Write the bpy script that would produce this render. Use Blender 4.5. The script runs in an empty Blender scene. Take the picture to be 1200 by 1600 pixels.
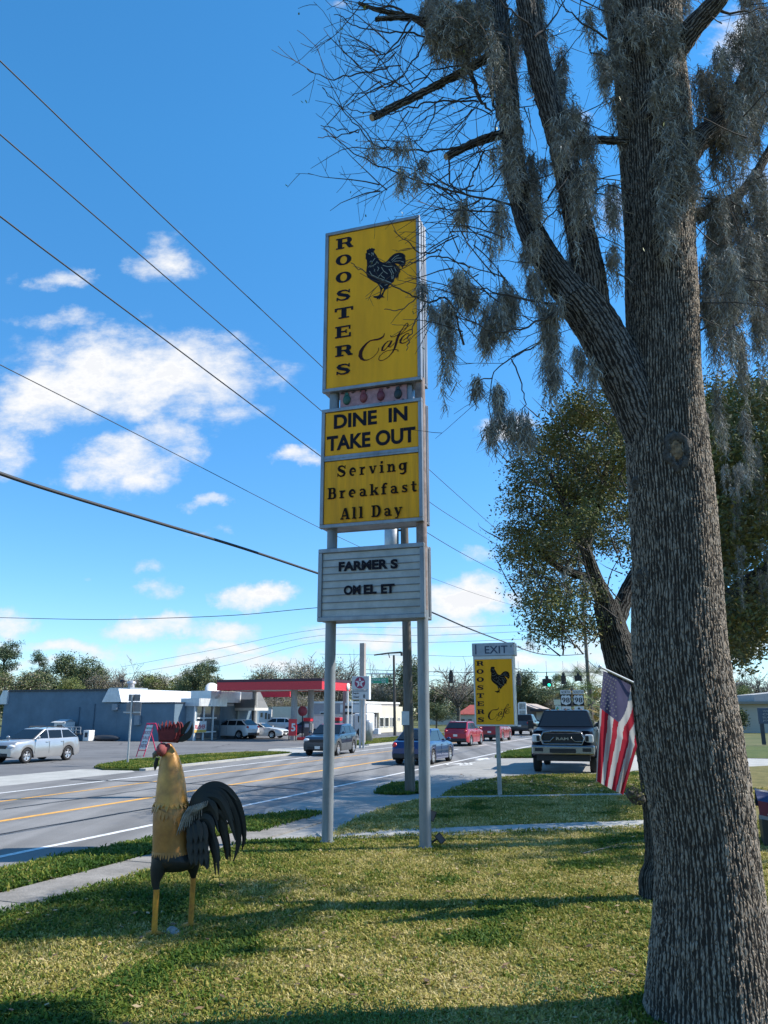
import bpy, bmesh, math, random
import numpy as np
from mathutils import Vector, Matrix, Euler, noise

R = math.radians
rng = random.Random(7)
nrng = np.random.default_rng(11)
scene = bpy.context.scene
COL = scene.collection

# ------------------------------------------------------------------ camera
F_PX = 1230.0                 # focal length in photo pixels (photo 1200 x 1600)
PITCH = math.atan(312 / F_PX)
EYE = 2.35
cd = bpy.data.cameras.new('camera')
cam = bpy.data.objects.new('camera', cd); COL.objects.link(cam)
cam.location = (0, 0, EYE)
cam.rotation_euler = (R(90) + PITCH, 0, 0)
cd.sensor_fit = 'VERTICAL'; cd.sensor_height = 36.0; cd.lens = F_PX / 1600 * 36.0
cd.clip_start = 0.1; cd.clip_end = 6000
scene.camera = cam

# ------------------------------------------------------------------ sun, sky, exposure
SUN_AZ, SUN_EL = 82.0, 44.0   # clockwise from +Y, elevation
sd = bpy.data.lights.new('sun', 'SUN'); sun = bpy.data.objects.new('sun', sd); COL.objects.link(sun)
sd.energy = 4.7; sd.angle = R(0.5); sd.color = (1.0, 0.94, 0.84)
sun.rotation_euler = (R(90 - SUN_EL), 0, R(180 - SUN_AZ))
_sdir = Vector((math.sin(R(SUN_AZ)) * math.cos(R(SUN_EL)), math.cos(R(SUN_AZ)) * math.cos(R(SUN_EL)), math.sin(R(SUN_EL))))
sun.rotation_euler = _sdir.to_track_quat('Z', 'Y').to_euler()
scene.view_settings.view_transform = 'Standard'
scene.view_settings.look = 'None'
scene.view_settings.exposure = 0.7
scene.view_settings.gamma = 1.0

CP, SP = math.cos(PITCH), math.sin(PITCH)
def ray(x, y):
    u = (x - 600) / F_PX; v = (800 - y) / F_PX
    return (u, CP - v * SP, SP + v * CP)

world = bpy.data.worlds.new('World'); scene.world = world; world.use_nodes = True
SKY_STRENGTH = 0.15
def build_world():
    nt = world.node_tree; nt.nodes.clear()
    N = lambda t: nt.nodes.new(t)
    L = nt.links.new
    def math_(op, a, b=None, c=None):
        n = N('ShaderNodeMath'); n.operation = op
        for i, q in enumerate((a, b, c)):
            if q is None: continue
            if isinstance(q, (int, float)): n.inputs[i].default_value = q
            else: L(q, n.inputs[i])
        return n.outputs[0]
    sky = N('ShaderNodeTexSky'); sky.sky_type = 'NISHITA'; sky.sun_disc = False
    sky.sun_elevation = R(SUN_EL); sky.sun_rotation = R(SUN_AZ)
    sky.air_density = 1.0; sky.dust_density = 0.0; sky.ozone_density = 3.0; sky.altitude = 0
    hsv = N('ShaderNodeHueSaturation'); hsv.inputs['Saturation'].default_value = 1.13
    tint = N('ShaderNodeMix'); tint.data_type = 'RGBA'; tint.blend_type = 'MULTIPLY'; tint.inputs[0].default_value = 1; L(sky.outputs[0], tint.inputs[6]); tint.inputs[7].default_value = (.70, .985, 1.06, 1)
    L(tint.outputs[2], hsv.inputs['Color'])
    tc = N('ShaderNodeTexCoord'); sep = N('ShaderNodeSeparateXYZ'); L(tc.outputs['Generated'], sep.inputs[0])
    tm = N('ShaderNodeMapRange'); L(sep.outputs[2], tm.inputs[0]); tm.inputs['From Min'].default_value = .0; tm.inputs['From Max'].default_value = .62
    tr = N('ShaderNodeMix'); tr.data_type = 'RGBA'; L(tm.outputs[0], tr.inputs[0]); tr.inputs[6].default_value = (.57, .68, .82, 1); tr.inputs[7].default_value = (.70, .985, 1.06, 1); L(tr.outputs[2], tint.inputs[7])
    yy = math_('MAXIMUM', sep.outputs[1], 0.05)
    u = math_('DIVIDE', sep.outputs[0], yy); w = math_('DIVIDE', sep.outputs[2], yy)
    cv = N('ShaderNodeCombineXYZ'); L(u, cv.inputs[0]); L(w, cv.inputs[1])
    # warp
    n1 = N('ShaderNodeTexNoise'); n1.inputs['Scale'].default_value = 9; n1.inputs['Detail'].default_value = 6; n1.inputs['Roughness'].default_value = 0.6
    L(cv.outputs[0], n1.inputs['Vector'])
    sub = N('ShaderNodeVectorMath'); sub.operation = 'SUBTRACT'; L(n1.outputs['Color'], sub.inputs[0]); sub.inputs[1].default_value = (.5, .5, .5)
    scl = N('ShaderNodeVectorMath'); scl.operation = 'MULTIPLY'; L(sub.outputs[0], scl.inputs[0]); scl.inputs[1].default_value = (.15, .085, 0)
    add = N('ShaderNodeVectorMath'); add.operation = 'ADD'; L(cv.outputs[0], add.inputs[0]); L(scl.outputs[0], add.inputs[1])
    n2 = N('ShaderNodeTexNoise'); n2.inputs['Scale'].default_value = 13; n2.inputs['Detail'].default_value = 10; n2.inputs['Roughness'].default_value = 0.66
    st = N('ShaderNodeVectorMath'); st.operation = 'MULTIPLY'; st.inputs[1].default_value = (1, 1.7, 1); L(cv.outputs[0], st.inputs[0])
    L(st.outputs[0], n2.inputs['Vector'])
    # clouds of the photographed sky: direction centre (as seen from the spot) and angular half sizes
    blobs = [(215, 585, 215, 72, 1), (300, 600, 120, 45, .9), (110, 610, 150, 60, .9), (190, 725, 95, 42, .9), (265, 680, 60, 40, .7), (20, 690, 55, 55, .6),
             (250, 410, 58, 38, .75), (90, 438, 45, 24, .7), (20, 425, 25, 16, .45), (90, 505, 75, 16, .6), (370, 640, 70, 30, .55),
             (475, 708, 45, 17, .9), (320, 780, 38, 14, .7), (250, 893, 36, 13, .6), (255, 930, 34, 20, .55), (388, 938, 58, 20, .95), (240, 980, 90, 18, .85), (355, 985, 70, 18, .8),
             (20, 975, 50, 25, .8), (330, 1030, 130, 18, .7), (20, 1010, 60, 16, .6), (715, 940, 80, 42, 1), (700, 985, 90, 26, .7), (800, 936, 28, 16, .8), (730, 865, 28, 16, .55),
             (590, 1000, 120, 22, .8), (640, 1030, 160, 18, .6), (870, 1015, 120, 20, .6), (800, 665, 50, 20, .8), (905, 645, 55, 16, .75), (855, 672, 40, 12, .6),
             (1165, 70, 60, 60, .8), (1180, 300, 50, 60, .5), (900, 190, 25, 18, .5), (960, 330, 35, 40, .5), (540, 8, 25, 10, .5), (850, 1040, 200, 16, .75), (120, 1010, 130, 16, .7), (440, 1030, 120, 18, .8), (350, 1010, 90, 14, .8), (60, 1045, 120, 12, .7), (980, 1010, 160, 22, .8), (620, 965, 70, 16, .6), (1000, 1050, 200, 14, .8), (250, 1055, 160, 12, .7), (1170, 1020, 60, 20, .9), (130, 745, 60, 20, .6),
             (30, 640, 90, 26, .7), (150, 1030, 80, 10, .4), (145, 890, 14, 5, .4), (325, 828, 28, 6, .35), (740, 680, 14, 8, .3)]
    acc = None; tone = None
    for (px, py, rx, ry, k) in blobs:
        r = ray(px, py); cu, cw = r[0] / r[1], r[2] / r[1]
        ra = ray(px + rx, py); rb = ray(px, py - ry)
        su = abs(ra[0] / ra[1] - cu); sw = abs(rb[2] / rb[1] - cw)
        m = N('ShaderNodeVectorMath'); m.operation = 'SUBTRACT'; L(add.outputs[0], m.inputs[0]); m.inputs[1].default_value = (cu, cw, 0)
        q = N('ShaderNodeVectorMath'); q.operation = 'MULTIPLY'; L(m.outputs[0], q.inputs[0]); q.inputs[1].default_value = (1 / su, 1 / sw, 0)
        ln = N('ShaderNodeVectorMath'); ln.operation = 'DOT_PRODUCT'; L(q.outputs[0], ln.inputs[0]); L(q.outputs[0], ln.inputs[1])
        d = math_('MULTIPLY', math_('MAXIMUM', math_('SUBTRACT', 1.0, math_('MULTIPLY', ln.outputs['Value'], .62)), 0.0), k)
        acc = d if acc is None else math_('MAXIMUM', acc, d)
    # behind and above the viewer: loose fair-weather cloud from noise alone
    n3 = N('ShaderNodeTexNoise'); n3.inputs['Scale'].default_value = 3.2; n3.inputs['Detail'].default_value = 5
    L(tc.outputs['Generated'], n3.inputs['Vector'])
    back = math_('MULTIPLY', math_('MAXIMUM', math_('SUBTRACT', n3.outputs['Fac'], .52), 0.0), 4.0)
    isback = math_('LESS_THAN', sep.outputs[1], 0.2)
    acc = math_('MAXIMUM', acc, math_('MULTIPLY', back, isback))
    dens = math_('ADD', acc, math_('MULTIPLY', math_('SUBTRACT', n2.outputs['Fac'], .5), 1.5))
    cov = N('ShaderNodeMapRange'); cov.interpolation_type = 'SMOOTHSTEP'
    L(dens, cov.inputs['Value']); cov.inputs['From Min'].default_value = .2; cov.inputs['From Max'].default_value = .98
    zero = math_('MULTIPLY', cov.outputs[0], math_('GREATER_THAN', acc, 0.02))
    soft = math_('MULTIPLY', zero, math_('MINIMUM', math_('MULTIPLY', acc, 4.0), 1.0))
    cr = N('ShaderNodeValToRGB'); L(dens, cr.inputs[0])
    cr.color_ramp.elements[0].position = .3; cr.color_ramp.elements[0].color = (.70, .78, .90, 1)
    cr.color_ramp.elements[1].position = .95; cr.color_ramp.elements[1].color = (.98, .985, 1, 1)
    e = cr.color_ramp.elements.new(1.25 if False else .999); e.color = (.90, .92, .96, 1)
    bg1 = N('ShaderNodeBackground'); L(hsv.outputs[0], bg1.inputs[0]); bg1.inputs[1].default_value = SKY_STRENGTH
    bg2 = N('ShaderNodeBackground'); L(cr.outputs[0], bg2.inputs[0]); bg2.inputs[1].default_value = 0.63
    mx = N('ShaderNodeMixShader'); L(soft, mx.inputs[0]); L(bg1.outputs[0], mx.inputs[1]); L(bg2.outputs[0], mx.inputs[2])
    out = N('ShaderNodeOutputWorld'); L(mx.outputs[0], out.inputs[0])
build_world()

# ------------------------------------------------------------------ geometry helpers
RAZ = math.atan((1086 - 600) / F_PX / (CP + 312 / F_PX * SP))     # road azimuth, clockwise from +Y
ER = (math.sin(RAZ), math.cos(RAZ)); NR = (math.cos(RAZ), -math.sin(RAZ))
ROAD_ROT = -RAZ            # z rotation of a frame whose +Y runs along the road
def W(s, t, z=0.0):        # s along the road, t across it (towards our side)
    return Vector((ER[0] * s + NR[0] * t, ER[1] * s + NR[1] * t, z))
def ST(P): return (P[0] * ER[0] + P[1] * ER[1], P[0] * NR[0] + P[1] * NR[1])
def G(x, y, z=0.0):        # where the sight line of a photo point meets level z
    r = ray(x, y); k = (z - EYE) / r[2]
    return Vector((r[0] * k, r[1] * k, z))
def P3(x, y, Y):           # the point of a sight line at forward distance Y
    r = ray(x, y); k = Y / r[1]
    return Vector((r[0] * k, Y, EYE + r[2] * k))
def ZT(P, y):              # height over ground spot P that shows at photo row y
    r = ray(600, y)
    return EYE + P[1] * r[2] / r[1]
def on_plane(x, y, P0, yaw):   # plane through P0 whose right end comes nearer by yaw; returns (along, z)
    r = ray(x, y); a = (math.cos(yaw), -math.sin(yaw)); n = (math.sin(yaw), math.cos(yaw))
    k = (P0[0] * n[0] + P0[1] * n[1]) / (r[0] * n[0] + r[1] * n[1])
    X, Y, Z = r[0] * k, r[1] * k, r[2] * k + EYE
    return ((X - P0[0]) * a[0] + (Y - P0[1]) * a[1], Z)

# ------------------------------------------------------------------ materials
MATS = {}
def mat(name, col, rough=.6, metal=0., var=.12, scale=6., bump=0., bscale=40., spec=.5, var2=None, coat=0., alpha=None, stretch=(1, 1, 1)):
    if name in MATS: return MATS[name]
    m = bpy.data.materials.new(name); m.use_nodes = True
    nt = m.node_tree; b = nt.nodes['Principled BSDF']
    b.inputs['Roughness'].default_value = rough; b.inputs['Metallic'].default_value = metal
    b.inputs['Specular IOR Level'].default_value = spec
    if coat: b.inputs['Coat Weight'].default_value = coat; b.inputs['Coat Roughness'].default_value = .06
    tc = nt.nodes.new('ShaderNodeTexCoord'); mp = nt.nodes.new('ShaderNodeMapping'); mp.inputs['Scale'].default_value = stretch
    nt.links.new(tc.outputs['Object'], mp.inputs[0])
    no = nt.nodes.new('ShaderNodeTexNoise'); no.inputs['Scale'].default_value = scale; no.inputs['Detail'].default_value = 6; no.inputs['Roughness'].default_value = .65
    nt.links.new(mp.outputs[0], no.inputs['Vector'])
    cr = nt.nodes.new('ShaderNodeValToRGB'); c = np.array(col[:3])
    lo = c * (1 - var) if var2 is None else np.array(var2); hi = np.clip(c * (1 + var), 0, 1)
    cr.color_ramp.elements[0].position = .32; cr.color_ramp.elements[0].color = (*lo, 1)
    cr.color_ramp.elements[1].position = .68; cr.color_ramp.elements[1].color = (*hi, 1)
    nt.links.new(no.outputs['Fac'], cr.inputs[0]); nt.links.new(cr.outputs[0], b.inputs['Base Color'])
    if bump:
        nb = nt.nodes.new('ShaderNodeTexNoise'); nb.inputs['Scale'].default_value = bscale; nb.inputs['Detail'].default_value = 5
        nt.links.new(mp.outputs[0], nb.inputs['Vector'])
        bp = nt.nodes.new('ShaderNodeBump'); bp.inputs['Strength'].default_value = min(1, bump); bp.inputs['Distance'].default_value = .02
        nt.links.new(nb.outputs['Fac'], bp.inputs['Height']); nt.links.new(bp.outputs[0], b.inputs['Normal'])
    MATS[name] = m
    return m
def glow(name, col, strength):
    if name in MATS: return MATS[name]
    m = bpy.data.materials.new(name); m.use_nodes = True; b = m.node_tree.nodes['Principled BSDF']
    b.inputs['Base Color'].default_value = (*col, 1); b.inputs['Emission Color'].default_value = (*col, 1); b.inputs['Emission Strength'].default_value = strength
    MATS[name] = m; return m

# ------------------------------------------------------------------ mesh builder
class MB:
    def __init__(s): s.v = []; s.f = []; s.mi = []; s.sm = []; s.layer = 0
    def add(s, vs, fs, m=0, smooth=False):
        o = len(s.v); s.v.extend(tuple(p) for p in vs)
        for f in fs:
            s.f.append(tuple(o + i for i in f)); s.mi.append(m); s.sm.append(smooth)
        return s
    def box(s, c, size, m=0, rot=None):
        hx, hy, hz = size[0] / 2, size[1] / 2, size[2] / 2
        vs = [Vector((x, y, z)) for z in (-hz, hz) for y in (-hy, hy) for x in (-hx, hx)]
        if rot is not None:
            if not isinstance(rot, Matrix): rot = Matrix.Rotation(rot, 3, 'Z')
            vs = [rot @ v for v in vs]
        vs = [v + Vector(c) for v in vs]
        return s.add(vs, [(0, 2, 3, 1), (4, 5, 7, 6), (0, 1, 5, 4), (2, 6, 7, 3), (0, 4, 6, 2), (1, 3, 7, 5)], m)
    def b2(s, lo, hi, m=0):
        return s.box([(a + b) / 2 for a, b in zip(lo, hi)], [b - a for a, b in zip(lo, hi)], m)
    def quad(s, a, b, c, d, m=0): return s.add([a, b, c, d], [(0, 1, 2, 3)], m)
    def tube(s, pts, rad, n=8, m=0, cap=True, smooth=True, flat=None):
        pts = [Vector(p) for p in pts]
        if not hasattr(rad, '__len__'): rad = [rad] * len(pts)
        rings = []; prev = None
        for i, p in enumerate(pts):
            d = (pts[min(i + 1, len(pts) - 1)] - pts[max(i - 1, 0)])
            if d.length < 1e-9: d = Vector((0, 0, 1))
            d.normalize()
            if prev is None:
                ax = Vector((1, 0, 0)) if abs(d.x) < .9 else Vector((0, 1, 0))
                u = (ax - d * ax.dot(d)).normalized()
            else:
                u = (prev - d * prev.dot(d))
                u = u.normalized() if u.length > 1e-6 else d.orthogonal().normalized()
            prev = u; w = d.cross(u)
            rings.append([p + (u * math.cos(2 * math.pi * k / n) + w * math.sin(2 * math.pi * k / n) * (flat or 1)) * rad[i] for k in range(n)])
        vs = [q for r_ in rings for q in r_]; fs = []
        for i in range(len(rings) - 1):
            for k in range(n):
                fs.append((i * n + k, i * n + (k + 1) % n, (i + 1) * n + (k + 1) % n, (i + 1) * n + k))
        s.add(vs, fs, m, smooth)
        if cap: s.add(rings[0], [tuple(range(n))[::-1]], m); s.add(rings[-1], [tuple(range(n))], m)
        return s
    def cyl(s, p0, p1, r0, r1=None, n=14, m=0, smooth=True):
        return s.tube([p0, p1], [r0, r0 if r1 is None else r1], n, m, True, smooth)
    def lathe(s, prof, n=20, m=0, c=(0, 0, 0), axis='Z', smooth=True):
        vs = []; c = Vector(c)
        for (r, z) in prof:
            for k in range(n):
                a = 2 * math.pi * k / n; q = (r * math.cos(a), r * math.sin(a), z)
                if axis == 'Y': q = (q[0], q[2], q[1])
                if axis == 'X': q = (q[2], q[0], q[1])
                vs.append(c + Vector(q))
        fs = [(i * n + k, i * n + (k + 1) % n, (i + 1) * n + (k + 1) % n, (i + 1) * n + k) for i in range(len(prof) - 1) for k in range(n)]
        return s.add(vs, fs, m, smooth)
    def ell(s, c, r, m=0, n=14, k=9, rot=None):
        vs = []; fs = []
        for i in range(k + 1):
            th = math.pi * i / k
            for j in range(n):
                ph = 2 * math.pi * j / n
                q = Vector((r[0] * math.sin(th) * math.cos(ph), r[1] * math.sin(th) * math.sin(ph), r[2] * math.cos(th)))
                if rot is not None: q = rot @ q
                vs.append(q + Vector(c))
        for i in range(k):
            for j in range(n): fs.append((i * n + j, (i + 1) * n + j, (i + 1) * n + (j + 1) % n, i * n + (j + 1) % n))
        return s.add(vs, fs, m, True)
    def prism(s, poly, y0, y1, m=0, axis='Y', side=True):
        # poly in (x,z), extruded along y
        n = len(poly)
        if axis == 'Y': A = [(x, y0, z) for x, z in poly]; B = [(x, y1, z) for x, z in poly]
        elif axis == 'X': A = [(y0, x, z) for x, z in poly]; B = [(y1, x, z) for x, z in poly]
        else: A = [(x, z, y0) for x, z in poly]; B = [(x, z, y1) for x, z in poly]
        s.add(A + B, [tuple(range(n)), tuple(range(2 * n - 1, n - 1, -1))] + ([(i, (i + 1) % n, n + (i + 1) % n, n + i) for i in range(n)] if side else []), m)
        return s
    def flat(s, poly, y, m=0):    # a flat figure in the x,z plane
        return s.add([(x, y, z) for x, z in poly], [tuple(range(len(poly)))], m)
    def ribbon(s, pts, w, y, m=0):   # brush stroke in the x,z plane; every stroke lies a hair above the last
        s.layer += 1; y = y - s.layer * .0003
        n = len(pts); w = w if hasattr(w, '__len__') else [w] * n
        Lf, Rt = [], []
        for i in range(n):
            a = pts[max(i - 1, 0)]; b = pts[min(i + 1, n - 1)]
            dx, dz = b[0] - a[0], b[1] - a[1]; l = math.hypot(dx, dz) or 1
            nx, nz = -dz / l * w[i] / 2, dx / l * w[i] / 2
            Lf.append((pts[i][0] + nx, y, pts[i][1] + nz)); Rt.append((pts[i][0] - nx, y, pts[i][1] - nz))
        vs = Lf + Rt
        return s.add(vs, [(i, i + 1, n + i + 1, n + i) for i in range(n - 1)], m)
    def loft(s, secs, m=0, closed=True, smooth=True, cap=True):
        n = len(secs[0]); vs = [q for r_ in secs for q in r_]; fs = []
        for i in range(len(secs) - 1):
            for k in range(n if closed else n - 1):
                fs.append((i * n + k, i * n + (k + 1) % n, (i + 1) * n + (k + 1) % n, (i + 1) * n + k))
        s.add(vs, fs, m, smooth)
        if cap: s.add(secs[0], [tuple(range(n))[::-1]], m); s.add(secs[-1], [tuple(range(n))], m)
        return s
    def xf(s, M, start=0):
        for i in range(start, len(s.v)): s.v[i] = tuple(M @ Vector(s.v[i]))
        return s
    def build(s, name, mats, parent=None, bevel=0., autos=False, fixn=True):
        me = bpy.data.meshes.new(name)
        me.from_pydata(s.v, [], s.f)
        if not isinstance(mats, (list, tuple)): mats = [mats]
        for q in mats: me.materials.append(q)
        me.polygons.foreach_set('material_index', s.mi); me.polygons.foreach_set('use_smooth', s.sm)
        me.update()
        if fixn:
            bm = bmesh.new(); bm.from_mesh(me); bmesh.ops.recalc_face_normals(bm, faces=bm.faces); bm.to_mesh(me); bm.free()
        o = bpy.data.objects.new(name, me); COL.objects.link(o)
        if parent is not None: o.parent = parent
        if bevel:
            bv = o.modifiers.new('bevel', 'BEVEL'); bv.width = bevel; bv.segments = 2; bv.limit_method = 'ANGLE'; bv.angle_limit = R(35)
        return o
def raw(name, V, Fq, mats, parent=None, mi=None, smooth=None):
    # fast path: numpy vertex array + equal-length face array
    me = bpy.data.meshes.new(name); V = np.asarray(V, dtype=np.float32); Fq = np.asarray(Fq, dtype=np.int32); k = Fq.shape[1]
    me.vertices.add(len(V)); me.vertices.foreach_set('co', V.ravel())
    me.loops.add(Fq.size); me.loops.foreach_set('vertex_index', Fq.ravel())
    me.polygons.add(len(Fq)); me.polygons.foreach_set('loop_start', np.arange(0, Fq.size, k, dtype=np.int32))
    me.polygons.foreach_set('loop_total', np.full(len(Fq), k, dtype=np.int32))
    for q in (mats if isinstance(mats, (list, tuple)) else [mats]): me.materials.append(q)
    if mi is not None: me.polygons.foreach_set('material_index', np.asarray(mi, dtype=np.int32))
    me.polygons.foreach_set('use_smooth', np.full(len(Fq), bool(smooth)))
    me.update(); me.validate()
    o = bpy.data.objects.new(name, me); COL.objects.link(o)
    if parent is not None: o.parent = parent
    return o
def tag(o, label=None, cat=None, group=None, kind=None):
    if label: o['label'] = label
    if cat: o['category'] = cat
    if group: o['group'] = group
    if kind: o['kind'] = kind
    return o
def thing(name, label, cat, loc=(0, 0, 0), rz=0., group=None):
    o = bpy.data.objects.new(name, None); COL.objects.link(o)
    o.location = loc; o.rotation_euler = (0, 0, rz); o.empty_display_size = .2
    return tag(o, label, cat, group)
def copy_tree(o, parent=None):
    c = o.copy(); COL.objects.link(c)
    if parent is not None: c.parent = parent
    for ch in list(o.children): copy_tree(ch, c)
    return c

# ------------------------------------------------------------------ lettering
_FC = {}
def glyphs(txt, bold=0.0):
    key = (txt, bold)
    if key in _FC: return _FC[key]
    cu = bpy.data.curves.new('lettering', 'FONT'); cu.body = txt; cu.size = 1; cu.offset = bold; cu.resolution_u = 4; cu.fill_mode = 'FRONT'
    o = bpy.data.objects.new('lettering', cu); COL.objects.link(o)
    bpy.context.view_layer.update()
    dg = bpy.context.evaluated_depsgraph_get(); ev = o.evaluated_get(dg); me = ev.to_mesh()
    vs = [tuple(v.co) for v in me.vertices]; fs = [tuple(p.vertices) for p in me.polygons]
    ev.to_mesh_clear(); bpy.data.objects.remove(o); bpy.data.curves.remove(cu)
    _FC[key] = (vs, fs); return vs, fs
def text(mb, txt, x0, x1, z0, z1, y, m=0, bold=0.0, keep=False):
    vs, fs = glyphs(txt, bold)
    xs = [v[0] for v in vs]; zs = [v[1] for v in vs]
    ax, bx, az_, bz = min(xs), max(xs), min(zs), max(zs)
    sx = (x1 - x0) / (bx - ax); sz = (z1 - z0) / (bz - az_)
    mb.add([(x0 + (v[0] - ax) * sx, y, z0 + (v[1] - az_) * sz) for v in vs], fs, m)
def arc(cx, cz, rx, rz, a0, a1, n=10):
    return [(cx + rx * math.cos(R(a0 + (a1 - a0) * i / n)), cz + rz * math.sin(R(a0 + (a1 - a0) * i / n))) for i in range(n + 1)]
def _rc(x0, x1, z0, z1): return ('r', x0, x1, z0, z1)
def _stk(pts, w): return ('s', pts, w)
_lin = lambda a, b, n: [a + (b - a) * i / (n - 1) for i in range(n)]
def _thick(n, a, b):   # thin - thick - thin
    return [a + (b - a) * math.sin(math.pi * i / (n - 1)) for i in range(n)]
SLAB = {   # glyph -> (advance width, strokes); cap height 1, x height .68
 'R': (1.0, [_rc(.1, .36, 0, 1), _rc(0, .48, 0, .13), _rc(0, .6, .87, 1), _stk([(.36, .935)] + arc(.62, .72, .16, .215, 90, -90, 12) + [(.36, .505)], [.13] + _thick(13, .13, .27) + [.13]), _stk([(.56, .52), (.7, .4), (.82, .1)], [.2, .25, .25]), _rc(.74, 1.0, 0, .13)]),
 'O': (1.0, [_stk(arc(.5, .5, .36, .43, 0, 360, 40), [.13 + .15 * abs(math.cos(R(9 * i))) ** 1.5 for i in range(41)])]),
 'S': (1.0, [_stk([(.86, .68), (.78, .82), (.62, .92), (.45, .93), (.26, .87), (.2, .75), (.27, .62), (.5, .51), (.72, .41), (.81, .28), (.74, .13), (.55, .06), (.36, .07), (.2, .18), (.12, .33)], [.06, .1, .13, .15, .2, .26, .28, .27, .28, .26, .2, .15, .13, .1, .06]), _rc(.82, .9, .66, .98), _rc(.08, .16, .02, .34)]),
 'T': (1.05, [_rc(.38, .66, 0, 1), _rc(.22, .82, 0, .13), _rc(0, 1.04, .86, 1), _rc(0, .12, .66, .9), _rc(.92, 1.04, .66, .9)]),
 'E': (1.0, [_rc(.1, .36, 0, 1), _rc(0, .92, .87, 1), _rc(0, .95, 0, .13), _rc(.3, .7, .44, .57), _rc(.82, .92, .66, .9), _rc(.84, .95, .1, .36), _rc(.62, .7, .35, .66)]),
 'A': (.95, [_stk([(.14, .06), (.46, .98)], .12), _stk([(.5, .98), (.78, .06)], .24), _rc(.24, .7, .26, .37), _rc(0, .34, 0, .11), _rc(.56, .98, 0, .11)]),
 'B': (.92, [_rc(.1, .34, 0, 1), _rc(0, .5, .89, 1), _rc(0, .5, 0, .11), _stk([(.34, .945)] + arc(.52, .74, .16, .205, 90, -90, 10) + [(.34, .53)], [.11] + _thick(11, .11, .24) + [.11]), _stk([(.34, .53)] + arc(.54, .29, .2, .235, 90, -90, 10) + [(.34, .055)], [.11] + _thick(11, .11, .25) + [.11])]),
 'D': (.95, [_rc(.1, .34, 0, 1), _rc(0, .5, .89, 1), _rc(0, .5, 0, .11), _stk([(.34, .945)] + arc(.46, .5, .34, .445, 90, -90, 14) + [(.34, .055)], [.11] + _thick(15, .11, .26) + [.11])]),
 'e': (.75, [_stk(arc(.36, .34, .25, .29, 0, 300, 22), _thick(23, .11, .22)), _rc(.2, .66, .3, .39)]),
 'r': (.66, [_rc(.1, .32, 0, .68), _rc(0, .46, 0, .1), _rc(0, .3, .58, .68), _stk([(.3, .46), (.4, .6), (.55, .6)], [.1, .15, .2])]),
 'v': (.76, [_stk([(.14, .64), (.38, .04)], .22), _stk([(.4, .04), (.62, .64)], .11), _rc(0, .3, .58, .68), _rc(.46, .76, .58, .68)]),
 'i': (.44, [_rc(.1, .33, 0, .68), _rc(0, .44, 0, .1), _rc(0, .3, .58, .68), _rc(.1, .33, .78, 1)]),
 'n': (.85, [_rc(.1, .32, 0, .68), _rc(0, .42, 0, .1), _rc(0, .3, .58, .68), _stk([(.3, .46), (.42, .6), (.56, .6), (.64, .48)], [.1, .14, .18, .2]), _rc(.54, .76, 0, .5), _rc(.46, .86, 0, .1)]),
 'g': (.78, [_stk(arc(.36, .37, .24, .25, 0, 360, 24), [.1 + .12 * abs(math.cos(R(15 * i))) for i in range(25)]), _stk([(.66, .66), (.66, .3), (.64, -.1), (.5, -.22), (.3, -.24), (.12, -.18)], [.22, .22, .22, .18, .13, .1]), _rc(.5, .84, .58, .68)]),
 'a': (.8, [_stk([(.1, .52), (.26, .62), (.46, .6), (.55, .46), (.55, .06)], [.16, .12, .16, .22, .22]), _stk(arc(.34, .2, .2, .15, 70, 330, 14), .14), _rc(.46, .8, 0, .1)]),
 'k': (.85, [_rc(.1, .32, 0, 1), _rc(0, .42, 0, .1), _rc(0, .3, .9, 1), _stk([(.3, .28), (.68, .62)], .11), _stk([(.44, .42), (.72, .05)], .22), _rc(.5, .8, .58, .68), _rc(.54, .88, 0, .1)]),
 'f': (.58, [_stk([(.22, 0), (.22, .74), (.3, .9), (.44, .94), (.56, .88)], [.22, .22, .19, .13, .16]), _rc(.02, .5, .56, .66), _rc(0, .46, 0, .1)]),
 's': (.66, [_stk([(.55, .5), (.46, .6), (.3, .62), (.17, .54), (.2, .42), (.36, .34), (.5, .25), (.5, .12), (.36, .06), (.2, .08), (.1, .2)], [.06, .11, .12, .18, .2, .19, .2, .18, .12, .11, .06]), _rc(.51, .57, .46, .67), _rc(.07, .13, .02, .22)]),
 't': (.56, [_stk([(.24, .9), (.24, .2), (.3, .08), (.42, .06), (.54, .12)], [.2, .22, .2, .13, .1]), _rc(.02, .52, .57, .67)]),
 'l': (.44, [_rc(.1, .33, 0, 1), _rc(0, .44, 0, .1), _rc(0, .3, .9, 1)]),
 'y': (.78, [_stk([(.14, .64), (.4, .02)], .22), _stk([(.64, .64), (.4, .02), (.28, -.2), (.12, -.22)], [.11, .12, .12, .15]), _rc(0, .3, .58, .68), _rc(.48, .78, .58, .68)]),
 ' ': (.34, [])}
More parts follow.
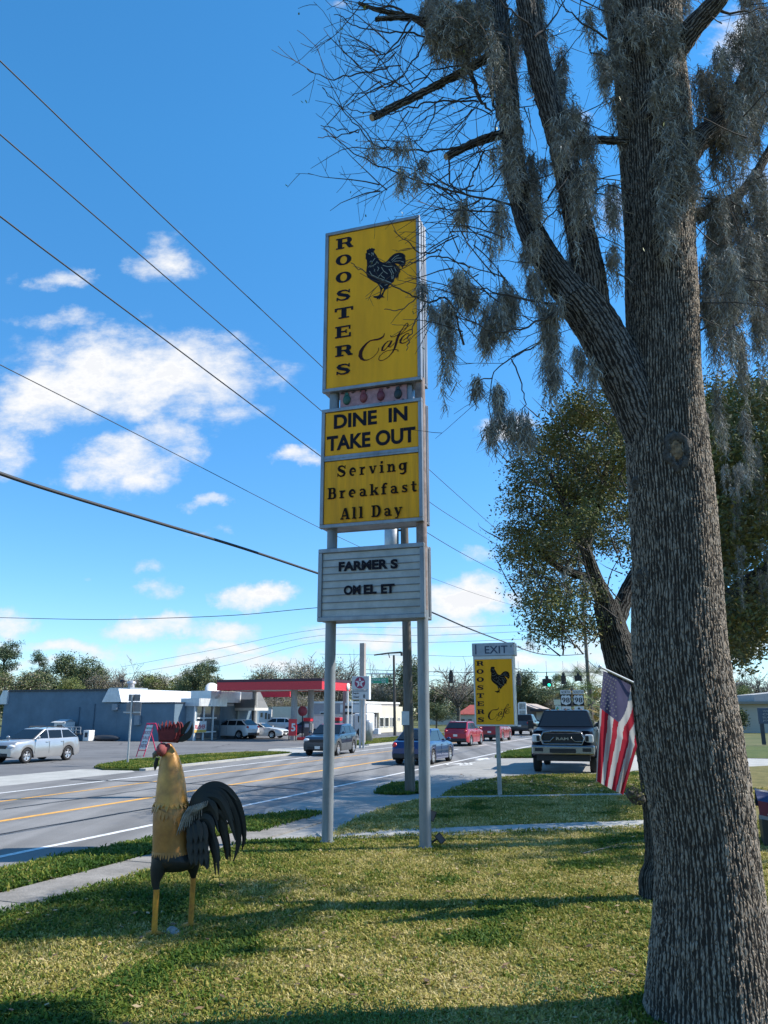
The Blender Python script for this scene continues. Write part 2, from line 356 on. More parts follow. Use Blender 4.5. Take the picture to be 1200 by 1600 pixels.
def slab(mb, txt, x0, x1, z0, z1, y, m=0, gap=.16):
    """slab-serif lettering: baseline z0, cap height z1-z0, filling x0..x1"""
    tot = sum(SLAB[c][0] for c in txt) + gap * (len(txt) - 1)
    sx = (x1 - x0) / tot; sz = z1 - z0; cx = 0.0
    for c in txt:
        adv, st = SLAB[c]
        for k in st:
            T = lambda p: (x0 + (cx + p[0]) * sx, z0 + p[1] * sz)
            if k[0] == 'r':
                mb.layer += 1
                yy = y - mb.layer * .0003
                mb.flat([T((k[1], k[3])), T((k[2], k[3])), T((k[2], k[4])), T((k[1], k[4]))], yy, m)
            else:
                # width is isotropic in glyph space, so offset there and map
                pts = k[1]; n = len(pts); w = k[2] if hasattr(k[2], '__len__') else [k[2]] * n
                mb.layer += 1; yy = y - mb.layer * .0003
                Lf, Rt = [], []
                for i in range(n):
                    a = pts[max(i - 1, 0)]; b = pts[min(i + 1, n - 1)]
                    if pts[0] == pts[-1] or (abs(pts[0][0] - pts[-1][0]) < 1e-6 and abs(pts[0][1] - pts[-1][1]) < 1e-6):
                        a = pts[i - 1] if i else pts[-2]; b = pts[i + 1] if i < n - 1 else pts[1]
                    dx, dz = b[0] - a[0], b[1] - a[1]; l = math.hypot(dx, dz) or 1
                    nx, nz = -dz / l * w[i] / 2, dx / l * w[i] / 2
                    q = T((pts[i][0] + nx, pts[i][1] + nz)); Lf.append((q[0], yy, q[1]))
                    q = T((pts[i][0] - nx, pts[i][1] - nz)); Rt.append((q[0], yy, q[1]))
                mb.add(Lf + Rt, [(i, i + 1, n + i + 1, n + i) for i in range(n - 1)], m)
        cx += adv + gap
# ------------------------------------------------------------------ setting: ground, road, paths
def surf_mat(name, cols, scale, rough=.9, bump=.4, bscale=60, cracks=0, extra=None):
    """ground material: two noise scales between colours; optional dark crack web"""
    m = bpy.data.materials.new(name); m.use_nodes = True; nt = m.node_tree; b = nt.nodes['Principled BSDF']
    b.inputs['Roughness'].default_value = rough; b.inputs['Specular IOR Level'].default_value = .25
    Ln = nt.links.new
    tc = nt.nodes.new('ShaderNodeTexCoord')
    n1 = nt.nodes.new('ShaderNodeTexNoise'); n1.inputs['Scale'].default_value = scale; n1.inputs['Detail'].default_value = 8; n1.inputs['Roughness'].default_value = .7
    Ln(tc.outputs['Object'], n1.inputs['Vector'])
    cr = nt.nodes.new('ShaderNodeValToRGB'); Ln(n1.outputs['Fac'], cr.inputs[0])
    el = cr.color_ramp.elements
    while len(el) < len(cols): el.new(.5)
    for i, c in enumerate(cols): el[i].position = .3 + .4 * i / (len(cols) - 1); el[i].color = (*c, 1)
    n2 = nt.nodes.new('ShaderNodeTexNoise'); n2.inputs['Scale'].default_value = bscale; n2.inputs['Detail'].default_value = 4
    Ln(tc.outputs['Object'], n2.inputs['Vector'])
    mr = nt.nodes.new('ShaderNodeMapRange'); Ln(n2.outputs['Fac'], mr.inputs[0]); mr.inputs['From Min'].default_value = .3; mr.inputs['From Max'].default_value = .7; mr.inputs['To Min'].default_value = .8; mr.inputs['To Max'].default_value = 1.15
    mul = nt.nodes.new('ShaderNodeVectorMath'); mul.operation = 'SCALE'; Ln(cr.outputs[0], mul.inputs[0]); Ln(mr.outputs[0], mul.inputs['Scale'])
    last = mul.outputs[0]
    if cracks:
        vo = nt.nodes.new('ShaderNodeTexVoronoi'); vo.feature = 'DISTANCE_TO_EDGE'; vo.inputs['Scale'].default_value = cracks
        nn = nt.nodes.new('ShaderNodeTexNoise'); nn.inputs['Scale'].default_value = 1.1; Ln(tc.outputs['Object'], nn.inputs['Vector'])
        mxv = nt.nodes.new('ShaderNodeMix'); mxv.data_type = 'VECTOR'; mxv.inputs[0].default_value = .35
        Ln(tc.outputs['Object'], mxv.inputs[4]); Ln(nn.outputs['Color'], mxv.inputs[5]); Ln(mxv.outputs[1], vo.inputs['Vector'])
        ls = nt.nodes.new('ShaderNodeMapRange'); Ln(vo.outputs['Distance'], ls.inputs[0]); ls.inputs['From Min'].default_value = .0; ls.inputs['From Max'].default_value = .012; ls.inputs['To Min'].default_value = .45; ls.inputs['To Max'].default_value = 1
        m2 = nt.nodes.new('ShaderNodeVectorMath'); m2.operation = 'SCALE'; Ln(last, m2.inputs[0]); Ln(ls.outputs[0], m2.inputs['Scale']); last = m2.outputs[0]
    if extra:   # faint wear running along the carriageway
        mpw = nt.nodes.new('ShaderNodeMapping'); mpw.inputs['Rotation'].default_value = (0, 0, RAZ); mpw.inputs['Scale'].default_value = (1.1, .025, 1); Ln(tc.outputs['Object'], mpw.inputs[0])
        nw = nt.nodes.new('ShaderNodeTexNoise'); nw.inputs['Scale'].default_value = 1; nw.inputs['Detail'].default_value = 5; Ln(mpw.outputs[0], nw.inputs['Vector'])
        mw = nt.nodes.new('ShaderNodeMapRange'); Ln(nw.outputs['Fac'], mw.inputs[0]); mw.inputs['From Min'].default_value = .32; mw.inputs['From Max'].default_value = .68; mw.inputs['To Min'].default_value = .62; mw.inputs['To Max'].default_value = 1.12
        m4 = nt.nodes.new('ShaderNodeVectorMath'); m4.operation = 'SCALE'; Ln(last, m4.inputs[0]); Ln(mw.outputs[0], m4.inputs['Scale']); last = m4.outputs[0]
    Ln(last, b.inputs['Base Color'])
    bp = nt.nodes.new('ShaderNodeBump'); bp.inputs['Strength'].default_value = bump; bp.inputs['Distance'].default_value = .015
    Ln(n2.outputs['Fac'], bp.inputs['Height']); Ln(bp.outputs[0], b.inputs['Normal'])
    MATS[name] = m; return m
m_asph = surf_mat('asphalt', [(.185, .18, .175), (.225, .22, .215), (.265, .26, .255)], .35, .85, .5, 45, extra=True)
m_lot = surf_mat('lot_asphalt', [(.115, .115, .118), (.15, .15, .153), (.185, .185, .187)], .3, .9, .5, 40, cracks=.2)
m_conc = surf_mat('concrete', [(.30, .30, .28), (.38, .375, .35), (.45, .44, .41)], 1.2, .9, .4, 50)
m_walk = surf_mat('walk_concrete', [(.16, .15, .135), (.24, .225, .205), (.33, .31, .285)], 1.4, .95, .5, 45)
m_apron = surf_mat('apron_concrete', [(.24, .235, .22), (.30, .295, .28), (.36, .35, .33)], .8, .9, .4, 40)
m_soil = surf_mat('soil', [(.07, .075, .02), (.14, .125, .04), (.21, .175, .07)], 1.6, 1, .6, 30)
m_turf = surf_mat('turf', [(.045, .075, .018), (.075, .10, .026), (.12, .13, .04)], .8, 1, .8, 24)
m_field = surf_mat('field', [(.06, .08, .025), (.10, .11, .04), (.17, .15, .07)], .15, 1, .5, 6)
m_white = mat('road_paint_white', (.72, .72, .70), .7, var=.2, scale=9, var2=(.42, .42, .42))
m_yellow = mat('road_paint_yellow', (.72, .36, .05), .7, var=.15, scale=7, var2=(.50, .27, .07))
m_seal_shadow = mat('sealant_and_shadow', (.03, .03, .033), .6)

def sheet(name, pts, z, m, kind='structure', thick=0.0):
    mb = MB(); pts = [Vector((p[0], p[1], 0)) for p in pts]; n = len(pts)
    if thick: mb.add([(p.x, p.y, z) for p in pts] + [(p.x, p.y, z - thick) for p in pts], [tuple(range(n))] + [(i, (i + 1) % n, n + (i + 1) % n, n + i) for i in range(n)])
    else: mb.add([(p.x, p.y, z) for p in pts], [tuple(range(n))])
    o = mb.build(name, m); bm = bmesh.new(); bm.from_mesh(o.data); bmesh.ops.triangulate(bm, faces=[f for f in bm.faces if len(f.verts) > 4]); bm.to_mesh(o.data); bm.free()
    for p in o.data.polygons: pass
    return tag(o, kind=kind)
def strip(name, s0, s1, t0, t1, z, m, thick=0.0):
    return sheet(name, [W(s0, t0), W(s1, t0), W(s1, t1), W(s0, t1)], z, m, thick=thick)

sheet('ground', [(-3000, -3000), (3000, -3000), (3000, 3000), (-3000, 3000)], -.06, m_field)
strip('road', -60, 900, -21.3, -9.8, 0, m_asph)
# our side: soil under the lawn, down to the pavement and the drive
PX = lambda L_: [G(x, y) for x, y in L_]
sheet('lawn_ground', [W(-14, -7.95), W(12.2, -7.95), W(12.9, -7.55)] + PX([(480, 1313), (500, 1311.5), (1060, 1290)]) + [W(26, 6), W(26, 14), W(-14, 14)], .015, m_soil)
lawn_b = sheet('lawn_strip', PX([(512, 1311), (545, 1289), (576, 1273), (615, 1260), (652, 1251.5), (700, 1249.5), (1000, 1244.5), (1120, 1243), (1200, 1254), (1200, 1281.5), (1000, 1284), (760, 1293), (540, 1306)]), .02, m_soil)
far_lawn = sheet('drive_side_lawn', PX([(690, 1245), (715, 1232), (742, 1222), (790, 1215.5), (840, 1212), (930, 1211), (1000, 1206), (1200, 1197), (1230, 1232), (1120, 1240), (1000, 1242), (700, 1247)]), .018, m_soil)
sheet('verge', [W(-20, -10.0), W(11, -10.0), W(13.5, -9.75), W(15.2, -9.7), W(14.6, -8.8), W(-20, -8.88)], .02, m_turf)
sheet('verge_tip', PX([(430, 1291), (460, 1283), (497, 1271.5), (470, 1271.8), (430, 1276), (385, 1281), (370, 1290), (395, 1302)]), .022, m_turf)
sheet('pole_island', PX([(590, 1241), (600, 1231), (622, 1225), (655, 1224), (664, 1231), (655, 1240.5), (620, 1243)]), .03, m_turf)
sheet('drive_island', PX([(778, 1185), (796, 1176), (838, 1170.5), (870, 1170), (880, 1180), (850, 1184.5)]), .05, m_turf)
# pavements
def slab_strip(name, a, b, w, z, m, n):   # concrete path laid in n slabs with open joints
    a = Vector(a[:2] + (0,)) if isinstance(a, tuple) else Vector((a[0], a[1], 0)); b = Vector((b[0], b[1], 0)); d = (b - a); l = d.length; d.normalize(); q = Vector((-d.y, d.x, 0)); mb = MB()
    for i in range(n):
        p0 = a + d * (l * i / n + .008); p1 = a + d * (l * (i + 1) / n - .008); dz = rng.uniform(-.004, .004)
        vs = [p0 - q * w / 2, p1 - q * w / 2, p1 + q * w / 2, p0 + q * w / 2]
        mb.add([(v.x, v.y, z + dz) for v in vs] + [(v.x, v.y, z - .08) for v in vs], [(0, 1, 2, 3), (0, 4, 5, 1), (1, 5, 6, 2), (2, 6, 7, 3), (3, 7, 4, 0)])
    return tag(mb.build(name, m), kind='structure')
slab_strip('sidewalk', W(-20, -8.42), W(16.9, -8.25), .95, .035, m_walk, 26)
slab_strip('front_path', G(500, 1309), G(1060, 1287), .95, .04, m_conc, 7)
slab_strip('lawn_kerb', G(690, 1248.3), G(1010, 1243.2), .3, .06, m_conc, 5)
apron = sheet('driveway_apron', [W(12.6, -8.9), W(17, -9.5), W(18.4, -10.2), W(54, -10.3), W(52.5, -9.9), W(46, -7.6)] + PX([(905, 1180), (1000, 1195), (930, 1213), (840, 1213), (742, 1223), (700, 1244), (652, 1253), (576, 1275), (530, 1303), (505, 1312), (470, 1316), (400, 1328)]), .006, m_apron)
sheet('driveway', PX([(700, 1206), (800, 1188), (905, 1180), (1000, 1180), (1000, 1200), (930, 1210), (840, 1212), (742, 1222), (690, 1232)]), .011, m_apron)
strip('side_street', 34, 46.5, -4.0, 60, .012, m_conc)
strip('side_verge', 46.8, 62, .5, 60, .02, m_turf)
strip('sun_bleached_verge', 28, 33.9, 1.2, 40, .014, m_soil)
# lane paint
mk = lambda name, s0, s1, t, w, m: strip(name, s0, s1, t - w / 2, t + w / 2, .005, m)
mk('edge_line', -40, 66, -11.05, .16, m_white)
mk('far_edge_line', -40, 140, -19.5, .15, m_white)
mk('centre_line', -40, 48, -14.56, .2, m_yellow)
mk('centre_line', -40, 64, -17.72, .15, m_yellow)
for s0 in (48.8, 56.4): mk('lane_dash', s0, s0 + 2.6, -14.5, .15, m_white)
mk('lane_line', 60.5, 78, -14.35, .16, m_white)
mk('stop_line', 79, 79.6, -16, 6.0, m_white)
strip('crossing_line', 84, 84.35, -20, -11.6, .005, m_white)
# cycle symbol in the bike lane
mb = MB()
def road_poly(pts, z=.009): mb.add([tuple(W(s, t, z)) for s, t in pts], [tuple(range(len(pts)))])
def ring(cs, ct, r, w=.09):
    n = 16; a = [W(cs + r * 2.6 * math.cos(2 * math.pi * i / n), ct + r * math.sin(2 * math.pi * i / n), .009) for i in range(n)]
    b = [W(cs + (r - w) * 2.6 * math.cos(2 * math.pi * i / n), ct + (r - w) * math.sin(2 * math.pi * i / n), .009) for i in range(n)]
    mb.add([tuple(q) for q in a + b], [(i, (i + 1) % n, n + (i + 1) % n, n + i) for i in range(n)])
ring(36.6, -10.62, .27); ring(36.6, -10.0, .27)
for (a, b) in [((36.6, -10.62), (37.7, -10.45)), ((37.7, -10.45), (37.5, -10.1)), ((36.6, -10.31), (37.5, -10.1)), ((36.6, -10.0), (38.0, -10.12)), ((36.6, -10.31), (37.7, -10.45)), ((38.0, -10.12), (38.1, -9.95))]:
    d = Vector((b[0] - a[0], b[1] - a[1])).normalized(); q = Vector((-d.y, d.x)) * .06
    road_poly([(a[0] + q.x * 2, a[1] + q.y), (b[0] + q.x * 2, b[1] + q.y), (b[0] - q.x * 2, b[1] - q.y), (a[0] - q.x * 2, a[1] - q.y)], .0095)
road_poly([(40, -10.5), (41, -10.5), (41, -10.75), (42.2, -10.35), (41, -9.95), (41, -10.2), (40, -10.2)])
tag(mb.build('cycle_lane_symbol', m_white), kind='structure')
# tar-sealed cracks, plus a wire's shadow painted across the carriageway
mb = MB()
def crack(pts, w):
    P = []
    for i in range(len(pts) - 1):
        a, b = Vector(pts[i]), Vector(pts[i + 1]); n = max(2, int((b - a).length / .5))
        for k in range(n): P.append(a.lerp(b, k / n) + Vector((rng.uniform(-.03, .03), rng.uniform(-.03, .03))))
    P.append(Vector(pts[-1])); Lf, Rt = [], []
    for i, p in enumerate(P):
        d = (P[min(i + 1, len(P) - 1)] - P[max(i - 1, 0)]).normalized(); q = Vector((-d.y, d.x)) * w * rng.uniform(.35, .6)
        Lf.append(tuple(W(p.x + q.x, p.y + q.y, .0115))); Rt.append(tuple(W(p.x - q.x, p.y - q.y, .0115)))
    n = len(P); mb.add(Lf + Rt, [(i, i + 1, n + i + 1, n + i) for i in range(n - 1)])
crack([(23.3, -11.6), (23.55, -13), (23.8, -18), (23.6, -21)], .16)  # painted shadow of an overhead wire crossing the road
crack([(9, -13.0), (14, -13.05), (20, -12.85), (28, -12.9), (40, -12.8)], .07)
crack([(26.5, -11.6), (26.8, -14)], .08); crack([(16, -16.2), (26, -16.1), (40, -16.2)], .06)
tag(mb.build('crack_seal_wire_shadow', m_seal_shadow), kind='structure')
# far side: kerb, verge islands, pavement strip, lots
strip('gutter', 43.2, 53, -21.9, -21.3, .012, m_conc); strip('gutter_far', 53, 140, -22.0, -21.3, .012, m_conc)
def kerb(name, s0, s1, t, n):
    mb = MB()
    for i in range(n):
        a = s0 + (s1 - s0) * i / n + .01; b = s0 + (s1 - s0) * (i + 1) / n - .01
        P = [W(a, t - .16), W(b, t - .16), W(b, t + .16), W(a, t + .16)]
        mb.add([(p.x, p.y, .08) for p in P] + [(p.x, p.y, -.02) for p in P], [(0, 1, 2, 3), (0, 4, 5, 1), (1, 5, 6, 2), (2, 6, 7, 3), (3, 7, 4, 0)])
    return tag(mb.build(name, m_conc), kind='structure')
kerb('kerb', 28.2, 42.2, -21.45, 6); kerb('far_kerb', 54.3, 84, -22.1, 9)
strip('parking_lot', -60, 92, -64, -21.3, -.012, m_lot)
sheet('lot_entrance', [W(-30, -21.3), W(27.6, -21.35), W(28.8, -22.6), W(27.9, -24.4), W(-30, -26.5)], -.004, m_conc)
sheet('lot_exit', [W(42.6, -21.3), W(54.1, -21.4), W(54.6, -24.6), W(47, -26), W(43.2, -24)], -.003, m_conc)
sheet('far_verge', [W(28.2, -21.6), W(40, -21.6), W(42.1, -21.7), W(42.6, -22.6), W(41.5, -24.2), W(38, -25.6), W(33, -25.8), W(29, -24.6), W(27.9, -23.2)], .065, m_turf, thick=.1)
sheet('corner_verge', [W(54.4, -22.3), W(84, -22.3), W(84, -26.5), W(62, -26), W(55.2, -24)], .065, m_turf, thick=.1)
slab_strip('far_sidewalk', W(29, -23.6), W(42, -23.45), .5, .085, m_conc, 6)
slab_strip('far_sidewalk', W(55, -24.0), W(84, -24.2), .8, .085, m_conc, 8)
# ------------------------------------------------------------------ tall roadside sign
m_alu = mat('aluminium', (.27, .29, .315), .45, .5, var=.18, scale=3, var2=(.18, .195, .22), stretch=(1, 1, .3))
m_pole = mat('painted_pole', (.22, .245, .27), .5, .15, var=.15, scale=5, var2=(.15, .165, .18), stretch=(1, 1, .2))
m_rustpole = mat('rusted_pole', (.24, .19, .175), .75, .1, var=.2, scale=7, var2=(.13, .095, .085))
m_ylw = mat('sign_yellow', (.93, .41, .003), .4, var=.06, scale=1.1, var2=(.74, .315, .003), spec=.25, stretch=(1.6, 1, .25))
m_ylw2 = mat('sign_yellow_streaked', (.90, .395, .004), .45, spec=.25, var=.07, scale=2.4, var2=(.60, .26, .010), stretch=(3, 1, .22))
m_ink = mat('sign_ink', (.010, .010, .018), .6, spec=.15)
m_script = mat('script_ink', (.04, .010, .010), .6, spec=.15)
m_fine = mat('emblem_line', (.26, .27, .22), .6)
m_board = mat('marquee_panel', (.42, .45, .46), .5, var=.12, scale=2.2, var2=(.30, .33, .34))
m_rail = mat('marquee_rail', (.16, .17, .19), .5)
m_pink = mat('flaking_pink', (.42, .24, .25), .8, var=.2, scale=8, var2=(.32, .17, .18))
m_flake = mat('bare_rust', (.07, .04, .04), .85)
S_P0 = (-0.2, 15.0); S_YAW = R(18.5); S_C = -.06; S_W = 2.15
op = lambda x, y: on_plane(x, y, S_P0, S_YAW)
z4 = lambda x, y: op(490 + x / 5, 320 + y / 5)
z5 = lambda x, y: op(490 + x / 4, 590 + y / 4)
sign = thing('roadside_sign', 'tall two-post yellow cafe sign with stacked cabinets above a white letter board', 'sign', (S_P0[0], S_P0[1], 0), -S_YAW)
x0, x1 = S_C - S_W / 2, S_C + S_W / 2
for px in (-.93, .93):
    mb = MB(); mb.tube([(px, .14, -.1), (px, .14, 4.2)], .105, 20, 0, False); mb.tube([(px, .14, 4.2), (px, .14, 8.9)], .104, 20, 1 if px > 0 else 0, False)
    mb.tube([(px, .14, -.02), (px, .14, .06)], .13, 20, 0)
    mb.build('pole', [m_pole, m_rustpole], sign)
DEP = .46
def cabinet(name, z0, z1, parent, faces, w=(x0, x1), dep=DEP, fr=.075, case=m_alu):
    a, b = w
    mb = MB(); mb.b2((a + .012, .004, z0 + .012), (b - .012, dep - .03, z1 - .012))
    # rolled front and back retainers
    for (y0, y1) in ((-.055, .045), (dep - .05, dep)):
        mb.b2((a, y0, z0), (b, y1, z0 + fr)); mb.b2((a, y0, z1 - fr), (b, y1, z1))
        mb.b2((a, y0, z0 + fr), (a + fr, y1, z1 - fr)); mb.b2((b - fr, y0, z0 + fr), (b, y1, z1 - fr))
    for k in (.33, .66):
        mb.b2((b - .012, dep * k - .01, z0 + .05), (b + .008, dep * k + .012, z1 - .05))
    c = mb.build(name, case, parent, bevel=.012)
    out = []
    for (f0, f1, m) in faces:
        q = MB(); q.b2((a + fr + .002, -.03, f0), (b - fr - .002, .0, f1)); out.append(q.build('face_panel', m, c, bevel=.022))
    return c, out
FY = -.032
cab1, _ = cabinet('main_cabinet', 8.80, 12.57, sign, [(8.88, 12.49, m_ylw)])
mb = MB()
letters = [('R', 180, 315, 255, 355), ('O', 178, 300, 388, 485), ('O', 178, 300, 522, 622), ('S', 175, 300, 662, 762), ('T', 170, 315, 800, 900), ('E', 174, 303, 944, 1050), ('R', 175, 310, 1095, 1195), ('S', 175, 300, 1240, 1340)]
for ch, xa, xb, ya, yb in letters:
    xm = (xa + xb) / 2; ym = (ya + yb) / 2
    za = (z4(xm, ya + 8)[1]); zb = z4(xm, yb - 8)[1]
    slab(mb, ch, z4(xa, ym)[0], z4(xb, ym)[0], zb, za, FY - .003)
mb.build('name_lettering', m_ink, cab1, fixn=False)
ze = lambda x, y: op(560 + x / 13.333, 380 + y / 13.333)
ROO = [(160,235),(185,215),(180,170),(205,145),(230,145),(235,120),(262,135),(298,112),(312,130),(345,130),(362,155),(330,185),(345,215),(390,275),(430,345),(470,395),(520,418),(575,412),(620,375),(660,325),(720,265),(790,225),(860,210),(930,225),(975,260),(995,305),(975,300),(998,370),(990,440),(965,490),(945,500),(930,545),(905,500),(880,475),(840,450),(770,440),(840,500),(870,555),(885,600),(870,655),(860,600),(850,690),(835,785),(815,715),(800,775),(785,730),(760,760),(755,810),(700,860),(650,900),(620,960),(575,990),(545,1040),(520,1110),(560,1155),(500,1145),(470,1160),(430,1205),(440,1165),(390,1190),(400,1160),(330,1150),(320,1120),(400,1115),(440,1100),(465,1050),(470,985),(440,900),(400,855),(330,820),(250,770),(195,710),(172,650),(178,560),(190,480),(185,370),(160,340),(165,280)]
ROO_LINES = [[(215, 245), (245, 235), (250, 260)], [(290, 210), (300, 250), (285, 290)], [(320, 215), (330, 270)], [(250, 420), (275, 385), (300, 410), (330, 370), (360, 330)], [(225, 520), (255, 480), (270, 520), (300, 480), (320, 500), (350, 455)], [(360, 470), (400, 400), (430, 440)], [(410, 600), (440, 540), (410, 510)], [(340, 610), (355, 560)],
 [(245, 600), (290, 680), (420, 740), (560, 790), (700, 850)], [(490, 520), (540, 600), (620, 660)], [(520, 620), (430, 720)], [(480, 690), (560, 750)], [(500, 790), (590, 850)], [(650, 560), (700, 640), (715, 770)], [(690, 540), (740, 640), (735, 760)], [(760, 520), (800, 610)], [(520, 480), (620, 510), (740, 500)], [(590, 440), (640, 410), (690, 430)], [(700, 380), (780, 300), (860, 270)], [(720, 410), (800, 335), (910, 330)], [(760, 400), (880, 390), (960, 420)], [(450, 880), (520, 950)], [(560, 900), (620, 880)]]
ROO_GAP = [(530, 955), (545, 1000), (500, 1060), (480, 1100), (488, 1040), (505, 990)]
def emblem(name, parent, T, y, base, mk_):
    mb = MB(); mb.flat([T(ze(*p)) for p in ROO], y)
    for l_ in ROO_LINES: mb.ribbon([T(ze(*p)) for p in l_], mk_, y - .003, 1)
    mb.flat([T(ze(*p)) for p in ROO_GAP], y - .003, 2)
    return mb.build(name, [base, m_fine, m_ylw], parent, fixn=False)
emblem('rooster_emblem', cab1, lambda p: p, FY - .003, m_ink, .014)
CAFE = [
 [(567,238,4),(545,290,25),(500,325,34),(440,345,30),(380,352,24),(320,365,20),(260,410,28),(200,480,45),(160,550,62),(150,620,68),(175,670,50),(215,695,26),(265,695,14),(320,675,10),(380,635,9),(430,580,9),(460,530,9),(465,485,13)],
 [(668,365,10),(620,375,14),(570,420,22),(530,480,34),(520,530,34),(550,535,20),(590,500,14),(640,430,14),(675,375,16)],
 [(690,362,22),(655,430,30),(635,470,26),(660,475,14),(700,440,10),(735,400,9)],
 [(800,300,14),(850,240,10),(910,180,10),(945,135,16),(965,90,22),(952,64,14),(920,85,14),(880,145,12),(840,205,18),(800,270,36),(775,350,42),(755,430,36),(730,500,28),(700,560,20),(650,620,13),(600,665,11),(540,697,11),(490,705,13),(462,682,12),(478,630,10),(540,570,10),(620,532,10),(700,520,11),(760,515,12),(795,528,14),(793,550,12)],
 [(665,275,15),(672,298,13),(710,300,9),(780,272,10),(850,255,10),(920,220,10),(980,185,14),(1040,165,17)],
 [(880,360,11),(940,320,12),(980,270,14),(975,240,14),(930,250,14),(870,300,22),(835,360,38),(830,395,32),(870,412,18),(930,390,12),(980,350,10),(1005,310,8)]]
zc = lambda x, y: op(550 + x / 10.909, 500 + y / 10.909)
CSC = (zc(600, 400)[0] - zc(500, 400)[0]) / 100
def script(name, parent, T, k, y):
    mb = MB()
    for st_ in CAFE: mb.ribbon([T(zc(a, b)) for a, b, _ in st_], [max(c, 8) * CSC * k for _, _, c in st_], y)
    return mb.build(name, m_script, parent, fixn=False)
script('script_lettering', cab1, lambda p: p, 1, FY - .003)
# flaking lamp strip between the cabinets
strip_ = MB(); pa = op(530, 625)[0]; pb = op(634, 612)[0]
strip_.b2((pa, .06, 8.43), (pb, .12, 8.79)); strip_.b2((pa - .02, .10, 8.43), (pb + .1, .3, 8.79), 2)
for k in range(26):
    u = rng.uniform(pa + .03, pb - .03); top = rng.random() < .5; zz = 8.77 if top else 8.45
    r_ = rng.uniform(.015, .05); pts = [(u + r_ * rng.uniform(.6, 1.3) * math.cos(a), zz + r_ * rng.uniform(.3, .9) * math.sin(a)) for a in [i * .9 for i in range(7)]]
    strip_.flat([(p[0], min(8.785, max(8.435, p[1]))) for p in pts], .057 - k * .0002, 1)
lamp_strip = strip_.build('lamp_strip', [m_pink, m_flake, m_alu], sign)
for (px, py, c, nm) in [(540.5, 623.5, (.02, .10, .075), 'green'), (566.7, 620, (.22, .045, .05), 'red'), (593.7, 617, (.16, .03, .045), 'wine'), (620.7, 614, (.015, .03, .035), 'black')]:
    a, z = op(px, py); mb = MB(); mb.ell((a, .05, z), (.085, .05, .11), 0, 14, 8); mb.prism([(a - .05, z + .08), (a + .05, z + .08), (a + .03, z + .16), (a - .03, z + .16)], .03, .058, 0)
    tag(mb.build('painted_lamp', mat('lamp_' + nm, c, .5, var=.25, scale=20), lamp_strip), nm + ' painted lamp')
# middle cabinet
cab2, fp = cabinet('menu_cabinet', 5.89, 8.42, sign, [(5.97, 7.28, m_ylw2), (7.40, 8.34, m_ylw)])
mb = MB(); mb.b2((x0 + .076, -.05, 7.285), (x1 - .076, -.005, 7.395)); mb.b2((x0 + .076, -.058, 7.33), (x1 - .076, -.0505, 7.35)); mb.build('divider_bar', m_alu, cab2, bevel=.006)
def line_(mb, fn, txt, xl, yl, xr, yr, cap, y, bold=None, gap=.16, m=0):
    a0, za = fn(xl, yl); a1, zb = fn(xr, yr); zt = fn(xl, yl - cap)[1]; zz = (za + zb) / 2; h = zt - za
    if bold is None: slab(mb, txt, a0, a1, zz, zz + h, y, m, gap)
    else: text(mb, txt, a0, a1, zz, zz + h, y, m, bold)
mb = MB(); line_(mb, z5, 'DINE  IN', 130, 325, 590, 272, 88, FY - .004, .035); line_(mb, z5, 'TAKE OUT', 85, 467, 640, 405, 95, FY - .004, .035)
mb.build('dine_in_lettering', m_ink, cab2, fixn=False)
m_brown = mat('brown_ink', (.014, .008, .006), .6, spec=.1)
mb = MB(); line_(mb, z5, 'Serving', 148, 622, 585, 588, 72, FY - .004, gap=.3); line_(mb, z5, 'Breakfast', 92, 770, 650, 710, 70, FY - .004, gap=.26); line_(mb, z5, 'All Day', 172, 890, 560, 864, 72, FY - .004, gap=.24)
mb.build('breakfast_lettering', m_brown, cab2, fixn=False)
# letter board
cab3, _ = cabinet('letter_board', 4.04, 5.47, sign, [], fr=.085, w=(x0 - .01, x1 + .01))
mb = MB(); n = 9; zl, zh = 4.125, 5.385
for i in range(n):
    a = zl + (zh - zl) * i / n; b = zl + (zh - zl) * (i + 1) / n
    mb.b2((x0 + .077, -.012 - .001 * (i % 2), a + .006), (x1 - .077, .0, b - .006))
mb.build('white_panel', m_board, cab3)
mb = MB()
for i in range(1, n):
    z = zl + (zh - zl) * i / n
    mb.b2((x0 + .078, -.03, z - .007), (x1 - .078, -.014, z + .007))
mb.build('letter_rail', m_rail, cab3)
mb = MB()
line_(mb, z5, 'FARMER', 160, 1213, 468, 1197, 60, -.036, .05); line_(mb, z5, 'S', 484, 1197, 530, 1195, 60, -.036, .05)
line_(mb, z5, 'OM', 192, 1362, 298, 1357, 60, -.036, .05); line_(mb, z5, 'EL', 316, 1356, 398, 1353, 60, -.036, .05); line_(mb, z5, 'ET', 424, 1353, 510, 1349, 60, -.036, .05)
mb.build('board_lettering', m_ink, cab3, fixn=False)
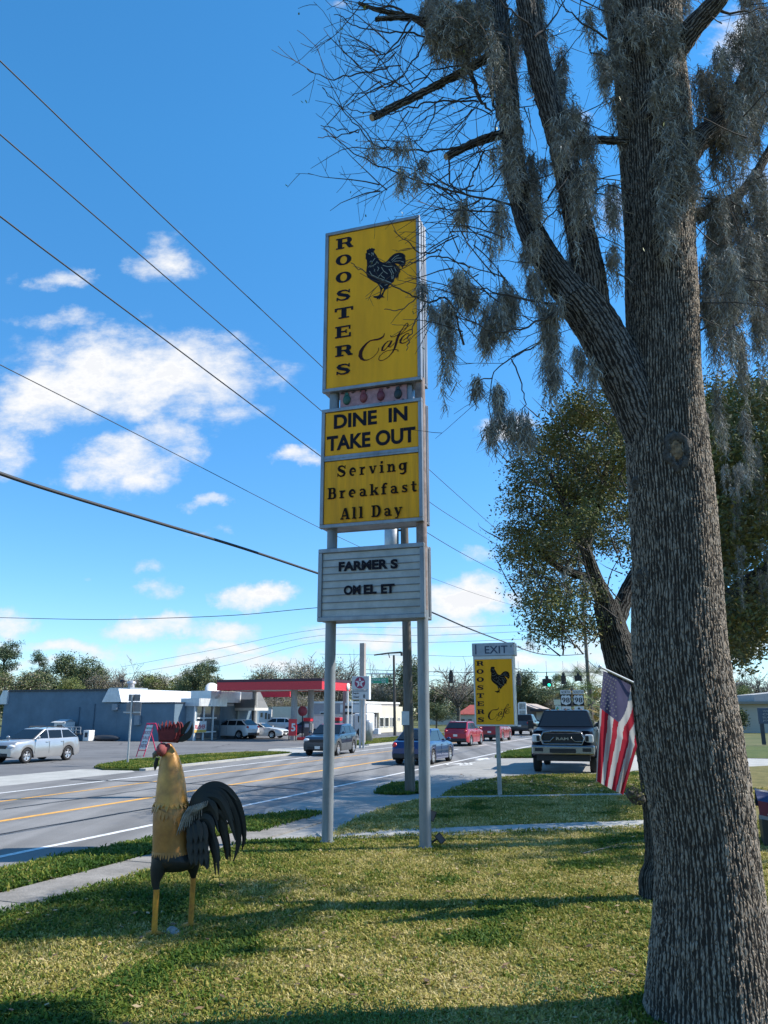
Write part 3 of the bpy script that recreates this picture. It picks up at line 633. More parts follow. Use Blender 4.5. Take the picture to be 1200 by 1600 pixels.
# ------------------------------------------------------------------ small exit sign
E_P0 = (3.22, 23.55); E_YAW = R(20)
ope = lambda x, y: on_plane(x, y, E_P0, E_YAW)
zx = lambda x, y: ope(735 + x / 11.43, 1000 + y / 11.43)
ex = thing('exit_sign', 'small yellow cafe exit sign on a single thin post near the driveway', 'sign', (E_P0[0], E_P0[1], 0), -E_YAW)
a0 = zx(60, 700)[0]; a1 = zx(772, 700)[0]; zb = zx(420, 1540)[1]; zt = zx(420, 52)[1]; zm = zx(420, 282)[1]
pa_ = ope(778, 1200)[0]; m_post = mat('grey_post', (.33, .32, .30), .7, var=.2, scale=6)
mb = MB(); mb.b2((pa_ - .055, .1, -.1), (pa_ + .055, .2, zb + .03)); mb.build('post', m_post, ex, bevel=.01)
m_casew = mat('white_case', (.62, .62, .6), .5, var=.08, scale=3)
mb = MB(); d_ = .4; mb.b2((a0 + .01, .005, zb), (a1 - .01, d_, zm - .005)); fr = .045
mb.b2((a0, -.03, zb), (a1, .004, zb + fr)); mb.b2((a0, -.03, zb + fr), (a0 + fr, .004, zm - .004)); mb.b2((a1 - fr * .6, -.03, zb + fr), (a1, .004, zm - .004)); mb.b2((a0 + fr, -.03, zm - .1), (a1 - fr * .6, .004, zm - .004))
ec = mb.build('cabinet', m_casew, ex, bevel=.008)
mb = MB(); mb.b2((a0 + fr + .002, -.02, zb + fr + .002), (a1 - fr * .6 - .002, .003, zm - .102)); mb.build('face_panel', m_ylw, ec)
mb = MB()
for i, ch in enumerate('ROOSTERS'):
    ya = 378 + i * 143.5; xa = 108 + i * 2.6
    slab(mb, ch, zx(xa, ya)[0], zx(xa + 128, ya)[0], zx(200, ya + 82)[1], zx(200, ya)[1], -.024)
mb.build('name_lettering', m_ink, ec, fixn=False)
b0 = ze(160, 1205); b1 = ze(998, 112); t0 = zx(375, 935); t1 = zx(700, 525)
TE = lambda p: (t0[0] + (p[0] - b0[0]) / (b1[0] - b0[0]) * (t1[0] - t0[0]), t0[1] + (p[1] - b0[1]) / (b1[1] - b0[1]) * (t1[1] - t0[1]))
emblem('rooster_emblem', ec, TE, -.0235, m_brown, .005)
c0 = zc(100, 710); c1 = zc(1040, 60); t0c = zx(310, 1415); t1c = zx(718, 1145)
TC = lambda p: (t0c[0] + (p[0] - c0[0]) / (c1[0] - c0[0]) * (t1c[0] - t0c[0]), t0c[1] + (p[1] - c0[1]) / (c1[1] - c0[1]) * (t1c[1] - t0c[1]))
script('script_lettering', ec, TC, (t1c[0] - t0c[0]) / (c1[0] - c0[0]) * 1.1, -.0235)
m_exitp = mat('exit_panel', (.38, .42, .48), .5, var=.1, scale=4, var2=(.29, .33, .38))
mb = MB(); mb.b2((a0 - .02, -.05, zm), (a1 + .05, d_ + .02, zt)); xp = mb.build('exit_panel', m_exitp, ex, bevel=.012)
m_blue = mat('exit_blue', (.03, .05, .10), .5)
mb = MB(); text(mb, 'EXIT', zx(262, 170)[0], zx(672, 170)[0], zx(450, 242)[1], zx(450, 105)[1], -.054, 0, .012); mb.flat([(zx(92, 170)[0], zx(100, 260)[1]), (zx(114, 170)[0], zx(100, 260)[1]), (zx(114, 170)[0], zx(100, 85)[1]), (zx(92, 170)[0], zx(100, 85)[1])], -.0545)
mb.build('exit_lettering', m_blue, xp, fixn=False)
# ground flood lamp at the foot of the right post
m_black = mat('black_metal', (.02, .02, .024), .5, .2)
fl = thing('flood_light', 'black twin flood light on a bent stake beside the right post of the tall sign', 'flood light', G(673, 1322), 0)
mb = MB(); mb.tube([(0, 0, -.05), (0, 0, .3), (-.04, 0, .5), (-.03, 0, .58)], .018, 8); mb.tube([(0, 0, .05), (.08, 0, .1), (.2, 0, .16)], .018, 8); mb.build('stake', m_black, fl)
for (c, r_) in (((.03, 0, .52), R(22)), ((.17, -.02, .14), R(-40))):
    mb = MB(); M_ = Matrix.Translation(c) @ Matrix.Rotation(r_, 4, 'Y'); k = len(mb.v)
    mb.b2((-.05, -.05, -.08), (.05, .045, .08)); mb.b2((-.06, -.06, -.09), (.06, -.05, .09)); mb.xf(M_)
    hd = mb.build('lamp_head', m_black, fl, bevel=.01)
    mb = MB(); mb.b2((-.045, -.064, -.075), (.045, -.0602, .075)); mb.xf(M_); mb.build('lens', mat('lamp_lens', (.10, .10, .12), .3), hd)
# ------------------------------------------------------------------ painted sheet-metal rooster
m_gold = mat('gold_paint', (.45, .225, .04), .42, .2, var=.22, scale=5, var2=(.25, .115, .022), coat=.15)
m_gold2 = mat('bronze_paint', (.33, .155, .035), .48, .2, var=.25, scale=4, var2=(.18, .08, .02), coat=.1)
m_blk = mat('black_enamel', (.010, .011, .011), .5, .0, spec=.2, var=.4, scale=9, var2=(.018, .021, .019), coat=.1)
m_silver = mat('worn_silver', (.16, .17, .17), .4, .5, var=.5, scale=14, var2=(.04, .045, .045))
m_comb = mat('comb_red', (.16, .026, .028), .6, .0, var=.3, scale=6, var2=(.09, .016, .02), spec=.2)
m_wattle = mat('wattle_red', (.20, .045, .045), .8, .0, var=.25, scale=9)
m_orange = mat('leg_orange', (.55, .24, .02), .5, .05, var=.2, scale=10, var2=(.36, .14, .015))
R_P0 = (G(268, 1458)[0], G(268, 1458)[1])
opr = lambda x, y: on_plane(x, y, R_P0, 0)
r1 = lambda x, y: opr(225 + x / 7.06, 1110 + y / 7.06)
r2 = lambda x, y: opr(225 + x / 7.06, 1220 + y / 7.06)
PXM = abs(r2(500, 500)[0] - r2(400, 500)[0]) / 100
ro = thing('rooster_statue', 'tall painted metal rooster with gold neck and black arching tail on the lawn', 'statue', (R_P0[0], R_P0[1], 0))
def esec(fn, y, xl, xr, dr=.95, n=26, dy=0.):
    a, z = fn(xl, y); b, _ = fn(xr, y); c = (a + b) / 2; r = (b - a) / 2
    return [(c + r * math.cos(2 * math.pi * k / n), dy + r * dr * math.sin(2 * math.pi * k / n), z) for k in range(n)]
mb = MB()
mb.loft([esec(r2, *q) for q in [(1000, 190, 430, .5), (965, 120, 540, .66), (905, 88, 590, .78), (850, 86, 560, .84), (790, 95, 530, .86)]], 1)
bl = mb.build('belly', [m_blk, m_blk], ro)
mb = MB(); mb.loft([esec(r2, *q) for q in [(800, 97, 525, .86), (700, 100, 505, .9), (600, 100, 505, .92), (500, 101, 512, .92), (400, 103, 515, .92), (330, 108, 500, .92), (270, 120, 482, .92)]], 0)
bd = mb.build('body', m_gold2, ro)
mb = MB(); mb.loft([esec(r1, *q) for q in [(1070, 120, 486), (1000, 124, 480), (900, 137, 466), (800, 146, 455), (700, 158, 438), (600, 170, 414), (520, 182, 388), (460, 196, 360), (410, 220, 330), (370, 250, 300)]], 0)
nk = mb.build('neck', m_gold, ro)
def collar(name, fn, y, xl, xr, drop, n, m, par, dr=.95, tilt=0., flare=1.05, jag=.5):
    """ring of pointed cut-metal feathers, flared at the tips"""
    a, z = fn(xl, y); b, _ = fn(xr, y); c = (a + b) / 2; r = (b - a) / 2; mb = MB()
    for k in range(n):
        t0, tm, t1 = [2 * math.pi * (k + q) / n for q in (-.02, .5, 1.02)]
        zz = lambda t: z + tilt * math.cos(t)
        P = lambda t, s, dz: Vector((c + r * s * math.cos(t), r * s * dr * math.sin(t), zz(t) + dz))
        d = drop * rng.uniform(1 - jag, 1.15); fl_ = flare + rng.uniform(-.01, .05)
        A, B, C_, D, E_ = P(t0, 1.012, 0), P(t1, 1.012, 0), P(t1 - .02, 1.03, -d * .45), P(tm + rng.uniform(-.04, .04), fl_, -d), P(t0 + .02, 1.03, -d * .45)
        mb.add([A, B, C_, D, E_], [(0, 1, 2, 3, 4)], 0)
    return mb.build(name, m, par)
collar('neck_collar', r1, 1010, 119, 487, .085, 22, m_gold, nk, flare=1.12)
collar('breast_collar', r2, 330, 103, 512, .11, 30, m_gold2, bd, tilt=-.07, flare=1.06)
collar('belly_fringe', r2, 765, 97, 528, .10, 44, m_gold2, bd, flare=1.02, dr=.87)
# thighs and legs
for (nm, y, path, rad, leg, lr) in (('near', -.17, [(215, 870), (185, 970), (168, 1090), (185, 1215)], [105, 84, 46, 21], ((251, 1389), (247, 1467)), .034),
                                   ('off', .17, [(500, 860), (512, 960), (510, 1040), (505, 1110)], [105, 75, 46, 24], ((296.5, 1375), (292, 1452)), .033)):
    mb = MB(); mb.tube([(r2(*p)[0], y * (.55 + .45 * i / 3), r2(*p)[1]) for i, p in enumerate(path)], [q * PXM for q in rad], 16)
    th = mb.build('thigh', m_blk, ro)
    mb = MB(); a, z = opr(*leg[0]); b, _ = opr(*leg[1]); mb.tube([(a, y, z + .03), (a * .6 + b * .4, y, z * .55), (b, y, -.02)], [lr, lr * .9, lr * 1.0], 12)
    lg = mb.build('leg', m_orange, ro)
    mb = MB()
    for an in (-150, 180, 150, 0): mb.tube([(b, y, .05), (b + .09 * math.cos(R(an)), y + .09 * math.sin(R(an)), .035), (b + .17 * math.cos(R(an)), y + .17 * math.sin(R(an)), .005)], [.024, .018, .008], 8)
    mb.build('foot', m_orange, lg)
# tail: overlapping sickle feathers cut from plate
def feather(pts, wid, y0, y1, th=.006, twist=0.):
    n = len(pts); Q = [r2(*p) for p in pts]; secs = []
    # resample with Catmull-Rom
    P = []
    for i in range(n - 1):
        p0 = Q[max(i - 1, 0)]; p1 = Q[i]; p2 = Q[i + 1]; p3 = Q[min(i + 2, n - 1)]
        for k in range(4):
            t = k / 4; P.append(tuple(.5 * (2 * p1[j] + (p2[j] - p0[j]) * t + (2 * p0[j] - 5 * p1[j] + 4 * p2[j] - p3[j]) * t * t + (3 * p1[j] - p0[j] - 3 * p2[j] + p3[j]) * t ** 3) for j in (0, 1)))
    P.append(Q[-1]); N = len(P)
    for i, p in enumerate(P):
        u = i / (N - 1); a = P[max(i - 1, 0)]; b = P[min(i + 1, N - 1)]; dx, dz = b[0] - a[0], b[1] - a[1]; l = math.hypot(dx, dz) or 1; nx, nz = -dz / l, dx / l
        w = wid * PXM / 2 * min(1, .45 + u * 2.2) * (1 if u < .62 else max(.05, 1 - (u - .62) / .38) ** .7)
        y = y0 + (y1 - y0) * u; tw = twist * u
        secs.append([(p[0] + nx * w, y - tw * w - th / 2, p[1] + nz * w), (p[0], y - th - w * .07, p[1]), (p[0] - nx * w, y + tw * w - th / 2, p[1] - nz * w), (p[0] - nx * w * .96, y + tw * w + th / 2, p[1] - nz * w * .96), (p[0], y + th * .4 - w * .07, p[1]), (p[0] + nx * w * .96, y - tw * w + th / 2, p[1] + nz * w * .96)])
    mb = MB(); mb.loft(secs, 0, True, False)
    return mb
TAIL = [([(500,430),(540,230),(640,110),(760,55),(880,85),(990,200),(1055,350),(1092,520),(1100,650),(1075,770)], 100, 0, .03),
 ([(500,450),(590,240),(700,130),(840,130),(940,250),(1010,420),(1045,600),(1035,740),(990,885)], 95, -.03, -.02),
 ([(520,480),(640,270),(770,210),(870,280),(950,400),(1000,540),(1015,650)], 85, .05, .10),
 ([(520,500),(670,330),(780,310),(850,390),(890,520),(925,690),(940,865)], 84, -.06, -.07),
 ([(530,520),(670,410),(780,440),(845,560),(875,720),(885,890)], 84, .07, .12),
 ([(530,560),(650,480),(750,540),(810,680),(835,800),(852,1000)], 84, -.08, -.14),
 ([(530,600),(630,560),(715,650),(765,780),(800,900)], 90, .1, .15),
 ([(520,650),(600,640),(680,740),(715,860),(735,945)], 110, -.10, -.16),
 ([(500,420),(560,210),(670,120),(790,90),(910,170),(1000,330),(1060,500),(1085,640),(1090,720)], 70, .08, .14),
 ([(520,470),(620,220),(740,165),(850,195),(930,320),(985,470),(1030,640)], 80, -.09, -.12),
 ([(540,500),(650,300),(740,250),(800,300),(840,420)], 110, -.11, -.13), ([(540,560),(640,420),(720,400),(780,480),(800,600)], 100, -.12, -.16),
 ([(520,700),(590,720),(650,820),(690,920)], 110, -.05, -.1), ([(510,560),(580,480),(650,500),(700,620),(720,760)], 110, -.13, -.18), ([(520,420),(580,300),(660,230),(740,230),(790,300)], 110, -.1, -.13)]
for k in range(16):   # shorter plates filling the fan
    u = rng.random(); base = TAIL[rng.randint(0, 6)]; j = rng.uniform(-45, 45); cut = rng.randint(5, len(base[0]) - 1) if len(base[0]) > 6 else len(base[0])
    TAIL.append(([(x + j * min(1, i / 3), y + abs(j) * .6 * min(1, i / 3)) for i, (x, y) in enumerate(base[0][:cut])], base[1] * rng.uniform(.6, .9), base[2] + rng.uniform(-.05, .05), base[3] + rng.uniform(-.06, .06)))
for k in range(12):   # small plates lapping over the saddle
    x = 520 + (k % 4) * 55; y = 430 + (k // 4) * 120 + rng.uniform(-20, 20); TAIL.append(([(x, y), (x + 25, y + 70), (x + 40, y + 150), (x + 45, y + 230)], 62, -.15 - .012 * (2 - k // 4), -.19 - .012 * (2 - k // 4)))
for pts, w, y0, y1 in TAIL: feather(pts, w, y0, y1).build('tail_feather', m_blk, ro)
a, z = r2(590, 640); mb = MB(); mb.ell((a, 0, z), (120 * PXM, .13, 200 * PXM), 0, 18, 12); mb.build('saddle', m_blk, ro)
wg = MB()
for k in range(11):
    x = 420 + k * 23; y = 560 - k * 22
    pts = [(x + 130 - k * 4, y - 300 + k * 16), (x + 70, y - 200 + k * 12), (x + 30, y - 90), (x - 5 + k * 3, y + rng.uniform(0, 40))]
    q = feather(pts, 22 + rng.uniform(-8, 8), -.215 + .004 * k, -.225 + .004 * k, .006); wg.add(q.v, q.f, 0, True)
wg.build('wing', m_silver, ro)
# head, comb, crest
a, z = r1(215, 430); mb = MB(); mb.ell((a, -.05, z), (62 * PXM, .125, 76 * PXM), 0, 16, 10); mb.ell((a + .05, .02, z + .01), (50 * PXM, .11, 60 * PXM), 0, 14, 9); hd = mb.build('face', m_wattle, ro)
mb = MB(); a1_, z1_ = r1(165, 470); a2_, z2_ = r1(124, 528); mb.tube([(a1_, -.08, z1_), ((a1_ + a2_) / 2 - .01, -.085, (z1_ + z2_) / 2 + .012), (a2_, -.085, z2_)], [.042, .03, .004], 10); mb.build('beak', mat('beak_horn', (.10, .085, .06), .5), hd)
mb = MB(); a1_, z1_ = r1(160, 520); a2_, z2_ = r1(140, 600); a3_, z3_ = r1(134, 660); mb.tube([(a1_, -.05, z1_), (a2_, -.05, z2_), (a3_, -.05, z3_)], [.02, .026, .006], 10, flat=.5); mb.build('wattle', m_blk, hd)
CB = [(168,345),(160,210),(158,118),(190,205),(214,96),(234,200),(266,78),(272,196),(322,88),(318,192),(362,96),(366,180),(404,92),(432,122),(442,190),(438,260),(415,320),(370,355),(300,350),(250,347)]
CB = [(175 + (x - 168) * .88, 348 + (y - 348) * .9) for x, y in CB]
mb = MB(); mb.prism([r1(*p) for p in CB], -.06, -.028); mb.prism([r1(x + 12, y + 6) for x, y in CB], .02, .05); mb.prism([r1(250 + (x - 250) * .8, 250 + (y - 250) * .82) for x, y in CB], -.09, -.061)
cb = mb.build('comb', m_comb, ro, bevel=.006)
mb = MB(); mb.prism([r1(*p) for p in [(360, 230), (372, 195), (400, 175), (412, 200), (398, 235), (375, 250)]], -.098, -.0915); mb.build('comb_spot', mat('comb_dark', (.035, .01, .012), .5), cb)
for pts in ([(415,270),(425,205),(460,150),(500,120),(522,116),(500,165),(470,215),(448,262)], [(380,345),(400,300),(440,268),(485,240),(515,200),(543,135),(550,185),(545,245),(520,295),(480,330),(430,348)]):
    mb = MB(); mb.prism([r1(*p) for p in pts], -.045, -.012); mb.build('crest_horn', m_blk, ro, bevel=.004)
# pale stone half hidden in the grass between its feet
st = MB(); st.ell((0, 0, 0), (.16, .1, .07), 0, 14, 9)
for i, v in enumerate(st.v): st.v[i] = tuple(Vector(v) * (1 + .22 * math.sin(v[0] * 31 + v[1] * 17 + v[2] * 23)))
so = st.build('stone', mat('pale_stone', (.26, .255, .24), .9, var=.3, scale=18, bump=.5), None); so.location = G(269, 1461, .0)
tag(so, 'pale grey stone in the grass between the feet of the metal rooster', 'stone')
# ------------------------------------------------------------------ trees
def bark_mat(name, c_ridge, c_crack, sx, sz, disp=.02, moss=None, light=None):
    m = bpy.data.materials.new(name); m.use_nodes = True; nt = m.node_tree; b = nt.nodes['Principled BSDF']; Ln = nt.links.new; N = nt.nodes.new
    b.inputs['Roughness'].default_value = .95; b.inputs['Specular IOR Level'].default_value = .15
    uv = N('ShaderNodeUVMap'); uv.uv_map = 'bark'
    wn = N('ShaderNodeTexNoise'); wn.inputs['Scale'].default_value = 2.2; wn.inputs['Detail'].default_value = 4; Ln(uv.outputs[0], wn.inputs['Vector'])
    sb = N('ShaderNodeVectorMath'); sb.operation = 'SUBTRACT'; Ln(wn.outputs['Color'], sb.inputs[0]); sb.inputs[1].default_value = (.5, .5, .5)
    sc_ = N('ShaderNodeVectorMath'); sc_.operation = 'MULTIPLY'; Ln(sb.outputs[0], sc_.inputs[0]); sc_.inputs[1].default_value = (.11, .25, 0)
    ad = N('ShaderNodeVectorMath'); Ln(uv.outputs[0], ad.inputs[0]); Ln(sc_.outputs[0], ad.inputs[1])
    mp = N('ShaderNodeMapping'); mp.inputs['Scale'].default_value = (1, .2, 1); Ln(uv.outputs[0], mp.inputs[0])
    wv = N('ShaderNodeTexWave'); wv.wave_type = 'BANDS'; wv.bands_direction = 'X'; wv.inputs['Scale'].default_value = sx; wv.inputs['Distortion'].default_value = 7.5; wv.inputs['Detail'].default_value = 3; wv.inputs['Detail Scale'].default_value = sz; wv.inputs['Detail Roughness'].default_value = .62; Ln(mp.outputs[0], wv.inputs['Vector'])
    mp2 = N('ShaderNodeMapping'); mp2.inputs['Scale'].default_value = (sx * 5.2, sx * 1.9, 1); Ln(ad.outputs[0], mp2.inputs[0])
    vo2 = N('ShaderNodeTexVoronoi'); vo2.feature = 'DISTANCE_TO_EDGE'; vo2.voronoi_dimensions = '2D'; vo2.inputs['Scale'].default_value = 1; Ln(mp2.outputs[0], vo2.inputs['Vector'])
    r1_ = N('ShaderNodeMapRange'); Ln(wv.outputs['Fac'], r1_.inputs[0]); r1_.inputs['From Min'].default_value = .2; r1_.inputs['From Max'].default_value = .85; r1_.interpolation_type = 'SMOOTHSTEP'
    r2_ = N('ShaderNodeMapRange'); Ln(vo2.outputs['Distance'], r2_.inputs[0]); r2_.inputs['From Max'].default_value = .16; r2_.inputs['To Min'].default_value = .45
    fn = N('ShaderNodeTexNoise'); fn.inputs['Scale'].default_value = 26; fn.inputs['Detail'].default_value = 6; Ln(uv.outputs[0], fn.inputs['Vector'])
    mu = N('ShaderNodeMath'); mu.operation = 'MULTIPLY'; Ln(r1_.outputs[0], mu.inputs[0]); Ln(r2_.outputs[0], mu.inputs[1])
    m3 = N('ShaderNodeMath'); m3.operation = 'MULTIPLY_ADD'; Ln(fn.outputs['Fac'], m3.inputs[0]); m3.inputs[1].default_value = .35; Ln(mu.outputs[0], m3.inputs[2])
    cr = N('ShaderNodeValToRGB'); Ln(m3.outputs[0], cr.inputs[0]); e = cr.color_ramp.elements
    e[0].position = .2; e[0].color = (*c_crack, 1); e[1].position = .8; e[1].color = (*c_ridge, 1)
    q = e.new(1.0); q.color = (*(light or [min(1, x * 1.6) for x in c_ridge]), 1)
    last = cr.outputs[0]
    # lichen patches
    ln_ = N('ShaderNodeTexNoise'); ln_.inputs['Scale'].default_value = 5.5; ln_.inputs['Detail'].default_value = 7; ln_.inputs['Roughness'].default_value = .75; Ln(uv.outputs[0], ln_.inputs['Vector'])
    lr = N('ShaderNodeMapRange'); Ln(ln_.outputs['Fac'], lr.inputs[0]); lr.inputs['From Min'].default_value = .55; lr.inputs['From Max'].default_value = .72; lr.inputs['To Max'].default_value = .6
    lm = N('ShaderNodeMath'); lm.operation = 'MULTIPLY'; Ln(lr.outputs[0], lm.inputs[0]); Ln(mu.outputs[0], lm.inputs[1])
    mx = N('ShaderNodeMix'); mx.data_type = 'RGBA'; Ln(lm.outputs[0], mx.inputs[0]); Ln(last, mx.inputs[6]); mx.inputs[7].default_value = (.32, .33, .30, 1)
    Ln(mx.outputs[2], b.inputs['Base Color'])
    dp = N('ShaderNodeDisplacement'); dp.inputs['Scale'].default_value = disp; dp.inputs['Midlevel'].default_value = .6; Ln(m3.outputs[0], dp.inputs['Height'])
    Ln(dp.outputs[0], nt.nodes['Material Output'].inputs['Displacement']); m.displacement_method = 'BOTH'
    MATS[name] = m; return m
m_bark = bark_mat('furrowed_bark', (.16, .138, .115), (.034, .029, .025), 7.4, 4.6, .016)
m_bark2 = bark_mat('limb_bark', (.11, .103, .096), (.022, .02, .019), 8.5, 3.5, .014)
m_bark3 = bark_mat('oak_bark', (.07, .066, .06), (.015, .014, .012), 7, 4, .012)
m_twig = mat('twig', (.05, .043, .04), .9, var=.3, scale=8)
m_wood = mat('cut_wood', (.30, .23, .16), .9, var=.3, scale=14)

def spline(P, per):
    out = []; n = len(P)
    for i in range(n - 1):
        p0, p1, p2, p3 = P[max(i - 1, 0)], P[i], P[i + 1], P[min(i + 2, n - 1)]
        for k in range(per):
            t = k / per
            out.append(tuple(.5 * (2 * p1[j] + (p2[j] - p0[j]) * t + (2 * p0[j] - 5 * p1[j] + 4 * p2[j] - p3[j]) * t * t + (3 * p1[j] - p0[j] - 3 * p2[j] + p3[j]) * t ** 3) for j in range(len(p1))))
    out.append(tuple(P[-1])); return out
def limb_mesh(name, pts, m, parent, nring=24, step=.06, wob=.06, flare=None, cap=True):
    """pts: (x, y, z, radius); a bark-mapped tapering limb with knots and lumps"""
    P = spline(pts, 12); S = [P[0]]; 
    d = [0]
    for i in range(1, len(P)): d.append(d[-1] + math.dist(P[i][:3], P[i - 1][:3]))
    n = max(4, int(d[-1] / step)); A = np.array(P); D = np.array(d); u = np.linspace(0, d[-1], n)
    C = np.stack([np.interp(u, D, A[:, j]) for j in range(4)], 1)
    V = []; UV = []; prev = None; ph = rng.uniform(0, 6)
    for i in range(n):
        p = Vector(C[i, :3]); t = (Vector(C[min(i + 1, n - 1), :3]) - Vector(C[max(i - 1, 0), :3])).normalized()
        if prev is None: x = Vector((0, 1, 0)) if abs(t.y) < .8 else Vector((1, 0, 0)); x = (x - t * x.dot(t)).normalized()
        else: x = (prev - t * prev.dot(t)).normalized()
        prev = x; y = t.cross(x); r = C[i, 3]
        for k in range(nring + 1):
            a = 2 * math.pi * k / nring; an = a % (2 * math.pi)
            q = Vector((math.cos(an), math.sin(an), u[i] * .55))
            lump = 1 + wob * (noise.noise(q * 1.3 + Vector((ph, ph, 0))) * 1.2 + .5 * noise.noise(q * 3 + Vector((0, ph, ph))))
            if flare: lump *= flare(u[i], an)
            w = p + (x * math.cos(a) + y * math.sin(a)) * r * lump
            V.append(w); UV.append((a * max(r, .02) if False else a / (2 * math.pi) * round(2 * math.pi * C[0, 3] * 4) / 4, u[i]))
    F = [(i * (nring + 1) + k, i * (nring + 1) + k + 1, (i + 1) * (nring + 1) + k + 1, (i + 1) * (nring + 1) + k) for i in range(n - 1) for k in range(nring)]
    o = raw(name, [tuple(v) for v in V], F, m, parent, smooth=True)
    uvl = o.data.uv_layers.new(name='bark'); li = np.zeros(len(o.data.loops), dtype=np.int32); o.data.loops.foreach_get('vertex_index', li)
    uvl.data.foreach_set('uv', np.array(UV, dtype=np.float32)[li].ravel())
    return o
# --- thin branchwork collected as tapering tubes
class Twigs:
    def __init__(s): s.V = []; s.F = []; s.tips = []
    def tube(s, P, r0, r1, n=5):
        P = [Vector(p) for p in P]; base = len(s.V); N_ = len(P); prev = None
        for i, p in enumerate(P):
            t = (P[min(i + 1, N_ - 1)] - P[max(i - 1, 0)]);
            if t.length < 1e-7: t = Vector((0, 0, 1))
            t.normalize()
            x = t.orthogonal().normalized() if prev is None else (prev - t * prev.dot(t))
            x = x.normalized() if x.length > 1e-6 else t.orthogonal().normalized()
            prev = x; y = t.cross(x); r = r0 + (r1 - r0) * i / max(1, N_ - 1)
            for k in range(n):
                a = 2 * math.pi * k / n; s.V.append(tuple(p + (x * math.cos(a) + y * math.sin(a)) * r))
        for i in range(N_ - 1):
            for k in range(n): s.F.append((base + i * n + k, base + i * n + (k + 1) % n, base + (i + 1) * n + (k + 1) % n, base + (i + 1) * n + k))
    def wander(s, p, d, L, r, droop=.0, kink=.35, seg=.12, r1=.002):
        P = [Vector(p)]; d = Vector(d).normalized(); n = max(3, int(L / seg))
        for i in range(n):
            d = (d + Vector((rng.gauss(0, 1), rng.gauss(0, 1), rng.gauss(0, 1))) * kink * .3 + Vector((0, 0, -droop))).normalized()
            P.append(P[-1] + d * L / n)
        s.tube(P, r, r1, 5 if r > .008 else 4); return P
    def spread(s, P, r, dens, L, depth, droop=.02, up=0.2):
        """side shoots along a polyline"""
        tot = sum((P[i + 1] - P[i]).length for i in range(len(P) - 1)); k = int(tot * dens + rng.random())
        for _ in range(k):
            u = rng.uniform(.12, 1) * (len(P) - 1); i = min(int(u), len(P) - 2); p = P[i].lerp(P[i + 1], u - i); t = (P[i + 1] - P[i]).normalized()
            q = Vector((rng.gauss(0, 1), rng.gauss(0, 1), rng.gauss(0, 1))); q = (q - t * q.dot(t)).normalized()
            d = t * rng.uniform(.4, 1.0) + q * rng.uniform(.5, 1.0) + Vector((0, 0, up * rng.uniform(-.6, 1)))
            l = L * rng.uniform(.4, 1.25); rr = max(.0028, r * rng.uniform(.4, .6)); C = s.wander(p, d, l, rr, droop)
            if depth > 0: s.spread(C, rr, dens * 1.25, L * .5, depth - 1, droop, up)
            s.tips.append(C[-1])
    def build(s, name, m, parent): return raw(name, s.V, s.F, m, parent, smooth=True)
# --- Spanish moss: bundles of curling hanging strands
class Moss:
    def __init__(s): s.V = []; s.F = []; s.M = []
    def strand(s, p, L, w, curl, mi):
        n = max(3, int(L / .045)); p = Vector(p); d = Vector((rng.gauss(0, .25), rng.gauss(0, .25), -1)); base = len(s.V); a = rng.uniform(0, 6.28)
        off = Vector((math.cos(a), math.sin(a), 0))
        for i in range(n + 1):
            u = i / n; ww = w * (1 - .6 * u); s.V.append(tuple(p - off * ww)); s.V.append(tuple(p + off * ww))
            d = (d * .75 + Vector((rng.gauss(0, curl), rng.gauss(0, curl), -.28))).normalized(); p = p + d * L / n
        for i in range(n): s.F.append((base + 2 * i, base + 2 * i + 1, base + 2 * i + 3, base + 2 * i + 2)); s.M.append(mi)
    def clump(s, p, L, Wd, dens=1.0):
        """several ragged ropes of curls of unequal length"""
        p = Vector(p)
        for _ in range(max(3, int((3 + Wd * 95) * dens))):
            a = rng.uniform(0, 6.28); rad = Wd * math.sqrt(rng.random()); q = p + Vector((math.cos(a) * rad, math.sin(a) * rad, rng.uniform(-.1, .06) - .12 * rad)); l = L * rng.uniform(.3, 1.15) * (1 - .45 * rad / max(Wd, .01)); n = max(2, int(l / .06)); fat = rng.uniform(.016, .04); tone = rng.random()
            for i in range(n):
                u = i / n; q = q + Vector((rng.gauss(0, .010), rng.gauss(0, .010), -l / n)); k = int(14 * (1 - .5 * u))
                f_ = fat * (.55 + .9 * abs(math.sin(u * 9 + a * 5))) * (1 - .5 * u)
                for _ in range(k):
                    b = rng.uniform(0, 6.28); r_ = f_ * abs(rng.gauss(0, .8)); s.strand(q + Vector((math.cos(b) * r_, math.sin(b) * r_, rng.uniform(-.03, .03))), rng.uniform(.07, .17), rng.uniform(.0028, .0052), .62, 0 if rng.random() < .35 + .5 * tone else 1)
    def build(s, name, parent): return raw(name, s.V, s.F, [m_moss, m_moss2], parent, s.M)
m_moss = mat('spanish_moss', (.22, .217, .20), .95, var=.3, scale=5, var2=(.115, .115, .11), spec=.1)
m_moss2 = mat('spanish_moss_pale', (.45, .44, .40), .95, var=.3, scale=6, var2=(.2, .195, .175), spec=.1)

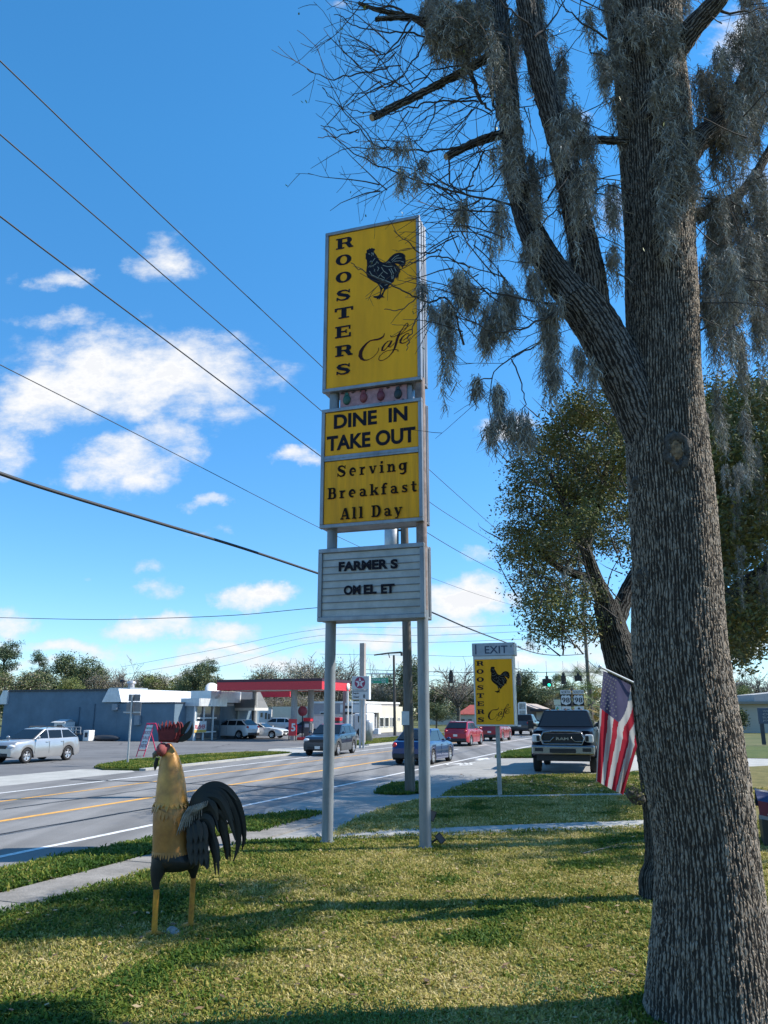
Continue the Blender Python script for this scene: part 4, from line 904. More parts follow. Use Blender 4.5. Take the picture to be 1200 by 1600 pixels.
# ---- the big moss-hung tree on the right
T0 = G(1108, 1560)
big = thing('moss_tree', 'huge furrowed trunk hung with grey moss and bare twigs, filling the right edge', 'tree', (0, 0, 0))
EDG = [(1640, 1006, 1234), (1580, 1011, 1222), (1500, 1015, 1210), (1400, 1022, 1193), (1300, 1020, 1180), (1200, 1006, 1165), (1100, 996, 1148), (1000, 990, 1133), (900, 990, 1125), (800, 985, 1117), (700, 978, 1106), (600, 979, 1096), (500, 980, 1090), (400, 977, 1085), (300, 972, 1083), (200, 968, 1079), (100, 960, 1070), (0, 946, 1064), (-160, 930, 1050), (-400, 912, 1024), (-700, 895, 990)]
TY = 7.0
DY = .6
tp = []
for (y, a, b) in EDG:
    P = P3((a + b) / 2, y, TY); Pa = P3(a, y, TY); Pb = P3(b, y, TY); tp.append((P.x, P.y, P.z, (Pb.x - Pa.x) / 2 * .96))
tp = [(tp[0][0], tp[0][1], -.15, tp[0][3] * 1.02)] + [q for q in tp if q[2] > .02]
limb_mesh('trunk', tp, m_bark, big, 260, .022, .05, flare=lambda u, a: 1 + max(0, .5 - u) * .05 * (.5 + .5 * math.sin(a * 5 + 1)))
def LP(L_, Y0, Y1):
    out = []; n = len(L_)
    for i, (x, y, w) in enumerate(L_):
        Y = Y0 + (Y1 - Y0) * i / (n - 1) - (DY if Y0 < 9 else 0); P = P3(x, y, Y); Q = P3(x + w / 2, y, Y); out.append((P.x, P.y, P.z, (Q.x - P.x) * (.88 if Y0 < 9 else 1)))
    return out
LIMBS = {
 'L': (LP([(1040, 760, 70), (1008, 670, 78), (970, 580, 82), (930, 505, 78), (898, 462, 70)], 7.6, 7.45), 60),
 'A': (LP([(900, 468, 62), (864, 420, 50), (838, 375, 44), (822, 340, 39), (808, 280, 37), (797, 200, 36), (790, 120, 36), (778, 20, 33), (762, -120, 28), (740, -300, 20)], 7.45, 7.9), 40),
 'B': (LP([(930, 520, 58), (924, 440, 52), (903, 340, 47), (880, 240, 42), (854, 150, 40), (834, 60, 39), (820, -20, 36), (800, -160, 30), (790, -320, 22)], 7.5, 6.9), 40),
 'Rr': (LP([(1045, 290, 50), (1086, 226, 40), (1118, 196, 34), (1142, 165, 31), (1168, 120, 29), (1190, 80, 28), (1230, 0, 25), (1260, -120, 20)], 7.5, 7.9), 36),
 'T': (LP([(1040, 100, 46), (1082, 45, 38), (1118, 5, 33), (1150, -40, 28), (1200, -120, 22)], 7.5, 6.8), 32),
 'R2': (LP([(1060, 340, 26), (1110, 330, 20), (1160, 300, 16), (1200, 240, 14), (1240, 160, 10)], 7.7, 8.4), 24)}
for k, (pts, nr) in LIMBS.items(): limb_mesh('limb', pts, m_bark2, big, nr, .04, .08)
STUBS = [LP([(800, 92, 14), (770, 88, 15), (730, 108, 14), (680, 135, 13), (630, 160, 13), (581, 184, 12)], 7.75, 7.2), LP([(815, 205, 14), (776, 212, 15), (735, 226, 13), (697, 245, 12)], 7.75, 7.5), LP([(990, 221, 14), (945, 219, 13), (908, 219, 12)], 7.5, 7.3),
         LP([(770, 60, 13), (733, 83, 11), (690, 60, 10), (645, 28, 9), (600, 18, 7), (560, 5, 5)], 7.8, 7.3), LP([(700, 38, 8), (645, 28, 8), (587, 30, 7)], 7.5, 7.3)]
for p in STUBS: limb_mesh('branch', p, m_bark2, big, 18, .04, .1)
mb = MB()
for p in (STUBS[0], STUBS[1]):
    e, f_ = Vector(p[-1][:3]), Vector(p[-2][:3]); d = (e - f_).normalized(); mb.cyl(e - d * .004, e + d * .006, p[-1][3] * .96, None, 12)
mb.build('sawn_end', m_wood, big)
# knots and burls on the trunk
m_knot = mat('knot_bark', (.07, .064, .058), .95, var=.5, scale=22, bump=1, bscale=60, var2=(.018, .016, .015)); m_rot = mat('rotten_wood', (.20, .135, .08), .95, var=.5, scale=26, bump=1, bscale=45, var2=(.05, .035, .022))
def on_trunk(x, y, sink=.0):
    c = P3(x, y, TY); Zs = [q[2] for q in tp]; ax = float(np.interp(c.z, Zs, [q[0] for q in tp])); rad = float(np.interp(c.z, Zs, [q[3] for q in tp])); off = max(-.97, min(.97, (c.x - ax) / rad)); n = Vector((off, -math.sqrt(1 - off * off), 0)); return Vector((ax, TY, c.z)) + n * (rad - sink), n
def burl(x, y, r, hollow=False, k=1.0):
    """healed branch scar: a rolled collar of bark, open or closed in the middle"""
    p, n = on_trunk(x, y, .02); side = Vector((-n.y, n.x, 0)); mb = MB(); secs = []; N_ = 40; M_ = 12
    for i in range(N_ + 1):
        a = 2 * math.pi * i / N_; wob = 1 + .5 * noise.noise(Vector((math.cos(a) * 1.6, math.sin(a) * 1.6, x))); sec = []
        for j in range(M_):
            b = 2 * math.pi * j / M_; tb = r * .36 * (1 + .8 * noise.noise(Vector((math.cos(a) * 3, math.sin(a) * 3, b * 1.3 + y)))); rr_ = r * wob + tb * math.cos(b)
            sec.append(side * (math.cos(a) * rr_) + Vector((0, 0, math.sin(a) * rr_ * 1.25 * k)) + n * (tb * math.sin(b) * .8))
        secs.append(sec)
    mb.loft(secs, 0, True, True, False); o = mb.build('knot', m_knot, big); o.location = p
    mb = MB(); mb.ell(tuple(n * (-.02 if hollow else .012)), (r * .85, r * .5, r * 1.05 * k), 0, 20, 14)
    for i, v in enumerate(mb.v): v = Vector(v); mb.v[i] = tuple(v * (1 + .45 * noise.noise(v * 22)))
    mb.build('rotten_core', m_rot if hollow else m_knot, o)
burl(1036, 722, .085, True, 1.25); burl(1098, 660, .06); burl(1064, 268, .09, False, 1.2); burl(1046, 408, .05, True); burl(990, 762, .07); burl(996, 905, .06); burl(1052, 236, .06)
# twigs
tw = Twigs()
CB7 = lambda L_: [(480 + x / 3.75, y / 3.75) for x, y in L_]
MAIN = [(CB7([(1130, 770), (1040, 800), (870, 875), (600, 875), (440, 870), (310, 770), (200, 640), (90, 520)]), 7.7, 6.8, .013), (CB7([(1300, 1200), (1180, 1190), (900, 1130), (650, 1060), (420, 970), (280, 900), (90, 745)]), 7.6, 6.6, .014),
 (CB7([(1000, 590), (750, 595), (620, 620), (500, 660), (340, 660), (220, 625)]), 7.6, 7.0, .011), (CB7([(620, 90), (500, 270), (385, 415)]), 7.4, 7.1, .012), (CB7([(690, 230), (640, 330), (560, 440), (430, 540)]), 7.5, 7.1, .010),
 (CB7([(700, 130), (600, 90), (470, 30), (300, 60), (205, 0)]), 7.4, 6.9, .012), (CB7([(800, 240), (620, 200), (450, 190), (290, 150), (165, 85)]), 7.5, 6.7, .012),
 (CB7([(850, 910), (830, 1020), (860, 1120), (910, 1190), (860, 1330), (800, 1440), (760, 1520)]), 7.5, 7.2, .010), (CB7([(1040, 880), (980, 1010), (930, 1150), (940, 1350), (930, 1450)]), 7.6, 7.3, .011),
 (CB7([(310, 770), (200, 765), (90, 745)]), 6.9, 6.7, .006), (CB7([(300, 765), (180, 800), (65, 810)]), 6.9, 6.6, .006), (CB7([(480, 400), (290, 430), (130, 465), (0, 410)]), 7.1, 6.6, .009), (CB7([(560, 440), (480, 500), (380, 540), (250, 545)]), 7.1, 6.8, .008), (CB7([(750, 595), (740, 690), (680, 790), (620, 830), (370, 805)]), 7.4, 6.9, .008),
 (CB7([(970, 390), (800, 400), (660, 460), (540, 500), (400, 470), (220, 375)]), 7.6, 6.9, .009), (CB7([(620, 150), (500, 290), (330, 330), (210, 300)]), 7.3, 6.9, .008), (CB7([(1050, 420), (1080, 560), (1110, 700), (1100, 780)]), 7.6, 7.5, .022), (CB7([(950, 390), (990, 530), (1050, 630), (1100, 670)]), 7.6, 7.5, .03),
 ([(725, 540), (700, 470), (668, 472), (640, 458), (610, 444), (572, 426), (550, 411)], 7.4, 6.9, .011), ([(735, 420), (700, 402), (662, 405), (640, 412), (614, 419)], 7.5, 7.0, .008), ([(690, 392), (660, 396), (640, 380), (617, 361)], 7.3, 6.9, .008), ([(668, 470), (652, 495), (640, 525), (634, 545)], 7.2, 7.0, .007), ([(655, 462), (625, 484), (600, 482)], 7.0, 6.9, .005),
 ([(900, 478), (830, 470), (770, 455), (720, 440), (690, 400)], 7.4, 7.1, .012), ([(905, 460), (850, 500), (790, 520), (740, 505), (700, 470)], 7.4, 6.9, .012), ([(880, 470), (850, 530), (800, 560), (770, 590), (765, 660)], 7.5, 7.2, .010), ([(800, 560), (815, 600), (818, 640), (790, 690)], 7.3, 7.2, .007), ([(770, 590), (740, 600), (745, 640)], 7.2, 7.1, .006),
 ([(905, 330), (940, 290), (985, 300), (1000, 320)], 7.1, 7.2, .009), ([(900, 250), (930, 280), (975, 270)], 7.1, 7.3, .008), ([(905, 380), (940, 370), (975, 390)], 7.1, 7.4, .008), ([(840, 360), (870, 330), (905, 355)], 7.6, 7.2, .008), ([(810, 290), (845, 320), (870, 290), (885, 260)], 7.7, 7.2, .008), ([(1086, 228), (1130, 190), (1200, 120)], 7.6, 7.9, .012), ([(1085, 310), (1140, 315), (1170, 340), (1200, 300)], 7.6, 7.9, .012), ([(1090, 350), (1150, 300), (1200, 280), (1240, 220)], 7.7, 8.0, .013), ([(1085, 280), (1115, 250), (1160, 200)], 7.6, 7.8, .008), ([(1095, 520), (1140, 480), (1200, 470)], 7.7, 8.0, .010), ([(790, 160), (740, 150), (690, 170), (640, 200)], 7.8, 7.4, .010), ([(800, 240), (770, 290), (740, 300), (700, 290)], 7.8, 7.4, .010), ([(790, 60), (750, 40), (720, -10)], 7.9, 7.6, .012), ([(835, 60), (870, 20), (890, -20)], 7.0, 7.1, .012), ([(830, 40), (790, 10), (750, -30)], 7.0, 6.8, .012), ([(950, 60), (900, 30), (870, -10)], 7.4, 7.2, .014), ([(1110, 15), (1150, 20), (1200, 10)], 7.2, 7.3, .02), ([(1120, 190), (1150, 230), (1190, 240)], 7.7, 7.9, .010)]
for px_, Ya, Yb, r in MAIN:
    n = len(px_); P = [Vector(P3(x, y, Ya - DY + (Yb - Ya) * i / (n - 1))) for i, (x, y) in enumerate(px_)]; P = [Vector(q) for q in spline([tuple(p) for p in P], 5)]
    P = [p + Vector((rng.gauss(0, .008), rng.gauss(0, .01), rng.gauss(0, .008))) for p in P]
    tw.tube(P, r, .0035, 6); sg_ = all(520 < x < 740 and y > 335 for x, y in px_[-3:]); tw.spread(P, r * .7, 1.0 if sg_ else 2.4, .25 if sg_ else .55, 0 if sg_ else 1, .02, .15)
# fine spray at the upper left and around the limbs
for _ in range(85):
    x = rng.uniform(540, 790); y = rng.uniform(-30, 330) if rng.random() < .8 else rng.uniform(300, 520)
    if y > 300: x = rng.uniform(700, 790)
    p = P3(x, y, rng.uniform(6.3, 7.3)); P = tw.wander(p, (rng.uniform(-1, -.1), rng.gauss(0, .5), rng.uniform(-.5, .5)), rng.uniform(.5, 1.1), .007, .01); tw.spread(P, .005, 3.0, .4, 1)
for _ in range(120):
    x = rng.uniform(700, 960) if rng.random() < .55 else rng.uniform(1085, 1260); y = rng.uniform(-60, 560)
    p = P3(x, y, rng.uniform(6.4, 7.8)); P = tw.wander(p, (rng.gauss(0, 1), rng.gauss(0, .6), rng.gauss(-.1, .7)), rng.uniform(.5, 1.2), .007, .03); tw.spread(P, .005, 2.2, .4, 1)
tw.build('twigs', m_twig, big)
# buds and a few young leaves
ly = MB()
for _ in range(150):
    t = rng.choice(tw.tips); p = t + Vector((rng.gauss(0, .03), rng.gauss(0, .03), rng.gauss(0, .03))); a = Vector((rng.gauss(0, 1), rng.gauss(0, 1), rng.gauss(0, 1))).normalized(); b = a.orthogonal().normalized(); s_ = rng.uniform(.012, .028)
    ly.add([p - a * s_, p + b * s_ * .5, p + a * s_, p - b * s_ * .5], [(0, 1, 2, 3)])
ly.build('young_leaves', mat('young_leaf', (.14, .18, .03), .6, var=.3, scale=9), big)
# moss
ms = Moss()
def mc(x, y, Lpx, wpx, Y=7.3, dens=1.0, k=1.0):
    Y -= DY if Y < 9 else 0
    p = P3(x, y, Y); q = P3(x, y + Lpx, Y); r = P3(x + wpx / 2, y, Y); ms.clump(p, (p - q).length, (r.x - p.x) * k, dens * (2.2 if k > 1 else 1))
for a in [(697, 470, 172, 15, 7.1), (722, 312, 48, 15, 7.1), (720, 420, 62, 22, 7.1), (745, 592, 26, 9, 7.2), (777, 600, 85, 11, 7.2), (768, 655, 50, 9, 7.2), (805, 640, 62, 34, 7.2, .8), (820, 660, 50, 18, 7.2), (855, 470, 165, 17, 7.4), (862, 560, 60, 12, 7.4), (770, 478, 60, 30, 7.3), (735, 445, 50, 20, 7.2), (790, 450, 80, 22, 7.4), (905, 540, 60, 9, 7.4), (925, 560, 50, 7, 7.4), (583, 222, 20, 9, 6.9, .45), (618, 216, 22, 6, 7.0, .4), (634, 218, 22, 7, 7.0, .4), (626, 268, 24, 13, 7.0, .5), (650, 272, 20, 9, 7.0, .4), (660, 240, 40, 7, 7.1, .5), (655, 440, 30, 12, 7.2, .4), (675, 470, 36, 10, 7.2, .6), (760, 510, 45, 16, 7.3), (835, 420, 60, 18, 7.4)]: mc(*(a if len(a) == 6 else a + (1.0,)), k=1.15)
for _ in range(26): mc(rng.uniform(672, 760), rng.uniform(-20, 50), rng.uniform(40, 105), rng.uniform(16, 34), rng.uniform(7.0, 7.8), 1.1)       # heavy curtain left of the stems
for _ in range(50): mc(rng.uniform(770, 965), rng.uniform(-30, 330), rng.uniform(50, 130), rng.uniform(12, 28), rng.uniform(6.9, 8.0), .8)
for _ in range(20): mc(rng.uniform(760, 960), rng.uniform(300, 500), rng.uniform(40, 90), rng.uniform(9, 20), rng.uniform(7.0, 7.9), .7)
for _ in range(36): mc(rng.uniform(1092, 1225), rng.uniform(-40, 420), rng.uniform(80, 190), rng.uniform(20, 44), rng.uniform(7.2, 8.6), .95)
for _ in range(20): mc(rng.uniform(1100, 1225), rng.uniform(330, 520), rng.uniform(60, 150), rng.uniform(16, 34), rng.uniform(7.5, 8.8), .9)
for a in [(1150, 520, 130, 26, 8.0), (1185, 480, 170, 24, 8.2), (1120, 600, 70, 14, 7.9), (1160, 640, 120, 14, 9.5), (1120, 640, 90, 12, 9.0)]: mc(*a)
# moss wrapped on the trunk itself
for _ in range(60):
    y = rng.uniform(-60, 330); a = np.interp(y, [q[0] for q in EDG][::-1], [q[1] for q in EDG][::-1]); b = np.interp(y, [q[0] for q in EDG][::-1], [q[2] for q in EDG][::-1])
    side = rng.random(); x = a + (b - a) * (rng.uniform(.05, .35) if side < .35 and y < 150 else rng.uniform(.5, 1.0)); off = (x - (a + b) / 2) / ((b - a) / 2); rad = (b - a) / 2 / 150
    mc(x, y, rng.uniform(40, 110), rng.uniform(12, 26), TY + DY - .40 * math.sqrt(max(0, 1 - off * off)) - .03, .55)
tag(ms.build('hanging_moss', big), kind='stuff')

# ---- foliage helper
def leaf_mesh(name, centres, per, spread, size, mats, parent, flat=.75, nr=None):
    """many small leaf blades scattered round clump centres"""
    C = np.asarray(centres, dtype=np.float64); n = len(C) * per
    P = np.repeat(C, per, 0) + nrng.normal(0, 1, (n, 3)) * np.asarray(spread)
    a = nrng.normal(0, 1, (n, 3)); a[:, 2] *= flat; a /= np.linalg.norm(a, axis=1, keepdims=True)
    b = np.cross(a, nrng.normal(0, 1, (n, 3))); b /= np.linalg.norm(b, axis=1, keepdims=True)
    s = size * nrng.uniform(.55, 1.3, (n, 1))
    V = np.stack([P - a * s, P + b * s * .42, P + a * s, P - b * s * .42], 1).reshape(-1, 3)
    F = np.arange(4 * n).reshape(n, 4); clump_m = np.repeat(nrng.integers(0, len(mats), len(C)), per); one = nrng.integers(0, len(mats), n)
    mi = np.where(nrng.random(n) < .8, clump_m, one)
    return raw(name, V, F, mats, parent, mi)
m_leafA = mat('oak_leaf', (.105, .125, .05), .85, var=.3, scale=3, spec=.08); m_leafB = mat('oak_leaf_olive', (.155, .16, .055), .85, var=.3, scale=3, spec=.08); m_leafC = mat('oak_leaf_bronze', (.16, .145, .06), .85, var=.3, scale=3, spec=.08); m_leafD = mat('oak_leaf_grey', (.115, .125, .08), .85, var=.3, scale=3, spec=.08)
# ---- evergreen oak just behind it
oak = thing('oak_tree', 'leafy evergreen oak with a leaning dark trunk standing behind the huge mossy trunk', 'tree', (0, 0, 0))
OY = 11.0
limb_mesh('trunk', [(3.56, OY, -.1, .27), (3.52, OY, .25, .21)] + LP([(1030, 1340, 40), (1023, 1250, 42), (1012, 1160, 46), (995, 1085, 54), (975, 1040, 56), (958, 985, 44), (946, 940, 36)], OY, OY), m_bark3, oak, 48, .05, .14)
OL = [LP([(946, 945, 30), (930, 905, 24), (915, 860, 17), (890, 800, 11), (860, 740, 6)], OY, 10.2), LP([(960, 985, 30), (975, 940, 26), (1000, 890, 24), (1040, 820, 18), (1060, 700, 10)], OY, 11.6), LP([(930, 905, 16), (880, 890, 10), (840, 860, 6)], 10.8, 10.0), LP([(915, 860, 12), (935, 790, 9), (950, 720, 6)], 10.6, 11)]
for p in OL: limb_mesh('limb', p, m_bark3, oak, 24, .06, .12)
ot = Twigs(); cen = []
def oak_clumps(n, x0, x1, y0, y1, Ya, Yb, cond):
    k = 0
    while k < n:
        x, y = rng.uniform(x0, x1), rng.uniform(y0, y1)
        if not cond(x, y): continue
        p = P3(x, y, rng.uniform(Ya, Yb)); k += 1; cen.append(tuple(p))
        if rng.random() < .5: ot.wander(p + Vector((rng.gauss(.25, .2), rng.gauss(0, .2), rng.gauss(-.3, .2))), (rng.gauss(-.3, .4), rng.gauss(0, .4), .6), rng.uniform(.4, .8), .012, 0, .4)
left = lambda x, y: ((x - 905) / 108) ** 2 + ((y - 800) / 175) ** 2 < 1 - .25 * (noise.noise(Vector((x * .018, y * .018, 1))) > .12) and not (x > 930 and y > 860 and y < 1010 and rng.random() < .7) and not (y > 930 and x > 905 and rng.random() < .6)
for (x, y, r_, n) in [(905, 648, 34, 20), (958, 655, 38, 22), (985, 700, 30, 12), (866, 690, 34, 20), (835, 705, 22, 8), (915, 712, 36, 20), (955, 735, 30, 14), (838, 745, 34, 18), (885, 762, 36, 22), (930, 778, 34, 18), (815, 790, 24, 10), (975, 800, 26, 10), (858, 806, 36, 20), (905, 822, 34, 18), (812, 838, 30, 18), (846, 862, 34, 20), (890, 868, 28, 12), (798, 872, 16, 5), (950, 850, 26, 8), (828, 900, 28, 14), (862, 920, 30, 15), (845, 955, 24, 9), (880, 955, 26, 9), (915, 930, 20, 5), (905, 978, 20, 6), (868, 985, 18, 5), (930, 985, 18, 5), (838, 985, 12, 3), (800, 720, 10, 2), (960, 615, 22, 6), (890, 615, 20, 4)]:
    Yc = rng.uniform(10.0, 12.4)
    for _ in range(n):
        p = P3(x + rng.gauss(0, r_ * .5), y + rng.gauss(0, r_ * .42), Yc + rng.gauss(0, .3)); cen.append(tuple(p))
        if rng.random() < .4: ot.wander(p + Vector((rng.gauss(.2, .2), rng.gauss(0, .2), rng.gauss(-.25, .2))), (rng.gauss(-.3, .4), rng.gauss(0, .4), .6), rng.uniform(.4, .8), .012, 0, .4)
leaf_mesh('crown', cen, 130, (.115, .17, .08), .027, [m_leafA, m_leafB, m_leafC, m_leafD], oak)
ot.build('twigs', m_twig, oak)
ms = Moss()
for a in [(830, 975, 40, 6, 10.5, .6), (912, 900, 60, 12, 10.5), (880, 870, 50, 14, 10.4, .6)]: mc(*a)
tag(ms.build('hanging_moss', oak), kind='stuff')
# ---- a second, larger oak shading the drive from the right
oak2 = thing('oak_tree', 'olive-leaved oak with a low rising limb seen right of the mossy trunk', 'tree', (0, 0, 0))
O2 = 22.0
limb_mesh('trunk', [tuple(P3(1090, 1300, O2)[:2]) + (-.1, .62)] + LP([(1090, 1225, 62), (1085, 1120, 56), (1092, 1030, 54), (1100, 960, 50)], O2, O2), m_bark3, oak2, 40, .08, .12)
for p in (LP([(1085, 1080, 40), (1110, 1010, 44), (1140, 948, 42), (1172, 918, 38), (1212, 884, 32), (1270, 800, 20)], O2 - .2, O2 - 2), LP([(1130, 900, 16), (1150, 840, 18), (1190, 760, 12)], O2, O2 + 2), LP([(1095, 990, 40), (1075, 900, 30), (1050, 780, 18)], O2, O2 + 4), LP([(1100, 970, 36), (1130, 860, 26), (1120, 720, 14)], O2, O2 + 6)): limb_mesh('limb', p, m_bark3, oak2, 22, .08, .12)
ot = Twigs(); cen = []
for k in range(50):   # the far side of its crown, behind the leaning oak
    x, y, r_ = rng.choice([(905, 648, 30), (958, 660, 36), (985, 700, 30), (866, 690, 30), (915, 712, 36), (955, 735, 30), (885, 762, 36), (930, 778, 34), (858, 806, 36), (905, 822, 34), (846, 862, 34), (975, 800, 30), (985, 750, 24)])
    cen.append(tuple(P3(x + 12 + rng.gauss(0, r_ * .35), y + rng.gauss(0, r_ * .4), rng.uniform(19, 29))))
oak_clumps(300, 1095, 1330, 600, 835, 18, 31, lambda x, y: noise.noise(Vector((x * .02, y * .02, 5))) < .3)
oak_clumps(150, 1000, 1120, 640, 900, 20, 33, lambda x, y: True)
oak_clumps(90, 1125, 1300, 830, 1040, 19, 27, lambda x, y: y < 1035 - max(0, x - 1140) * 1.1 and (y > 950 or rng.random() < .5) and abs(y - (950 - (x - 1130))) > 24)
leaf_mesh('crown', cen, 230, (.34, .5, .26), .074, [m_leafB, m_leafA, m_leafC, m_leafD], oak2); ot.build('twigs', m_twig, oak2); ms = Moss()
for a in [(1160, 720, 110, 16, 18), (1180, 690, 160, 18, 18.4), (1145, 760, 90, 12, 18), (1190, 840, 60, 14, 18.5), (1155, 850, 110, 9, 18)]: mc(*a, .35)
tag(ms.build('hanging_moss', oak2), kind='stuff')
# ---- a bare mossy tree standing just beyond the right edge; its shade bars the lawn
side = thing('moss_tree', 'tall mossy tree standing just outside the right edge of the view', 'tree', (0, 0, 0))
limb_mesh('trunk', [(12.6, 16.6, -.1, .5), (12.6, 16.6, .4, .36), (12.4, 16.5, 4, .3), (12.7, 16.7, 8, .24), (12.5, 16.5, 12, .14)], m_bark3, side, 26, .1, .1)
for e in ((9.6, 16.0, 8.6), (15.0, 17.5, 9), (12.0, 19, 9.5), (13, 14, 9.0), (10.6, 17.6, 11.5)): limb_mesh('limb', [(12.5, 16.55, 4.6 + rng.uniform(0, 2.5), .16), ((12.5 + e[0]) / 2, (16.5 + e[1]) / 2, e[2] * .82, .11), e + (.04,)], m_bark3, side, 14, .1, .1)
ms = Moss()
for _ in range(46): ms.clump((rng.gauss(11.8, 1.7), rng.gauss(16.5, 1.2), rng.uniform(5, 10)), rng.uniform(.8, 1.8), rng.uniform(.2, .4), .35)
tag(ms.build('hanging_moss', side), kind='stuff')
# fern-grown burl low on the oak trunk
bu = MB(); bu.ell((0, 0, 0), (.10, .13, .09), 0, 30, 20)
for i, v in enumerate(bu.v): v = Vector(v); bu.v[i] = tuple(v * (1 + .6 * noise.noise(v * 12) + .3 * noise.noise(v * 31)))
o = bu.build('burl', mat('knot_bark', (.1, .09, .08)), oak); o.location = P3(994, 1243, 10.75); leaf_mesh('fern', [tuple(Vector((rng.gauss(-.02, .06), rng.gauss(-.1, .04), rng.gauss(.06, .05)))) for _ in range(14)], 10, (.04, .03, .04), .022, [m_leafA, m_leafC], o)
# ---- flag on the oak trunk
m_red = mat('flag_red', (.34, .018, .035), .8, spec=.1, var=.1, scale=5); m_fwhite = mat('flag_white', (.47, .445, .43), .8, spec=.1, var=.06, scale=5); m_navy = mat('flag_blue', (.07, .068, .13), .8, spec=.1, var=.1, scale=5)
for m_ in (m_red, m_fwhite, m_navy):
    b = m_.node_tree.nodes['Principled BSDF']; nt = m_.node_tree; tr = nt.nodes.new('ShaderNodeBsdfTranslucent'); mx = nt.nodes.new('ShaderNodeMixShader'); mx.inputs[0].default_value = .4
    src = b.inputs['Base Color'].links[0].from_socket; nt.links.new(src, tr.inputs[0]); nt.links.new(b.outputs[0], mx.inputs[1]); nt.links.new(tr.outputs[0], mx.inputs[2]); nt.links.new(mx.outputs[0], nt.nodes['Material Output'].inputs[0])
FYD = 10.45
flg = thing('flag', 'stars and stripes flag hanging from a short pole on the tree trunk', 'flag', tuple(P3(1000, 1090, FYD + .2)))
inv = Vector(flg.location)
fp3 = lambda x, y, Y: P3(925 + x / 7.625, 1040 + y / 7.619, Y) - inv
mb = MB(); pa, pb = fp3(95, 15, FYD - .35), fp3(640, 270, FYD + .25); mb.tube([pa, pb], .014, 10); mb.ell(pa, (.025, .025, .025), 0, 10, 6); mb.build('flagpole', mat('flag_pole', (.55, .56, .58), .35, .3), flg)
mb = MB(); mb.tube([fp3(560, 232, FYD + .15), fp3(700, 300, FYD + .4)], .03, 10); mb.build('bracket', m_black, flg)
# cloth: u runs along the pole (0 outer .. 1 inner), v hangs down
NU, NV = 78, 72
outer = [(135, 62), (118, 250), (95, 480), (80, 750), (62, 1050), (48, 1370)]; inner = [(462, 232), (468, 380), (495, 600), (515, 800), (540, 960), (372, 1538)]
bot = [(48, 1370), (110, 1398), (170, 1425), (240, 1480), (310, 1505), (372, 1538)]
def lerp_poly(P, t):
    f_ = t * (len(P) - 1); i = min(int(f_), len(P) - 2); q = f_ - i; return (P[i][0] + (P[i + 1][0] - P[i][0]) * q, P[i][1] + (P[i + 1][1] - P[i][1]) * q)
V = []; F = []; MI = []
inn = [(462, 232), (470, 390), (492, 560), (508, 720), (520, 860), (538, 962), (505, 1080), (460, 1240), (415, 1390), (372, 1538)]
for j in range(NV + 1):
    v = j / NV; a = lerp_poly(outer, v); b = lerp_poly(inn, v)
    for i in range(NU + 1):
        u = i / NU
        x = a[0] + (b[0] - a[0]) * u; y = a[1] + (b[1] - a[1]) * u + (1 - abs(2 * u - 1)) * 8 * v
        dep = FYD - .35 + .5 * u + .05 * math.sin(u * 9 + v * 2.0) * (.35 + v) + .03 * math.sin(u * 23 - v * 5) * v
        V.append(fp3(x, y, dep))
for j in range(NV):
    for i in range(NU):
        u = (i + .5) / NU; v = (j + .5) / NV
        # the fly hangs: stripes leave the inner edge and run down towards the outer corner
        b1 = float(np.interp(v, [0, .1, .2, .3, .42, .5, 1], [1, .93, .82, .70, .53, .48, .42]))
        pp = u / b1 * .42 if u < b1 else .42 + (u - b1)
        st_ = sum(pp > q for q in (.04, .19, .31, .42, .57, .73, .88))
        canton = v < .41 and u < b1
        F.append((j * (NU + 1) + i, j * (NU + 1) + i + 1, (j + 1) * (NU + 1) + i + 1, (j + 1) * (NU + 1) + i)); MI.append(2 if canton else (0 if st_ % 2 else 1))
cl = raw('cloth', [tuple(v) for v in V], F, [m_red, m_fwhite, m_navy], flg, MI, True)
mb = MB()
for r_ in range(9):
    for c_ in range(6 if r_ % 2 == 0 else 5):
        u = (.025 + c_ * .085 + (.042 if r_ % 2 else 0)); v = .03 + r_ * .043
        if u > .5: continue
        a = lerp_poly(outer, v); b = lerp_poly(inn, v); x = a[0] + (b[0] - a[0]) * u; y = a[1] + (b[1] - a[1]) * u + (1 - abs(2 * u - 1)) * 8 * v
        dep = FYD - .35 + .5 * u + .05 * math.sin(u * 9 + v * 2.0) * (.35 + v) + .03 * math.sin(u * 23 - v * 5) * v - .008; c = fp3(x, y, dep); s_ = .015
        mb.add([c] + [c + Vector((math.sin(2 * math.pi * k / 10) * s_ * (1 if k % 2 == 0 else .42), 0, math.cos(2 * math.pi * k / 10) * s_ * (1 if k % 2 == 0 else .42))) for k in range(10)], [(0, 1 + k, 1 + (k + 1) % 10) for k in range(10)])
mb.build('stars', m_fwhite, cl)
# ------------------------------------------------------------------ vehicles
def on_t(x, y, t):     # sight line meets the vertical plane at offset t beside the road -> (s, z)
    r = ray(x, y); k = t / (r[0] * NR[0] + r[1] * NR[1]); return (k * (r[0] * ER[0] + r[1] * ER[1]), EYE + k * r[2])
def on_s(x, y, s):     # ... the plane across the road at distance s -> (t, z)
    r = ray(x, y); k = s / (r[0] * ER[0] + r[1] * ER[1]); return (k * (r[0] * NR[0] + r[1] * NR[1]), EYE + k * r[2])
m_glass = mat('car_glass', (.010, .013, .017), .08, var=.05, spec=.35)
m_tyre = mat('tyre', (.014, .014, .015), .85)
m_rim = mat('alloy_rim', (.5, .5, .52), .3, .7)
m_trim = mat('black_trim', (.018, .018, .02), .6)
m_chrome = mat('chrome', (.27, .28, .30), .25, .95, var=.05)
m_tail = mat('tail_lens', (.45, .015, .015), .2, spec=.7)
